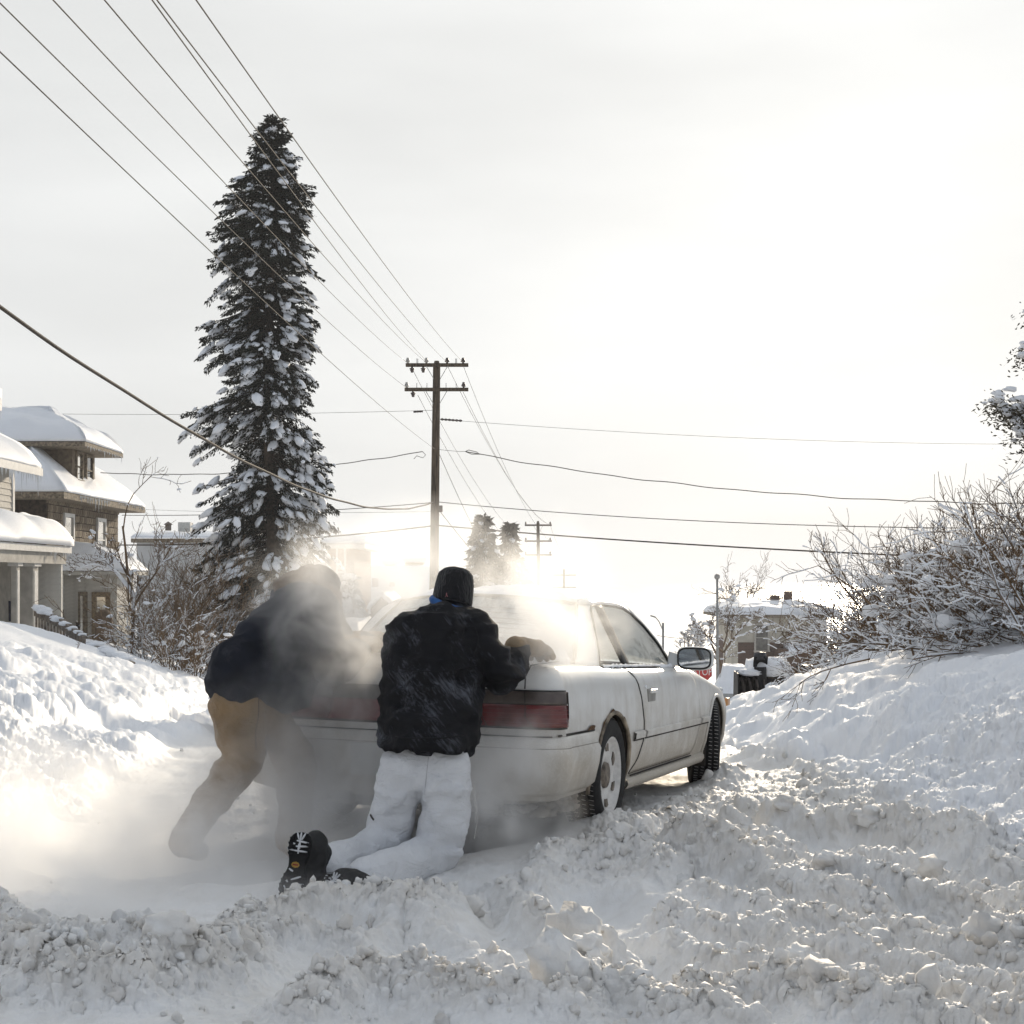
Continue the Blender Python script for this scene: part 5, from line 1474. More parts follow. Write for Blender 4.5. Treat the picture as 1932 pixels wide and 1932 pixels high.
cone = [(0, 1, 1), (.15, .95, .95), (.4, .68, .68), (.7, .36, .36), (.9, .14, .14), (1, .03, .03)]
def small_spruce(x, ytop, ybot, wpx, Y, seed, label, group=None, nbr=420, snowk=1.0):
    b = P(x, ybot, Y); H = P(x, ytop, Y).z - b.z; w = wpx / 2 / F * Y
    return spruce('spruce_tree', label, b, H, [(f, l * w, r * w) for f, l, r in cone], seed, nbr, 26 * 2.2 / max(w, 1) + 8, .032 * H + .1, lambda f: snowk * (1.5 - f) * 1.2, group, snow_size=1.9)
small_spruce(912, 968, 1318, 225, 95, 21, 'snowy spruce with a twin tip behind the car roof, left of the farther pole')
small_spruce(962, 985, 1317, 180, 100, 22, 'paler narrow spruce just left of the second utility pole')
small_spruce(660, 1085, 1324, 185, 62, 23, 'low snow-covered spruce beside the brick building', snowk=2.2)

def bare(name, label, cat, base, stems, seed, twig_m, snow=0.6, group=None, depth=3, rad=.02, kids=(4, 7), up=.25, curve=.3, sub_len=.5, min_r=.003, sides=3, snow_r=1.0, tag_it=True, clumps=0, clump_size=.12):
    """leafless shrub or tree. stems: list of (start xyz offset, direction, length, radius)"""
    R = np.random.RandomState(seed)
    root = empty(name, base)
    if tag_it: tag(root, label, cat, group)
    tb = TB(); sn = TB(); cl = TB()
    def grow(p, d, L, r, lev):
        n = 6 if lev < 1 else (5 if lev < depth else (3 if depth > 2 else 2))
        pts = [np.array(p, float)]; d = np.array(d, float); d /= np.linalg.norm(d)
        for k in range(n):
            d = d + R.normal(0, curve / n * 1.6, 3) + np.array([0, 0, up / n])
            d /= np.linalg.norm(d)
            pts.append(pts[-1] + d * L / n)
        pts = np.array(pts)
        rr = np.linspace(r, max(min_r, r * .45), n + 1)
        tb.tube(pts, rr, sides + (2 if lev == 0 else 0))
        if snow > 0 and R.rand() < snow * (1 - .75 * sstep(.45, .95, (pts[0][2]) / max(1e-3, hmax))):
            k0 = R.randint(0, 2); k1 = R.randint(min(3, n), n + 2)
            q = pts[k0:k1] + np.array([0, 0, 1]) * (rr[k0:k1] * .9)[:, None]
            flat = 1 - abs(d[2])
            if len(q) > 1 and flat > .25: sn.tube(q, np.maximum(rr[k0:k1] * 1.15, .006) * snow_r * R.uniform(.7, 1.3), 4)
        if lev < depth:
            for c in range(R.randint(*kids)):
                t = R.uniform(.25, 1) if lev else R.uniform(.2, 1)
                k = min(n - 1, int(t * n)); q = pts[k] + (pts[k + 1] - pts[k]) * (t * n - k)
                dd = (pts[k + 1] - pts[k]); dd /= np.linalg.norm(dd)
                sp = R.normal(0, 1, 3); sp -= dd * (sp @ dd); sp /= np.linalg.norm(sp) + 1e-9
                a = R.uniform(.35, .95)
                grow(q, dd * math.cos(a) + sp * math.sin(a), L * sub_len * R.uniform(.6, 1.2), max(min_r, r * .55 * (1 - .4 * t)), lev + 1)
    hmax = max(st[0][2] + st[2] for st in stems)
    for st in stems: grow(*st, 0)
    o = link_mesh('branches', tb.mesh('branches'), twig_m, root, smooth=True); o['kind'] = 'stuff'
    if clumps:
        allp = np.concatenate(tb.V)
        for i in range(clumps):
            p = allp[R.randint(len(allp))]
            s_ = clump_size * R.uniform(.4, 1.4)
            sn.blob(p + np.array([0, 0, s_ * .2]), (s_, s_ * R.uniform(.5, .9), s_ * R.uniform(.3, .5)), frame((R.normal(), R.normal(), -.2)), R.rand() * 50, 2 if s_ > .07 else 1, .4)
    if sn.n:
        o = link_mesh('branch_snow', sn.mesh('branch_snow'), SNOW, root, smooth=True); o['kind'] = 'stuff'
    return root
def fan(n, R, lean, L, r, spread=.35, width=.3):
    return [((R.normal(0, width), R.normal(0, width), -.2), (lean[0] + R.normal(0, spread), lean[1] + R.normal(0, spread), lean[2] + R.normal(0, .2)), L * R.uniform(.78, 1.0), r * R.uniform(.7, 1.2)) for _ in range(n)]

# lilac-like hedge along the top of the right bank: separate shrubs
R0 = np.random.RandomState(99)
hedge = [  # picture x of root, distance, height scale, label words
 (1985, 13.2, 1.5, 'nearest bare shrub of the right hedge, cut by the picture edge'),
 (1890, 15.2, 1.5, 'second nearest bare snow-laden shrub of the right hedge'),
 (1800, 17.6, 1.5, 'third bare snow-laden shrub of the right hedge from the near end'),
 (1752, 20.2, 1.5, 'middle bare shrub of the right hedge with brown sunlit twigs'),
 (1695, 23.2, 1.60, 'third bare shrub from the far end of the right hedge'),
 (1630, 26.0, 1.3, 'second bare shrub from the far end of the right hedge'),
 (1590, 29.5, 1.15, 'farthest bare shrub of the right hedge, beside the brick house')]
for i, (px, Y, h, lab) in enumerate(hedge):
    X = (px - CX) / F * Y
    z = gz(X, Y)
    st = fan(44, R0, (-.35, -.15, .80), h * .95, .012, .40, .65) + fan(26, R0, (-.95, -.3, .30), h * .9, .011, .25, .5) + fan(16, R0, (.1, 0, .9), h * 1.05, .012, .3, .65) 
    sh = bare('bare_shrub', lab, 'shrub', (X + .35, Y, z - .05), st, 300 + i, TWIG, .72, 'bare shrubs of the right hedge', 2, .02, (6, 10), .10, .34, .40, .0025, 3, 1.15)
    # pillows of snow caught inside the shrub
    sn = TB(); Rp = np.random.RandomState(700 + i)
    for k in range(85):
        q = np.array([Rp.normal(-.35, .55), Rp.normal(-.1, .45), min(abs(Rp.normal(.25, .3)), .85) * h * .7])
        s_ = Rp.uniform(.035, .11); sn.blob(q, (s_ * 1.3, s_, s_ * .55), frame((Rp.normal(), Rp.normal(), -.3)), Rp.rand() * 80, 2, .5)
    o = link_mesh('snow_pillows', sn.mesh('snow_pillows'), SNOW, sh, smooth=True); o['kind'] = 'stuff'
# clump of low twigs at the right picture edge hanging over the bank
# brush left of the spruce
for i, (px, py, Y, h, w, lab, sn_) in enumerate([
    (330, 1200, 44, 2.6, 1.0, 'brown leafless thicket behind the small bare tree', .25),
    (375, 1205, 42, 2.2, .9, 'brown leafless thicket at the foot of the tall spruce', .2),
    (300, 1215, 40, 1.6, .7, 'snowy low shrub between the porch and the thicket', .8),
    (345, 1240, 34, .95, .6, 'pale frosted low bush at the end of the left snowbank', .9)]):
    b = P(px, py, Y); dz = max(0, b.z - gz(b.x, Y) + .05); b.z -= dz; h += dz * .95
    bare('bare_shrub', lab, 'shrub', b, fan(26, R0, (0, 0, 1), h, .014, .38, w * .55), 400 + i, TWIGB, sn_, 'leafless brush left of the spruce', 2, .014, (4, 7), .15, .4, .45, .006, 3, 1.3, clumps=30 if sn_ > .5 else 8, clump_size=.08)
# small bare tree in front of the brown house
b = P(252, 1215, 41); dz = max(0, b.z - gz(b.x, 41) + .05); b.z -= dz
bare('bare_tree', 'slender bare young tree with snow in its forks in front of the brown house', 'tree', b,
     [((0, 0, -.1), (-.02, 0, 1), 3.4 + dz, .06), ((0, 0, 1.0 + dz), (.55, .1, 1), 2.2, .035), ((-.02, 0, 1.9 + dz), (-.9, 0, .35), 1.5, .03), ((0, 0, 1.3 + dz), (-.4, -.2, .9), 1.6, .03)], 61, TWIG, .85, None, 3, .05, (4, 6), .2, .45, .5, .006, 4, 1.7, clumps=60, clump_size=.075)
# snowy trees near the right-hand house
for i, (px, py, Y, h, lab) in enumerate([(1365, 1262, 88, 4.4, 'snow-coated bare tree beside the street lamp'), (1300, 1262, 120, 4.2, 'pale hazy bare tree beyond the car mirror'), (1410, 1190, 125, 4.6, 'thin bare tree rising behind the snowy roof of the brick house'), (1460, 1190, 128, 4.0, 'thin bare tree behind the chimney of the brick house')]):
    b = P(px, py, Y); dz = max(0, b.z - gz(b.x, Y) + .1); b.z -= dz
    bare('bare_tree', lab, 'tree', b, [((0, 0, 0), (.03, 0, 1), h * .5 + dz, .12), ((0, 0, h * .22 + dz), (-.7, 0, .8), h * .5, .07), ((0, 0, h * .22 + dz), (.7, .2, .8), h * .52, .07), ((0, 0, h * .3 + dz), (.2, -.4, .9), h * .5, .06)], 70 + i, TWIG, .9 if i < 2 else .2, 'bare trees down the hill', 3, .05, (5, 8), .1, .5, .52, .013, 3, 1.8, clumps=160 if i < 2 else 0, clump_size=.15)
# snow-laden conifer bough reaching in from the right edge
def edge_conifer():
    base = P(2010, 1180, 17.0)
    root = empty('conifer_tree', base); tag(root, 'snow-laden conifer at the right picture edge above the hedge', 'tree')
    R = np.random.RandomState(8); tb = TB(); sn = TB(); lv = []
    top = P(1990, 560, 17) - base
    tb.tube([(0, 0, 0), (.05, 0, top.z * .5), (top.x, 0, top.z)], [.10, .08, .02], 7)
    def bough(x, y, ex, ey, n):
        a = np.array(P(x, y, 17) - base); b_ = np.array(P(ex, ey, 17) - base)
        tb.tube(np.array([a + (b_ - a) * t + np.array([0, 0, -.05 * math.sin(t * 3)]) for t in np.linspace(0, 1, 5)]), np.linspace(.025, .008, 5), 4)
        for k in range(n):
            t = R.rand() ** .7; p = a + (b_ - a) * t + R.normal(0, .085, 3) * np.array([1, 1.6, .8]) + np.array([0, 0, -abs(R.normal(0, .06))])
            d = (b_ - a) / np.linalg.norm(b_ - a) + R.normal(0, .8, 3); d /= np.linalg.norm(d)
            u = np.cross(d, R.normal(size=3)); u /= np.linalg.norm(u)
            l = R.uniform(.03, .075)
            lv.append(np.stack([p, p + d * l * .4 + u * .010, p + d * l, p + d * l * .45 - u * .010]))
        for k in range(n // 11):
            t = R.rand(); p = a + (b_ - a) * t + R.normal(0, .07, 3) + np.array([0, 0, .05])
            s_ = R.uniform(.03, .08); sn.blob(p, (s_, s_ * .8, s_ * .5), None, R.rand() * 60, 2, .4)
    for q in ((1995, 790, 1868, 762, 620), (1990, 800, 1885, 775, 420), (1990, 830, 1915, 810, 260), (1985, 690, 1925, 668, 260), (1990, 850, 1928, 842, 160), (1990, 560, 1935, 600, 120), (1998, 700, 2080, 695, 220), (1998, 780, 2110, 775, 320), (1998, 850, 2095, 850, 220), (1995, 620, 2055, 612, 160), (1998, 920, 2100, 930, 200)): bough(*q)
    lvv = np.concatenate(lv)
    link_mesh('crown', np_mesh('crown', lvv, np.arange(len(lvv)).reshape(-1, 4)), mat('juniper', (.06, .05, .025), .8, .3, 5), root)
    link_mesh('trunk', tb.mesh('trunk'), BARK, root, smooth=True)
    o = link_mesh('bough_snow', sn.mesh('bough_snow'), SNOW, root, smooth=True); o['kind'] = 'stuff'
edge_conifer()
# dry weed stalks poking out of the yard snow
for i, (x, y, Y) in enumerate([(118, 1186, 33), (146, 1196, 31)]):
    b = P(x, y, Y); b.z = gz(b.x, Y)
    bare('weed_stalk', ['dry weed stalk poking out of the left yard snow, nearer the porch', 'dry weed stalk poking out of the left yard snow, nearer the road'][i], 'weed', b, [((0, 0, -.05), (-.3 + .5 * i, 0, 1), .3, .008), ((0, 0, 0), (.4, 0, 1), .2, .006)], 90 + i, TWIG, 0, 'dry weeds in the yard', 1, .01, (2, 4), .1, .5, .4, .004)
# ================================================================== POLES, WIRES, SIGNS
POLEW = mat('pole_wood', (.10, .075, .05), .9, .35, 3, .5, 30, stretch=(6, 6, .6))
STEEL = mat('galvanised', (.30, .30, .29), .5, .15, 10, metal=.6)
INSUL = mat('insulator', (.07, .05, .045), .35, .2, 10, spec=.5)
INSULW = mat('insulator_white', (.5, .48, .44), .35, .2, 10, spec=.5)
WIRE = mat('wire', (.06, .05, .04), .8, .2, 3, spec=.2)
WIREL = mat('wire_bright', (.045, .036, .028), .8, .2, 3, spec=.3)
def insulator(p, s, m, parent, down=False):
    k = -1 if down else 1
    prof = [(.005, 0), (.03, .0), (.03, .03), (.075, .05), (.07, .075), (.045, .08), (.06, .10), (.055, .12), (.035, .13), (.045, .16), (.0, .175)]
    MB().lathe([(r * s, h * s * k) for r, h in prof], 10, Matrix.Translation(p)).build('insulator', m, parent, smooth=True)
def utility_pole(label, xt, yt, xb, yb, Y, arms, r, detail=True):
    b = P(xb, yb, Y); t = P(xt, yt, Y)
    root = empty('utility_pole', b); tag(root, label, 'utility pole', 'utility poles along the street')
    d = t - b
    MB().tube([(0, 0, 0), d * .5, d * .985, d], [r, r * .86, r * .72, r * .45], 14).build('pole', POLEW, root, smooth=True)
    for (y, xl, xr, ins, pins, hang) in arms:
        c = P((xl + xr) / 2, y, Y) - b; w = (xr - xl) / F * Y
        off = -r * .9
        am = MB(); am.box(c + Vector((0, off, 0)), (w, .11, .13)); arm = am.build('cross_arm', POLEW, root, bevel=.01)
        # braces
        for s in (-1, 1):
            MB().bar(c + Vector((s * w * .17, off - .07, -.05)), c + Vector((s * r * .6, off - .05, -.42 * w / 2.4 * 1.3)), .03, .02).build('brace', STEEL, root)
        for (x, m) in ins: insulator(P(x, y, Y) - b + Vector((0, off, .06)), 1.25, m, root)
        for x in pins:
            MB().tube([P(x, y, Y) - b + Vector((0, off, .05)), P(x, y, Y) - b + Vector((0, off, .24))], .012, 5).build('pin', STEEL, root)
        for x in hang: insulator(P(x, y, Y) - b + Vector((0, off, -.06)), 1.3, INSUL, root, True)
    return root, b
PY = 55.0
pole1, p1b = utility_pole('nearest tall wooden utility pole with two cross arms, behind the car', 824, 681, 816, 1330, PY,
    [(690, 766, 884, [(770, INSULW), (805, INSULW), (844, INSUL), (874, INSUL)], [787, 789, 860, 862], [778, 799]), (736, 764, 884, [(768, INSULW), (875, INSUL)], [787, 806, 842, 861], [780])], .19)
utility_pole('second utility pole down the street with three cross arms, fading in the glare', 1015, 983, 1018, 1318, 118, [(991, 990, 1041, [(992, INSUL), (1038, INSUL)], [], []), (1021, 990, 1041, [(992, INSUL), (1038, INSUL)], [], []), (1047, 990, 1041, [(992, INSUL), (1038, INSUL)], [], [])], .17)
utility_pole('farthest and palest utility pole, low beyond the car roof', 1064, 1073, 1064, 1315, 175, [(1085, 1042, 1087, [], [], []), (1108, 1042, 1087, [], [], [])], .17)

def wire(label, a, b, sag, r, m=WIRE, n=40, wob=0.0, group='overhead wires'):
    """wire from a to b; wires are lifted off by their own sag"""
    a, b = Vector(a), Vector(b)
    pts = []
    for k in range(n + 1):
        t = k / n
        p = a.lerp(b, t); p.z -= sag * 4 * t * (1 - t)
        if wob: p.z += wob * math.sin(t * 47) * math.sin(t * 13); p.x += wob * .6 * math.sin(t * 31)
        pts.append(p - a)
    o = MB().tube(pts, r, 5).build('overhead_wire', m, smooth=True, loc=a)
    tag(o, label, 'wire', group)
    return o
# along the street: from the pole behind the camera (left, overhead) to the nearest pole
def along(label, x1, y1, xp, yp, sag=.35, r=.0058, m=WIREL):
    """passes picture point (x1,y1) at the frame edge and ends on the pole at (xp,yp)"""
    e = P(xp, yp, PY)
    # near end: a point on the line of sight at distance 9 m, continued beyond the frame
    q = P(x1, y1, 10.5)
    s = q + (q - e) * .45
    tt = (q - s).length / (e - s).length
    s.z += sag * 4 * tt * (1 - tt) * 1.45
    return wire(label, s, e, sag, r, m)
along('street wire farthest left at the top of the sky', 0, 6, 768, 732)
along('street wire second from the left at the top of the sky', 100, 0, 768, 684)
along('street wire third from the left at the top of the sky', 197, 0, 804, 684)
along('left one of the close pair of street wires in the sky', 287, 0, 806, 682)
along('right one of the close pair of street wires in the sky', 296, 0, 844, 684)
along('street wire farthest right at the top of the sky', 370, 0, 874, 684)
along('street wire entering at the left edge below the top corner', 0, 98, 822, 848)
wire('thick twisted cable dropping from the left edge to the nearest pole', P(-210, 430, 14), P(820, 947, PY), 1.15, .024, WIREL, 70, .012)
# nearest pole to second pole
for i, (x0, y0, x1, y1) in enumerate([(780, 700, 992, 1021), (788, 745, 992, 1047), (844, 690, 1038, 991), (874, 690, 1038, 1021), (874, 740, 1040, 991)]):
    wire(['first', 'second', 'third', 'fourth', 'fifth'][i] + ' thin wire, from the left, running from the nearest pole down to the second pole', P(x0, y0, PY), P(x1, y1, 118), 1.0, .008, WIRE)
for i, (x0, y0, x1, y1) in enumerate([(992, 1021, 1045, 1085), (1038, 991, 1085, 1085)]):
    wire(['left', 'right'][i] + ' faint wire between the second and the farthest pole', P(x0, y0, 118), P(x1, y1, 175), .6, .010, WIRE)
# cross-street service lines
wire('frayed service line running left from the nearest pole past the spruce', P(797, 852, PY), P(190, 892, 58), .35, .016, WIRE, 50, .02)
wire('sagging service line with a loop running right from the nearest pole', P(878, 852, PY), P(2080, 950, 46), .55, .016, WIRE, 60, .03)
wire('short lead joining the looped service line to the nearest pole', P(822, 847, PY), P(878, 852, PY), .02, .008, WIRE, 8)
wire('thin horizontal line from the pole top to the left edge of the picture', P(817, 774, PY), P(-60, 778, 60), .12, .007, WIRE)
wire('thin line from the pole top to the right edge of the picture', P(829, 791, PY), P(2000, 838, 60), .25, .007, WIRE)
wire('middle cross-street cable running right from the nearest pole', P(826, 947, PY), P(2080, 996, 44), .3, .014, WIRE)
wire('middle cross-street cable running left from the nearest pole', P(818, 948, PY), P(230, 972, 60), .15, .014, WIRE)
wire('lowest thick cable running right from the nearest pole to the hedge', P(822, 991, PY), P(2080, 1062, 36), .15, .024, WIRE)
wire('lowest thick cable running left from the nearest pole behind the spruce', P(818, 992, PY), P(200, 1028, 62), .22, .026, WIRE)
wire('guy wire slanting from the nearest pole down to the right', P(828, 962, PY), P(990, 1150, 50), .1, .012, WIREL)
wire('bright thin line slanting down behind the twin-tipped spruce', P(826, 850, PY), P(985, 1150, 80), .5, .010, WIREL)
wire('faint far line left of the brown house tree', P(818, 965, PY), P(240, 960, 66), .1, .006, WIRE)
# strain insulators at the pole
for (xa, ya, xb, yb) in ((780, 777, 798, 776), (831, 791, 872, 794)):
    o = MB(); pa, pb = P(xa, ya, PY) - p1b, P(xb, yb, PY) - p1b
    n = 12; o.tube([pa.lerp(pb, k / n) for k in range(n + 1)], [.05 if k % 2 else .025 for k in range(n + 1)], 8); o.build('strain_insulator', INSUL, pole1)
MB().tube([P(878, 852, PY) - p1b, P(884, 849, PY) - p1b, P(900, 853, PY) - p1b, P(905, 857, PY) - p1b, P(890, 857, PY) - p1b, P(878, 852, PY) - p1b], .014, 5).build('cable_loop', WIRE, pole1)
MB().tube([P(797, 852, PY) - p1b, P(803, 858, PY) - p1b, P(798, 864, PY) - p1b, P(786, 860, PY) - p1b, P(781, 866, PY) - p1b], .012, 5).build('cable_loop', WIRE, pole1)
bx = MB(); bx.box(P(831, 960, PY) - p1b, (.16, .16, .25)); bx.build('junction_box', INSUL, pole1, bevel=.02)

# ---- street lamps
def lamp_post():
    b = P(1354, 1322, 85); root = empty('street_lamp', b); tag(root, 'slim street lamp with a round head, left of the brick house', 'street lamp')
    t = P(1353, 1093, 85) - b
    MB().tube([(0, 0, 0), t * .5, t], [.11, .085, .06], 10).build('post', STEEL, root, smooth=True)
    MB().lathe([(.0, -.16), (.09, -.15), (.16, -.06), (.17, .03), (.13, .12), (.05, .17), (0, .18)], 16, Matrix.Translation(t + Vector((0, 0, .14)))).build('lamp_head', mat('lamp_globe', (.32, .31, .29), .4), root, smooth=True)
lamp_post()
def cobra():
    b = P(1251, 1317, 130); root = empty('street_lamp', b); tag(root, 'far street lamp with a slanting arm, beside the car mirror', 'street lamp')
    j = P(1251, 1190, 130) - b; k = P(1251, 1175, 130) - b
    MB().tube([(0, 0, 0), k], .10, 8).build('post', STEEL, root, smooth=True)
    MB().tube([j, P(1243, 1172, 130) - b, P(1236, 1164, 130) - b], .05, 6).build('arm', STEEL, root, smooth=True)
    h = MB(); h.box(P(1232, 1163, 130) - b, (.5, .2, .14), (0, .3, 0)); h.build('lamp_head', STEEL, root, bevel=.05)
cobra()
pp = P(1299, 1315, 150)
o = MB().tube([(0, 0, 0), P(1299, 1208, 150) - pp], .12, 8).build('wooden_post', POLEW, smooth=True, loc=pp); tag(o, 'plain thin wooden post in the haze right of the mirror', 'post')
wire('far horizontal line in front of the hazy trees right of the mirror', P(1240, 1199, 150), P(1400, 1203, 150), .3, .03, WIRE)
# ---- stop sign
def stop_sign():
    Y = 52; c = P(1326, 1268, Y); b = Vector((c.x, c.y, road_z(Y) - .1)); root = empty('stop_sign', b); tag(root, 'red STOP sign just behind the car mirror', 'sign')
    r = .36
    oc = [(r * math.cos(math.pi / 8 + k * math.pi / 4), r * math.sin(math.pi / 8 + k * math.pi / 4)) for k in range(8)]
    def plate(name, s, y, m):
        MB().add([c - b + Vector((x * s, y, z * s)) for x, z in oc] + [c - b + Vector((x * s, y + .012, z * s)) for x, z in oc],
                 [tuple(range(8))] + [tuple(range(15, 7, -1))] + [(k, (k + 1) % 8, (k + 1) % 8 + 8, k + 8) for k in range(8)]).build(name, m, root, fix=True)
    plate('border', 1.0, 0, mat('sign_white', (.75, .74, .72), .5, .05)); plate('face', .93, -.006, mat('sign_red', (.50, .05, .045), .5, .12, 8))
    cu = bpy.data.curves.new('letters', 'FONT'); cu.body = 'STOP'; cu.size = .32; cu.align_x = 'CENTER'; cu.align_y = 'CENTER'; cu.extrude = .002; cu.space_character = 1.05
    to = bpy.data.objects.new('letters', cu); col.objects.link(to)
    dg = bpy.context.evaluated_depsgraph_get(); me = bpy.data.meshes.new_from_object(to.evaluated_get(dg)); bpy.data.objects.remove(to)
    o = link_mesh('letters', me, mat('sign_white', (.75, .74, .72)), root); o.rotation_euler = (math.radians(90), 0, 0); o.location = c - b + Vector((0, -.012, 0)); o.scale = (.82, 1.1, 1)
    MB().tube([(0, .03, 0), c - b + Vector((0, .03, .3))], .03, 8).build('post', STEEL, root)
stop_sign()
# ================================================================== HOUSES
SIDE_W = mat('white_siding', (.62, .61, .57), .6, .06, 4)
SIDE_G = mat('grey_siding', (.42, .40, .36), .7, .1, 4)
TRIMW = mat('white_trim', (.66, .65, .62), .6, .06, 5)
TRIMB = mat('weathered_trim', (.22, .18, .13), .85, .3, 12)
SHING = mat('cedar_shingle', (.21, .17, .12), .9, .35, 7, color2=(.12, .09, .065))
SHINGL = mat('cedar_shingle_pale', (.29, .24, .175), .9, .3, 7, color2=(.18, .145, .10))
DARKW = mat('shaded_shingle', (.06, .045, .034), .9, .3, 8)  # cedar brown darkened: shade on the camera-facing wall put into the colour
WGLASS = mat('window_pane', (.02, .022, .025), .06, .1, 3, spec=.8)
ICE = mat('icicle_ice', (.78, .80, .82), .12, .05, 12, spec=.6)
BRICK = None
def brick_mat(name, c1, c2, mortar, scale):
    m = bpy.data.materials.new(name); m.use_nodes = True; t = m.node_tree; b = t.nodes['Principled BSDF']; b.inputs['Roughness'].default_value = .9
    tc_ = t.nodes.new('ShaderNodeTexCoord'); mp_ = t.nodes.new('ShaderNodeMapping'); mp_.inputs['Rotation'].default_value = (math.radians(90), 0, 0)
    br = t.nodes.new('ShaderNodeTexBrick'); br.inputs['Color1'].default_value = (*c1, 1); br.inputs['Color2'].default_value = (*c2, 1); br.inputs['Mortar'].default_value = (*mortar, 1)
    br.inputs['Scale'].default_value = scale; br.inputs['Mortar Size'].default_value = .012
    t.links.new(tc_.outputs['Object'], mp_.inputs[0]); t.links.new(mp_.outputs[0], br.inputs['Vector']); t.links.new(br.outputs[0], b.inputs['Base Color'])
    return m
BRICK = brick_mat('brown_brick', (.11, .055, .033), (.075, .04, .026), (.14, .11, .09), 2.2)
BRICKT = brick_mat('tan_brick', (.30, .19, .11), (.24, .15, .09), (.36, .31, .25), 4)

def box_mesh(name, d):
    return MB().box((0, 0, 0), d).mesh(name)
def icicles(parent, a, b, n, lmin, lmax, seed, r=.022):
    """real icicles hanging from an eave line"""
    R = random.Random(seed); a, b = Vector(a), Vector(b)
    shapes = []
    for q in range(4):
        mb = MB(); pts = [(0, 0, 0), (.05 * R.uniform(-1, 1), 0, -.35), (.04 * R.uniform(-1, 1), 0, -.7), (0, 0, -1)]
        mb.tube(pts, [1, .62, .33, .04], 6); me = mb.mesh('icicle'); me.materials.append(ICE); me.polygons.foreach_set('use_smooth', [True] * len(me.polygons)); shapes.append(me)
    for k in range(n):
        t = (k + R.uniform(.1, .9)) / n
        o = bpy.data.objects.new('icicle', R.choice(shapes)); col.objects.link(o); o.parent = parent
        L = R.uniform(lmin, lmax) * (R.random() ** 1.3 + .25)
        o.location = a.lerp(b, t); rr = r * R.uniform(.6, 1.2)
        o.scale = (rr, rr, L)
        # icicle tube xy radius is 1 -> scaled
def snow_roof(name, quads, th, parent, seed, n=26, over=.1, mat_=None, round_=.25):
    """thick snow blanket over roof planes: each quad (eave a, eave b, top b, top a)"""
    outs = []
    for qi, q in enumerate(quads):
        a, b, c, d = [Vector(p) for p in q]
        us, vs_ = np.meshgrid(np.linspace(0, 1, n), np.linspace(0, 1, n)); us, vs_ = us.ravel(), vs_.ravel()
        A, B, C, D = [np.array(p) for p in (a, b, c, d)]
        Pp = (A * (1 - us)[:, None] + B * us[:, None]) * (1 - vs_)[:, None] + (D * (1 - us)[:, None] + C * us[:, None]) * vs_[:, None]
        h = th * (1 - (1 - np.clip(vs_ / round_, 0, 1)) ** 2.2 * .75) * (1 + .4 * fbm(Pp[:, 0] * .7, Pp[:, 1] * .7 + qi, seed, 3)) + .035 * fbm(Pp[:, 0] * 3 + Pp[:, 2], Pp[:, 1] * 3, seed + 5, 3)
        top = Pp.copy(); top[:, 2] += h
        bot = Pp.copy(); bot[:, 2] += .01
        idx = np.arange(n * n).reshape(n, n)
        T = np.stack([idx[:-1, :-1], idx[:-1, 1:], idx[1:, 1:], idx[1:, :-1]], -1).reshape(-1, 4)
        ring = np.concatenate([idx[0, :-1], idx[:-1, -1], idx[-1, :0:-1], idx[:0:-1, 0]])
        nx = np.roll(ring, -1); k = n * n
        side = np.stack([ring + k, nx + k, nx, ring], -1)
        V = np.concatenate([top, bot]); Tt = np.concatenate([T, T[:, ::-1] + k, side])
        outs.append((V, Tt))
    nb = 0; Vs = []; Ts = []
    for V, Tt in outs: Vs.append(V); Ts.append(Tt + nb); nb += len(V)
    return link_mesh(name, np_mesh(name, np.concatenate(Vs), np.concatenate(Ts)), mat_ or SNOWROOF, parent, smooth=True)
def prism(name, pts_bot, pts_top, m, parent):
    n = len(pts_bot)
    return MB().add(list(pts_bot) + list(pts_top), [tuple(range(n))[::-1], tuple(range(n, 2 * n))] + [(k, (k + 1) % n, (k + 1) % n + n, k + n) for k in range(n)]).build(name, m, parent, fix=True)
def lap_boards(parent, o, ux, L, z0, z1, pitch, m, normal, name='siding_board', skip=()):
    """clapboards as single pieces on a wall plane starting at o, running along ux"""
    o, ux, nn = Vector(o), Vector(ux).normalized(), Vector(normal).normalized()
    me = MB().add([(0, 0, 0), (L, 0, 0), (L, -.004, pitch * .98), (0, -.004, pitch * .98), (0, -.028, 0), (L, -.028, 0), (L, -.008, pitch * .98), (0, -.008, pitch * .98)],
                  [(0, 1, 2, 3), (4, 7, 6, 5), (0, 4, 5, 1), (3, 2, 6, 7), (0, 3, 7, 4), (1, 5, 6, 2)]).mesh(name)
    me.materials.append(m)
    Rm = Matrix((ux, -nn, Vector((0, 0, 1)))).transposed()
    z = z0
    while z < z1 - .01:
        b = bpy.data.objects.new(name, me); col.objects.link(b); b.parent = parent
        b.location = o + Vector((0, 0, z)) + nn * .004; b.rotation_euler = Rm.to_euler()
        z += pitch
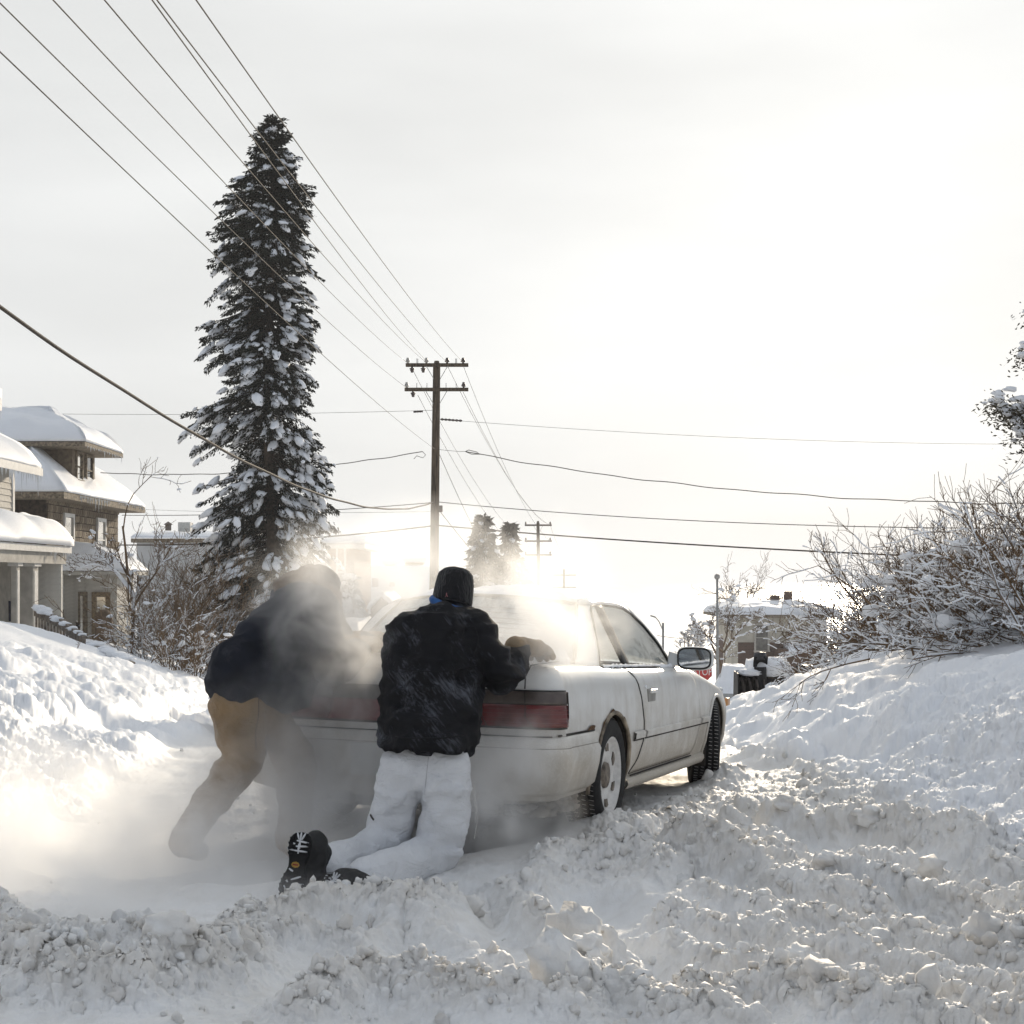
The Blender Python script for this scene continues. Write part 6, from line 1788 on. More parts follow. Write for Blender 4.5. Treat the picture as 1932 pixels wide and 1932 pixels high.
def window(parent, c, w, h, nn, ux, frame_m=TRIMW, sash=True, glass=WGLASS, fw=.09):
    c, nn, ux = Vector(c), Vector(nn).normalized(), Vector(ux).normalized(); up = Vector((0, 0, 1))
    Rm = Matrix((ux, -nn, up)).transposed()
    f = MB()
    for s in (-1, 1):
        f.box(c + ux * s * (w / 2 + fw / 2) + nn * .03, (fw, .08, h + 2 * fw), Rm); 
    f.box(c + up * (h / 2 + fw / 2) + nn * .032, (w, .08, fw), Rm)
    fr = f.build('window', frame_m, parent)
    s_ = MB().box(c - up * (h / 2 + fw / 2) + nn * .05, (w + 2.6 * fw, .14, fw * .8), Rm).build('sill', frame_m, fr)
    for k in ((-1, 1) if sash else (0,)):
        ph = h / 2 if sash else h
        MB().box(c + up * k * h / 4 + nn * (.012 if k >= 0 else .004), (w, .012, ph - .03), Rm).build('pane', glass, fr)
    if sash: MB().box(c + nn * .03, (w, .05, .05), Rm).build('sash_rail', frame_m, fr)
    return fr
SKYGLASS = mat('bright_pane', (.75, .72, .66), .08, .05, 3, metal=.85)

def brown_house():
    B = Vector((-16.3, 52, -1.0)); root = empty('house', B)
    tag(root, 'brown shingled two-storey house with snowy hip roof and dormer, left of the street', 'house')
    X0, X1, Y0, Y1 = 0, -8.7, 0, 9.5   # local; street face at x = 0
    ez = 5.40; wz = 5.2
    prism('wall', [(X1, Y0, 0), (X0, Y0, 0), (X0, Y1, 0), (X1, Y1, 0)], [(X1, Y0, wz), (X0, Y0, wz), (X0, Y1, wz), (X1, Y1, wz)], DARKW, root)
    # shingles on the street face, one by one, upper storey
    base = MB().box((0, 0, 0), (.03, .165, .235)).mesh('shingle'); base.materials.append(SHING)
    base2 = base.copy(); base2.materials.clear(); base2.materials.append(SHINGL)
    R = random.Random(3)
    zlo = 3.15; n = 0; wins = [(1.75, 3.25), (6.0, 7.6)]
    for r in range(8):
        z = zlo + .27 * r + .14  # course gaps show the dark wall, standing in for butt-edge shade
        y = .1 + R.uniform(0, .15)
        while y < Y1 - .08:
            if not any(a < y < b for a, b in wins) or z > 4.75:
                o = bpy.data.objects.new('shingle', base if R.random() < .6 else base2); col.objects.link(o); o.parent = root
                o.location = (.022 + R.uniform(0, .010), y, z + R.uniform(-.012, .012)); o.scale = (1, R.uniform(.9, 1.12) * 1.7, 1); o.rotation_euler = (0, math.radians(5), 0); n += 1
            y += .30
    for yc in (2.5, 6.8): window(root, (0.03, yc, 3.95), .95, 1.45, (1, 0, 0), (0, 1, 0), TRIMW, True, SKYGLASS, .14)
    lap_boards(root, (0, 0, 0), (0, 1, 0), Y1, 1.3, 3.1, .19, SIDE_W, (1, 0, 0))
    # eaves: fascia boards and soffit
    ov = .9
    prism('soffit', [(X1 - ov, -ov, ez - .22), (ov, -ov, ez - .22), (ov, Y1 + ov, ez - .22), (X1 - ov, Y1 + ov, ez - .22)], [(X1 - ov, -ov, ez), (ov, -ov, ez), (ov, Y1 + ov, ez), (X1 - ov, Y1 + ov, ez)], TRIMB, root)
    # hip roof
    e = ez + .01; rt = 9.0
    c = [(X1 - ov, -ov, e), (ov, -ov, e), (ov, Y1 + ov, e), (X1 - ov, Y1 + ov, e)]; t = [(-4.7, 4.3, rt), (-3.9, 4.3, rt), (-3.9, 5.2, rt), (-4.7, 5.2, rt)]
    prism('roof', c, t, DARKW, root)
    snow_roof('roof_snow', [(c[0], c[1], t[1], t[0]), (c[1], c[2], t[2], t[1]), (c[2], c[3], t[3], t[2])], .42, root, 5)
    icicles(root, (ov + .01, .9, ez - .02), (ov + .01, 5.0, ez - .02), 26, .12, .55, 4)
    icicles(root, (ov + .01, 6.0, ez - .02), (ov + .01, 10.2, ez - .02), 18, .05, .2, 5)
    # dormer
    dx = .3; d0, d1 = 2.1, 5.0; dz0, dz1 = 5.9, 7.22
    prism('dormer_wall', [(-3.2, d0, dz0), (dx, d0, dz0), (dx, d1, dz0), (-3.2, d1, dz0)], [(-3.2, d0, dz1), (dx, d0, dz1), (dx, d1, dz1), (-3.2, d1, dz1)], SHING, root)
    window(root, (dx + .005, 2.85, 6.55), .62, .95, (1, 0, 0), (0, 1, 0), TRIMB, True, SKYGLASS, .09)
    window(root, (dx + .005, 4.15, 6.50), .75, 1.0, (1, 0, 0), (0, 1, 0), TRIMB, True, WGLASS, .09)
    do = 1.1; q = [(-3.2, d0 - 1.2, dz1 - .08), (do, d0 - 1.2, dz1 - .08), (do, d1 + 1.1, dz1 - .08), (-3.2, d1 + 1.1, dz1 - .08)]
    prism('dormer_eave', q, [(x, y, z + .16) for x, y, z in q], TRIMB, root)
    q2 = [(x, y, z + .17) for x, y, z in q]; tp = [(-3.2, 3.5, 8.35), (-1.0, 3.5, 8.35), (-1.0, 3.6, 8.35), (-3.2, 3.6, 8.35)]
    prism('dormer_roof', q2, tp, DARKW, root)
    snow_roof('dormer_snow', [(q2[0], q2[1], tp[1], tp[0]), (q2[1], q2[2], tp[2], tp[1]), (q2[2], q2[3], tp[3], tp[2])], .48, root, 7, round_=.35)
    icicles(root, (do + .01, d0 - 1.0, dz1 - .05), (do + .01, d1 + 1.0, dz1 - .05), 22, .06, .28, 8)
    # enclosed entry porch
    p0, p1, px = 2.0, 4.4, 1.95; pz = 2.55
    prism('porch_wall', [(0, p0, -.9), (px, p0, -.9), (px, p1, -.9), (0, p1, -.9)], [(0, p0, pz), (px, p0, pz), (px, p1, pz), (0, p1, pz)], SIDE_G, root)
    lap_boards(root, (.02, p0, -.8), (1, 0, 0), .80, 0, 3.3, .14, SIDE_G, (0, -1, 0))
    dr = MB().box((.72, p0 - .03, .95), (.34, .05, 2.0)).build('door', mat('door_brown', (.16, .13, .09), .6, .25, 12), root, bevel=.01)
    MB().box((.68, p0 - .058, 1.15), (.09, .012, 1.3)).build('door_glass', SKYGLASS, dr, bevel=.01)
    MB().box((.55, p0 - .05, .75), (.14, .1, .22)).build('mailbox', mat('mailbox_black', (.02, .02, .02), .5), root, bevel=.02)
    MB().tube([(.62, p0 - .07, .72), (.62, p0 - .13, .72)], .035, 10).build('door_knob', STEEL, dr, smooth=True)
    window(root, (1.38, p0 - .005, .95), .34, 1.65, (0, -1, 0), (1, 0, 0), mat('wood_frame', (.20, .15, .09), .7, .3, 12), False, SKYGLASS, .16)
    ov2 = .45; q = [(-.02, p0 - ov2, pz), (px + ov2, p0 - ov2, pz), (px + ov2, p1 + ov2, pz), (-.02, p1 + ov2, pz)]
    prism('porch_eave', q, [(x, y, z + .14) for x, y, z in q], mat('porch_trim', (.40, .38, .34), .7, .15, 6), root)
    q2 = [(x, y, z + .15) for x, y, z in q]; tp = [(-.02, p0 + .9, 3.55), (.75, p0 + .9, 3.5), (.75, p0 + 1.3, 3.5), (-.02, p0 + 1.3, 3.55)]
    prism('porch_roof', q2, tp, DARKW, root)
    snow_roof('porch_snow', [(q2[0], q2[1], tp[1], tp[0]), (q2[1], q2[2], tp[2], tp[1])], .26, root, 9)
    # flanking lattice and step wall in front of the window
    MB().box((1.30, p0 - .45, -.35), (.34, .3, .9)).build('step_wall', SIDE_G, root, bevel=.03)
    return root
brown_house()
o = MB()
bl = P(196, 1215, 51.5)
br = MB().lathe([(.0, 0), (.26, 0), (.28, .35), (.30, .7), (.29, 1.0), (.24, 1.18), (.12, 1.28), (0, 1.3)], 20).build('barrel', mat('barrel_brown', (.12, .085, .055), .8, .3, 6), None, smooth=True, loc=bl - Vector((0, 0, .1)))
tag(br, 'round-topped brown barrel by the porch window of the brown house', 'barrel')

def white_house():
    B = Vector((-15.1, 36, -.75)); root = empty('house', B)
    tag(root, 'pale sided house with deep porch snow and icicles at the left picture edge', 'house')
    wz = 5.5
    prism('wall', [(-6, 0, 0), (0, 0, 0), (0, 9, 0), (-6, 9, 0)], [(-6, 0, wz), (0, 0, wz), (0, 9, wz), (-6, 9, wz)], SIDE_G, root)
    lap_boards(root, (0, 0, 0), (0, 1, 0), 9, 3.9, 5.4, .19, SIDE_G, (1, 0, 0))
    MB().box((.02, 8.93, 4.6), (.06, .16, 1.7)).build('corner_board', TRIMW, root)
    # main roof falling towards the street
    q = [(.6, -.5, 5.38), (.6, 9.8, 5.38), (-5.6, 9.8, 8.3), (-5.6, -.5, 8.3)]
    prism('roof', q, [(x, y, z + .16) for x, y, z in q], TRIMW, root)
    snow_roof('roof_snow', [tuple((x, y, z + .17) for x, y, z in q)], .42, root, 15, 20, round_=.12)
    MB().box((.63, 4.65, 5.44), (.05, 10.3, .24)).build('gutter', TRIMW, root)
    icicles(root, (.64, 5.4, 5.34), (.64, 9.7, 5.34), 24, .25, .75, 16, .03)
    # upper dormer eave tip at the frame edge
    q = [(-1.2, 4.5, 6.95), (.55, 4.5, 6.95), (.55, 6.4, 6.95), (-1.2, 6.4, 6.95)]
    prism('dormer_eave', q, [(x, y, z + .3) for x, y, z in q], TRIMW, root)
    snow_roof('dormer_snow', [tuple((x, y, z + .31) for x, y, z in q)], .3, root, 16, 8)
    icicles(root, (.56, 5.0, 6.93), (.56, 6.35, 6.93), 7, .2, .7, 26, .03)
    # porch along the street side
    pz = 2.95; px = 1.54
    q = [(0, 1.5, pz), (px, 1.5, pz), (px, 9.8, pz), (0, 9.8, pz)]
    prism('porch_eave', q, [(x, y, z + .2) for x, y, z in q], TRIMW, root)
    snow_roof('porch_snow', [((px + .06, 1.45, pz + .21), (px + .06, 9.85, pz + .21), (0, 9.85, pz + .55), (0, 1.45, pz + .55))], .66, root, 17, 22, round_=.5)
    icicles(root, (px + .02, 7.6, pz - .0), (px + .02, 9.7, pz - .0), 8, .08, .35, 18)
    icicles(root, (.1, 9.83, pz - .0), (px - .05, 9.83, pz - .0), 6, .06, .3, 19)
    MB().box((px - .25, 5.6, pz - .17), (.28, 8.0, .33)).build('porch_beam', SIDE_G, root)
    for (x, y, w, d) in ((1.0, 7.05, .62, .5), (1.22, 5.55, .16, .3), (1.0, 2.6, .6, .5)):
        co = MB().box((x, y, 1.2), (w, d, 2.9)).build('porch_column', SIDE_G, root, bevel=.02)
        MB().box((x, y, 2.58), (w + .14, d + .12, .12)).build('capital', TRIMW, co, bevel=.01)
        MB().box((x + w / 2 + .004, y, 1.35), (.02, d * .6, 2.1)).build('column_lit_side', TRIMW, co, bevel=.004)  # white strip puts the sunlit street side of the column into the colour
    # porch end wall with clapboards and mailbox
    prism('porch_end_wall', [(0, 9.2, 0), (1.4, 9.2, 0), (1.4, 9.32, 0), (0, 9.32, 0)], [(0, 9.2, pz), (1.4, 9.2, pz), (1.4, 9.32, pz), (0, 9.32, pz)], SIDE_W, root)
    lap_boards(root, (0, 9.2, 0), (1, 0, 0), 1.4, .1, 2.85, .19, SIDE_W, (0, -1, 0))
    MB().box((.62, 9.12, 1.72), (.16, .12, .28)).build('mailbox', mat('mailbox_black', (.02, .02, .02), .5), root, bevel=.05)
    return root
WH = white_house()
# snow shovel leaning on the porch
def shovel():
    b = P(15, 1172, 44.6); root = empty('snow_shovel', b); tag(root, 'dark blue snow scoop standing upright on the pale porch', 'snow shovel')
    rows = []
    for k in range(9):
        a = math.pi * k / 8
        rows.append((.22 * math.cos(a), .42 + .2 * math.sin(a)))
    out_ = [(-.22, 0), (.22, 0)] + rows
    V = [(x, -.04 * (1 - (x / .22) ** 2), z) for x, z in out_]; n = len(V)
    MB().add(V + [(x, y + .02, z) for x, y, z in V], [tuple(range(n)), tuple(range(2 * n - 1, n - 1, -1))] + [(k, (k + 1) % n, (k + 1) % n + n, k + n) for k in range(n)]).build('blade', mat('scoop_blue', (.035, .04, .075), .5, .3, 8), root, fix=True)
    MB().tube([(0, .04, .3), (0, .3, 1.3)], .018, 8).build('shaft', POLEW, root)
shovel()
# stair rails beside the porch steps
def handrail(label, pts, drop, seed):
    a = P(*pts[0]); root = empty('stair_rail', a); tag(root, label, 'railing', 'stair railings down the left yard')
    q = [P(*p) - a for p in pts]
    GR = mat('grey_wood', (.19, .16, .13), .9, .3, 10)
    for i in range(len(q) - 1):
        MB().bar(q[i], q[i + 1], .12, .05).build('top_rail', GR, root); MB().bar(q[i] - Vector((0, 0, drop)), q[i + 1] - Vector((0, 0, drop)), .05, .22).build('side_board', GR, root)
        n = 8
        for k in range(n):
            p = q[i].lerp(q[i + 1], (k + .5) / n); MB().box(p - Vector((0, 0, .45)), (.05, .05, .9)).build('baluster', GR, root)
    sn = TB(); R = np.random.RandomState(seed)
    for k in range(16):
        p = q[0].lerp(q[-1], R.rand()); s_ = R.uniform(.06, .16); sn.blob(np.array(p) + np.array([0, 0, .04]), (s_ * 1.3, s_ * .8, s_ * .5), None, k * 1.7, 2, .35)
    o = link_mesh('rail_snow', sn.mesh('rail_snow'), SNOW, root, smooth=True); o['kind'] = 'stuff'
handrail('weathered wooden stair rail running down from the pale porch', [(66, 1145, 38.5), (112, 1166, 36.5), (160, 1203, 34.0)], .12, 5)
handrail('lower wooden stair rail ending at the left snowbank', [(172, 1216, 33.5), (215, 1238, 31.5), (250, 1252, 30)], .12, 6)

# ---- far left buildings
def long_building():
    b = P(330, 1075, 95); root = empty('building', b); tag(root, 'long low building with a snowy flat roof behind the bare young tree', 'building')
    def W(x, y, Y): return P(x, y, Y) - b
    a0, a1 = W(258, 1000, 95), W(420, 1000, 95)
    zt = a0.z; zb = W(258, 1080, 95).z - 7
    prism('wall', [(a0.x, a0.y, zb), (a1.x, a1.y, zb), (a1.x, a1.y + 14, zb), (a0.x, a0.y + 14, zb)], [(a0.x, a0.y, zt - .6), (a1.x, a1.y, zt - .6), (a1.x, a1.y + 14, zt - .6), (a0.x, a0.y + 14, zt - .6)], mat('pale_stucco', (.5, .5, .49), .8, .08, 1), root)
    prism('fascia', [(a0.x - .3, a0.y - .3, zt - .8), (a1.x + .3, a1.y - .3, zt - .8), (a1.x + .3, a1.y + 14, zt - .8), (a0.x - .3, a0.y + 14, zt - .8)], [(a0.x - .3, a0.y - .3, zt - .55), (a1.x + .3, a1.y - .3, zt - .55), (a1.x + .3, a1.y + 14, zt - .55), (a0.x - .3, a0.y + 14, zt - .55)], TRIMB, root)
    snow_roof('roof_snow', [((a0.x - .3, a0.y - .3, zt - .54), (a1.x + .3, a1.y - .3, zt - .54), (a1.x + .3, a1.y + 14, zt - .1), (a0.x - .3, a0.y + 14, zt - .1))], .4, root, 22)
    MB().box(W(337, 998, 96) + Vector((0, 2, .2)), (.8, .8, .6)).build('roof_vent', mat('vent_pale', (.55, .54, .5), .7), root)
    MB().lathe([(0, 0), (.2, 0), (.2, .35), (.3, .4), (.0, .6)], 12, Matrix.Translation(W(334, 1000, 96) + Vector((-.8, 1, 0)))).build('roof_vent', mat('vent_brown', (.15, .12, .1), .7), root)
long_building()
def brick_building():
    b = P(655, 1150, 75); root = empty('building', b); tag(root, 'narrow tan brick building with a snow-heaped flat roof, right of the tall spruce', 'building')
    def W(x, y, Y): return P(x, y, Y) - b
    l, r = W(618, 1045, 75), W(668, 1045, 75); zb = W(618, 1200, 75).z - 3.6; zt = W(618, 1035, 75).z
    prism('wall', [(l.x, 0, zb), (r.x, 0, zb), (r.x, 9, zb), (l.x, 9, zb)], [(l.x, 0, zt), (r.x, 0, zt), (r.x, 9, zt), (l.x, 9, zt)], BRICKT, root)
    for x in (636, 651): MB().box((W(x, 1, 75).x, -.04, (zb + zt) / 2), (.10, .07, zt - zb)).build('drain_pipe', TRIMW, root)
    window(root, (W(644, 1, 75).x - .0, -.02, W(0, 1098, 75).z), .28, .9, (0, -1, 0), (1, 0, 0), TRIMW, True)
    q = [(l.x - .3, -.5, zt), (W(690, 1, 75).x, -.5, zt), (W(690, 1, 75).x, 9, zt), (l.x - .3, 9, zt)]
    prism('cornice', q, [(x, y, z + .25) for x, y, z in q], TRIMW, root)
    snow_roof('roof_snow', [tuple((x, y, z + .26) for x, y, z in q)], .45, root, 31)
brick_building()
def snow_roofed_house():
    b = P(740, 1150, 85); root = empty('house', b); tag(root, 'house with a wide plain snow-covered roof left of the nearest pole', 'house')
    def W(x, y, Y): return P(x, y, Y) - b
    a, c, d, e = W(640, 1165, 82), W(880, 1165, 82), W(860, 1078, 92), W(685, 1080, 92)
    zb = W(0, 1260, 82).z - 2.2
    prism('wall', [(a.x, a.y + .6, zb), (c.x, c.y + .6, zb), (c.x, d.y, zb), (a.x, d.y, zb)], [(a.x, a.y + .6, a.z), (c.x, c.y + .6, c.z), (c.x, d.y, c.z), (a.x, d.y, a.z)], SIDE_G, root)
    prism('roof', [a, c, d, e], [p + Vector((0, .1, .15)) for p in (a, c, d, e)], DARKW, root)
    snow_roof('roof_snow', [tuple(p + Vector((0, 0, .17)) for p in (a, c, d, e))], .22, root, 41, round_=.1)
    MB().box(W(708, 1112, 87) + Vector((0, 0, .4)), (.35, .35, .5)).build('chimney', mat('flue_red', (.25, .13, .10), .8), root)
    MB().box(W(740, 1112, 87) + Vector((0, 0, .3)), (.3, .3, .25)).build('roof_vent', mat('vent_dark', (.1, .09, .08), .7), root)
    for (x0, x1, y) in ((765, 800, 1078), (727, 748, 1082)):
        p, q_ = W(x0, y, 93), W(x1, y, 93)
        MB().box((p + q_) / 2 + Vector((0, 0, .3)), ((q_ - p).x, 1.0, .5)).build('parapet', mat('parapet_tan', (.4, .35, .27), .8), root)
        snow_roof('parapet_snow', [(p + Vector((-.2, -.6, .56)), q_ + Vector((.2, -.6, .56)), q_ + Vector((.2, .6, .56)), p + Vector((-.2, .6, .56)))], .25, root, 43)
snow_roofed_house()
def gable_garage():
    b = P(720, 1220, 60); root = empty('garage', b); tag(root, 'small brown gabled garage with snow on its roof, left of the car roof', 'garage')
    def W(x, y, Y): return P(x, y, Y) - b
    l, t, r = W(700, 1147, 60), W(720, 1127, 60), W(742, 1147, 60); zb = W(0, 1230, 60).z - 2.3
    MB().add([(l.x, 0, zb), (r.x, 0, zb), r, t, l, (l.x, 6, zb), (r.x, 6, zb), r + Vector((0, 6, 0)), t + Vector((0, 6, 0)), l + Vector((0, 6, 0))], [(0, 1, 2, 3, 4), (9, 8, 7, 6, 5), (0, 4, 9, 5), (1, 6, 7, 2), (0, 5, 6, 1), (3, 8, 9, 4), (2, 7, 8, 3)]).build('wall', SHING, root, fix=True)
    o_ = Vector((0, -.35, .03))
    snow_roof('roof_snow', [(l + o_ + Vector((-.15, 0, -.1)), l + Vector((-.15, 6, -.1)), t + Vector((0, 6, .03)), t + o_), (r + o_ + Vector((.15, 0, -.1)), r + Vector((.15, 6, -.1)), t + Vector((0, 6, .03)), t + o_)], .22, root, 51, 8)
gable_garage()

# ---- brick house on the right
def brick_house():
    Y = 105; b = P(1440, 1300, Y); root = empty('house', b); tag(root, 'brick and cream house with snowy hip roof down the hill on the right', 'house')
    def W(x, y, Y_=Y): return P(x, y, Y_) - b
    l, m_, r = W(1388, 1165), W(1393, 1165), W(1560, 1165)
    zt = l.z; zm = W(0, 1212).z; zb = W(0, 1320).z
    CREAM = mat('cream_stucco', (.52, .48, .40), .85, .1, 1)
    prism('upper_wall', [(m_.x, 0, zm), (r.x, 0, zm), (r.x, 10, zm), (m_.x, 10, zm)], [(m_.x, 0, zt), (r.x, 0, zt), (r.x, 10, zt), (m_.x, 10, zt)], CREAM, root)
    prism('brick_wall', [(m_.x - .02, -.05, zb), (r.x, -.05, zb), (r.x, 10, zb), (m_.x - .02, 10, zb)], [(m_.x - .02, -.05, zm), (r.x, -.05, zm), (r.x, 10, zm), (m_.x - .02, 10, zm)], BRICK, root)
    prism('bay', [(m_.x - .35, .6, zb), (m_.x, .0, zb), (m_.x, 6, zb), (m_.x - .35, 5, zb)], [(m_.x - .35, .6, zt), (m_.x, .0, zt), (m_.x, 6, zt), (m_.x - .35, 5, zt)], CREAM, root)
    GW = mat('grey_pane', (.16, .15, .13), .3, .2, 4)
    window(root, (W(1437, 0).x, -.06, W(0, 1203).z), .82, 1.75, (0, -1, 0), (1, 0, 0), mat('cream_trim', (.5, .46, .4), .7), True, GW, .13)
    MB().box((W(1404, 0).x, -.12, W(0, 1172).z), (.16, .2, .8)).build('bracket', CREAM, root)
    ov = .9
    q = [(l.x - ov, -ov, zt), (r.x + ov, -ov, zt), (r.x + ov, 10 + ov, zt), (l.x - ov, 10 + ov, zt)]
    prism('eave', q, [(x, y, z + .18) for x, y, z in q], TRIMB, root)
    q2 = [(x, y, z + .2) for x, y, z in q]; tz = W(0, 1141, Y + 4).z
    tp = [(W(1404, 0).x, 3.2, tz), (r.x - 1, 3.2, tz), (r.x - 1, 6, tz), (W(1404, 0).x, 6, tz)]
    prism('roof', q2, tp, DARKW, root)
    snow_roof('roof_snow', [(q2[0], q2[1], tp[1], tp[0]), (q2[3], q2[0], tp[0], tp[3])], .35, root, 61)
    MB().box(W(1463, 1131, Y + 4) , (.55, .5, .6)).build('chimney', BRICK, root)
    MB().box(W(1487, 1128, Y + 4), (.55, .5, 1.0)).build('chimney', BRICK, root)
    # lean-to with snow at the right
    MB().box((W(1492, 0).x, -1, W(0, 1252).z), (2.4, 2, 2.2)).build('lean_to', BRICK, root)
    snow_roof('lean_to_snow', [((W(1478, 0).x, -2.2, W(0, 1228).z), (W(1520, 0).x, -2.2, W(0, 1228).z), (W(1520, 0).x, 0, W(0, 1222).z), (W(1478, 0).x, 0, W(0, 1222).z))], .35, root, 63)
brick_house()

# ---- snow-covered parked cars and the snow blower
def parked_car(label, x, yg, Y, L, W_, head, snow_th, seed, paint=(.3, .3, .3)):
    b = P(x, yg, Y); root = empty('parked_car', b, (0, 0, head)); tag(root, label, 'car', 'parked cars buried in snow')
    pm = mat('parked_paint_%d' % seed, paint, .4, .1, 4, spec=.5)
    prof = [(-.5, .28), (-.5, .62), (-.47, .78), (-.30, .84), (-.20, 1.30), (.10, 1.34), (.24, .92), (.46, .78), (.5, .55), (.5, .28)]
    rows = []
    for y, s in ((-.5, .96), (-.46, 1), (0, 1.02), (.46, 1), (.5, .96)):
        rows.append([Vector((px * L, y * W_ * (1 if pz < .9 else .8), pz * s)) for px, pz in prof])
    mb = MB().grid(rows); n = len(prof)
    mb.f.append(tuple(range(n))); mb.m.append(0); mb.f.append(tuple(range(4 * n, 5 * n))[::-1]); mb.m.append(0)
    mb.build('body', pm, root, fix=True)
    for s in (-1, 1):
        MB().add([(-.26 * L, s * .47 * W_, .86), (.21 * L, s * .47 * W_, .9), (.09 * L, s * .42 * W_, 1.27), (-.19 * L, s * .42 * W_, 1.24)], [(0, 1, 2, 3)]).build('side_window', WGLASS, root)
        for ax in (-.31, .31):
            M_ = Matrix.Translation((ax * L, s * .45 * W_, .3)) @ Matrix.Rotation(math.radians(90), 4, 'X')
            MB().lathe([(.0, -.1), (.3, -.1), (.32, 0), (.3, .1), (0, .1)], 20, M_).build('wheel', RUBBER, root)
    us, vs_ = np.meshgrid(np.linspace(-.54, .54, 40), np.linspace(-.54, .54, 26)); us, vs_ = us.ravel(), vs_.ravel()
    zt = np.interp(us, [-.5, -.47, -.30, -.2, .1, .24, .46, .5], [.62, .78, .84, 1.30, 1.34, .92, .78, .55])
    e = np.minimum(.54 - np.abs(us), .54 - np.abs(vs_))
    zt = np.where(np.abs(vs_) > .40, np.minimum(zt, .95), zt)
    h = zt + snow_th * sstep(-.02, .14, e) * (1 + .5 * fbm(us * 6, vs_ * 5, seed, 3)) - .04
    V = np.stack([us * L, vs_ * W_, h], 1); idx = np.arange(len(us)).reshape(26, 40)
    T = np.stack([idx[:-1, :-1], idx[:-1, 1:], idx[1:, 1:], idx[1:, :-1]], -1).reshape(-1, 4)
    link_mesh('car_snow', np_mesh('car_snow', V, T), SNOW, root, smooth=True)
    return root
parked_car('parked car under a thick cap of snow behind the snow blower', 1446, 1340, 48, 4.2, 1.75, math.radians(82), .35, 71, (.06, .06, .06))
parked_car('snow-buried light parked car behind the bank left of the street lamp foot', 1392, 1328, 62, 4.2, 1.7, math.radians(80), .3, 72, (.45, .45, .44))
parked_car('white snow-covered parked car seen between the bending person and the coupe', 602, 1376, 20, 4.3, 1.75, math.radians(87), .18, 73, (.55, .55, .55))
def snow_blower():
    Y = 27.0; b = P(1432, 1325, Y); root = empty('snow_blower', b); tag(root, 'black walk-behind snow blower with upright chute half hidden by the right bank', 'snow blower')
    def W(x, y, Y_=Y): return P(x, y, Y_) - b
    BK = mat('blower_black', (.012, .012, .013), .5, .3, 8)
    # auger housing: open box with curved back
    c = W(1404, 1298); 
    rows = []
    for k in range(9):
        a = -1.1 + 2.6 * k / 8
        rows.append([c + Vector((sx, .28 * math.cos(a), .27 * math.sin(a) + .05)) for sx in (-.14, .42)])
    o = MB().grid(rows).build('auger_housing', BK, root, fix=True); md = o.modifiers.new('t', 'SOLIDIFY'); md.thickness = .02
    MB().add([c + Vector((-.16, -.3, -.26)), c + Vector((-.16, .26, -.2)), c + Vector((-.16, .2, .3)), c + Vector((-.16, -.28, .28)), c + Vector((-.14, -.3, -.26)), c + Vector((-.14, .26, -.2)), c + Vector((-.14, .2, .3)), c + Vector((-.14, -.28, .28))],
             [(0, 1, 2, 3), (7, 6, 5, 4), (0, 4, 5, 1), (1, 5, 6, 2), (2, 6, 7, 3), (3, 7, 4, 0)]).build('side_plate', BK, root, fix=True)
    pts = [c + Vector((-.1 + .5 * k / 40, .0 + .16 * math.cos(k * .6), .02 + .16 * math.sin(k * .6))) for k in range(41)]
    MB().tube(pts, .025, 5).build('auger', mat('auger_dark', (.06, .05, .045), .6), root)
    # chute and deflector
    b0, t0 = W(1434, 1300), W(1434, 1258)
    rows = [[p + Vector((r * math.cos(a), r * math.sin(a), 0)) for a in np.linspace(-2.6, 2.6, 14)] for p, r in ((b0, .13), (b0.lerp(t0, .5), .12), (t0, .115))]
    o = MB().grid(rows).build('chute', BK, root, smooth=True, fix=True); md = o.modifiers.new('t', 'SOLIDIFY'); md.thickness = .015
    rows = []
    for k in range(7):
        f = k / 6; p = t0 + Vector((0, -.10 * f * f, .19 * f))
        rows.append([p + Vector((x_, .11 * (1 - (x_ / .13) ** 2) * (1 - .3 * f) - .02, 0)) for x_ in np.linspace(-.13, .13, 9)])
    o = MB().grid(rows).build('deflector', BK, root, smooth=True, fix=True); md = o.modifiers.new('t', 'SOLIDIFY'); md.thickness = .018
    MB().lathe([(0, 0), (.10, 0), (.12, .06), (.11, .13), (0, .14)], 16, Matrix.Translation(t0 + Vector((0, .02, .13)))).build('deflector_hood', mat('hood_grey', (.05, .05, .055), .4), root, smooth=True)
    # engine with snow cap, handlebars, wheels
    e = W(1447, 1285, Y + .3)
    en = MB(); en.box(e, (.55, .5, .42)); en.build('engine', BK, root, bevel=.05)
    for s in (-1, 1):
        M_ = Matrix.Translation(e + Vector((.05, s * .34, -.25))) @ Matrix.Rotation(math.radians(90), 4, 'X')
        MB().lathe([(.0, -.06), (.17, -.06), (.19, 0), (.17, .06), (0, .06)], 18, M_).build('wheel', RUBBER, root)
        MB().tube([e + Vector((.2, s * .2, .0)), e + Vector((.6, s * .25, .25)), e + Vector((.95, s * .26, .28)), e + Vector((1.05, s * .26, .24))], .02, 6).build('handlebar', BK, root, smooth=True)
    MB().bar(e + Vector((.75, -.26, .27)), e + Vector((.75, .26, .27)), .16, .05).build('control_panel', BK, root)
    link_mesh('engine_snow', np_mesh('engine_snow', lumpy(ICO3[0], .15, 1.2, 3.) * np.array([.42, .36, .20]) + np.array(e + Vector((.05, 0, .26))), ICO3[1]), SNOW, root, smooth=True)
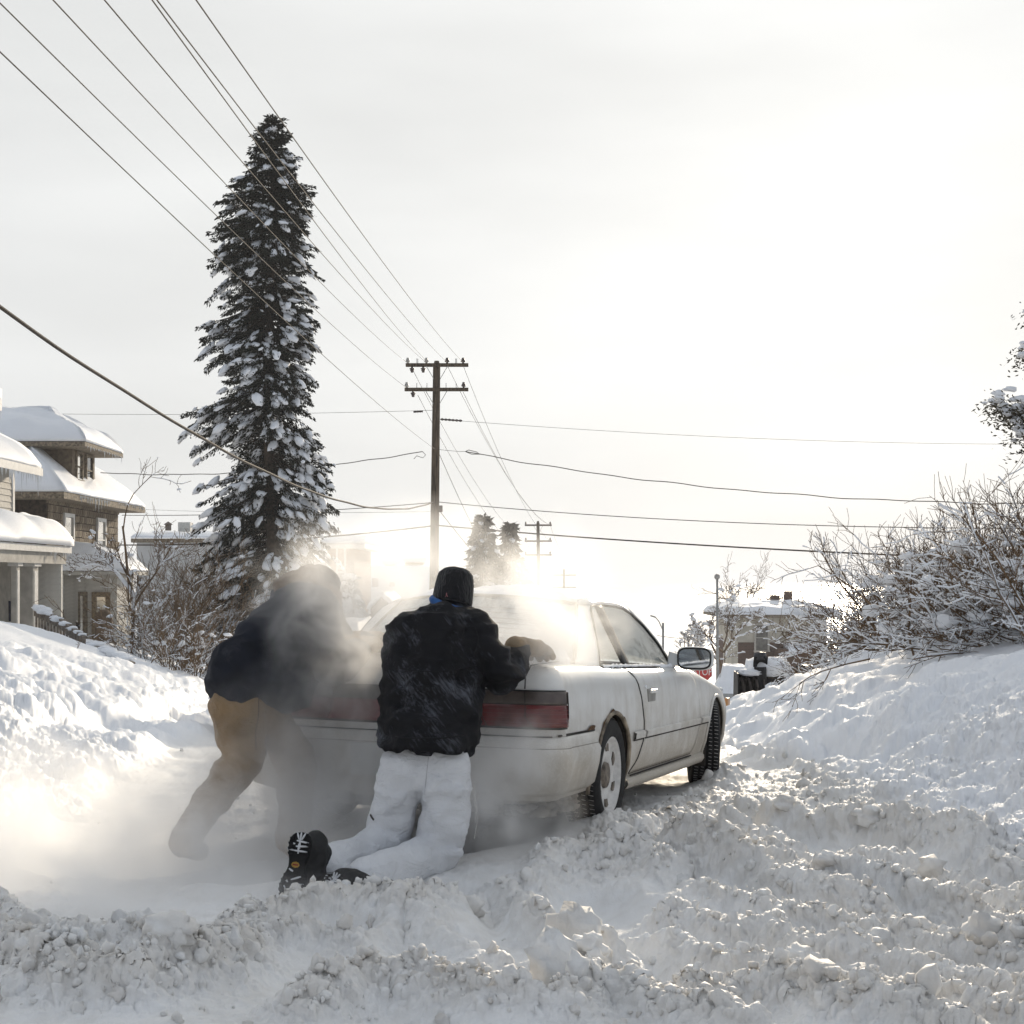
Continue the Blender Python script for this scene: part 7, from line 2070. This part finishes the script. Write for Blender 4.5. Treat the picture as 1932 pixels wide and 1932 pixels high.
    link_mesh('housing_snow', np_mesh('housing_snow', lumpy(ICO3[0], .25, 1.5, 5.) * np.array([.22, .2, .07]) + np.array(c + Vector((.10, 0, .28))), ICO3[1]), SNOW, root, smooth=True)
snow_blower()
# ================================================================== EXHAUST STEAM
def build_steam():
    lo, hi = Vector((-4.2, 5.35, -.05)), Vector((1.0, 8.6, 1.95))
    mb = MB().box((lo + hi) / 2, hi - lo)
    m = bpy.data.materials.new('exhaust_steam'); m.use_nodes = True
    t = m.node_tree; t.nodes.clear(); N = t.nodes.new; Lk = t.links.new
    out_ = N('ShaderNodeOutputMaterial'); vol = N('ShaderNodeVolumePrincipled')
    vol.inputs['Color'].default_value = (.995, .995, .995, 1); vol.inputs['Anisotropy'].default_value = .5
    geo = N('ShaderNodeNewGeometry'); pos = geo.outputs['Position']
    # turbulent warp of the position
    wn_ = N('ShaderNodeTexNoise'); wn_.inputs['Scale'].default_value = 2.2; wn_.inputs['Detail'].default_value = 1
    Lk(pos, wn_.inputs['Vector'])
    sb = N('ShaderNodeVectorMath'); sb.operation = 'SUBTRACT'; sb.inputs[1].default_value = (.5, .5, .5); Lk(wn_.outputs['Color'], sb.inputs[0])
    sc_ = N('ShaderNodeVectorMath'); sc_.operation = 'SCALE'; sc_.inputs['Scale'].default_value = .55; Lk(sb.outputs[0], sc_.inputs[0])
    wp = N('ShaderNodeVectorMath'); wp.operation = 'ADD'; Lk(pos, wp.inputs[0]); Lk(sc_.outputs[0], wp.inputs[1])
    total = None
    for (c, r, d) in STEAM:
        s1 = N('ShaderNodeVectorMath'); s1.operation = 'SUBTRACT'; s1.inputs[1].default_value = c; Lk(wp.outputs[0], s1.inputs[0])
        s2 = N('ShaderNodeVectorMath'); s2.operation = 'DIVIDE'; s2.inputs[1].default_value = r; Lk(s1.outputs[0], s2.inputs[0])
        s3 = N('ShaderNodeVectorMath'); s3.operation = 'LENGTH'; Lk(s2.outputs[0], s3.inputs[0])
        mr = N('ShaderNodeMapRange'); mr.interpolation_type = 'SMOOTHSTEP'; mr.inputs[1].default_value = 1.0; mr.inputs[2].default_value = .15; mr.inputs[3].default_value = 0; mr.inputs[4].default_value = d
        Lk(s3.outputs['Value'], mr.inputs[0])
        if total is None: total = mr.outputs[0]
        else:
            a = N('ShaderNodeMath'); a.operation = 'ADD'; Lk(total, a.inputs[0]); Lk(mr.outputs[0], a.inputs[1]); total = a.outputs[0]
    n = N('ShaderNodeTexNoise'); n.inputs['Scale'].default_value = 3.4; n.inputs['Detail'].default_value = 4; n.inputs['Roughness'].default_value = .62
    Lk(wp.outputs[0], n.inputs['Vector'])
    r = N('ShaderNodeMapRange'); r.inputs[1].default_value = .40; r.inputs[2].default_value = .66; r.inputs[3].default_value = .10; r.inputs[4].default_value = 1.9
    Lk(n.outputs[0], r.inputs[0])
    ml = N('ShaderNodeMath'); ml.operation = 'MULTIPLY'; Lk(total, ml.inputs[0]); Lk(r.outputs[0], ml.inputs[1])
    Lk(ml.outputs[0], vol.inputs['Density']); Lk(vol.outputs[0], out_.inputs['Volume'])
    try: m.cycles.volume_step_rate = 1.0
    except Exception: pass
    o = mb.build('exhaust_steam', m)
    tag(o, 'sunlit exhaust steam billowing round the two people behind the car', 'steam', kind='stuff')
STEAM = [  # centre, radii, density
 ((-2.0, 6.6, .20), (1.55, .9, .56), 3.6),
 ((-.95, 6.95, .45), (.80, .42, .62), 4.2),
 ((-.06, 6.72, .42), (.42, .33, .54), 4.6),
 ((-.78, 6.90, 1.12), (.40, .36, .55), 4.6),
 ((-.70, 7.12, 1.42), (.36, .36, .30), 2.6),
 ((.12, 7.20, 1.20), (.52, .42, .40), 4.4),
 ((-.45, 7.7, 1.50), (1.0, .5, .34), 1.6),
 ((-1.7, 5.95, .12), (1.5, .6, .24), 3.2),
]
build_steam()
# ================================================================== AIR
def build_haze():
    mb = MB().box((0, 4450, 2.0), (13000, 9300, 40))
    m = bpy.data.materials.new('haze_air'); m.use_nodes = True
    t = m.node_tree; t.nodes.clear()
    o_ = t.nodes.new('ShaderNodeOutputMaterial'); v = t.nodes.new('ShaderNodeVolumePrincipled')
    v.inputs['Color'].default_value = (.96, .97, 1, 1); v.inputs['Density'].default_value = HAZE
    v.inputs['Anisotropy'].default_value = .15
    t.links.new(v.outputs[0], o_.inputs['Volume'])
    o = mb.build('haze', m); tag(o, 'thin winter haze filling the air over the street', 'haze', kind='stuff')
HAZE = .00045
build_haze()
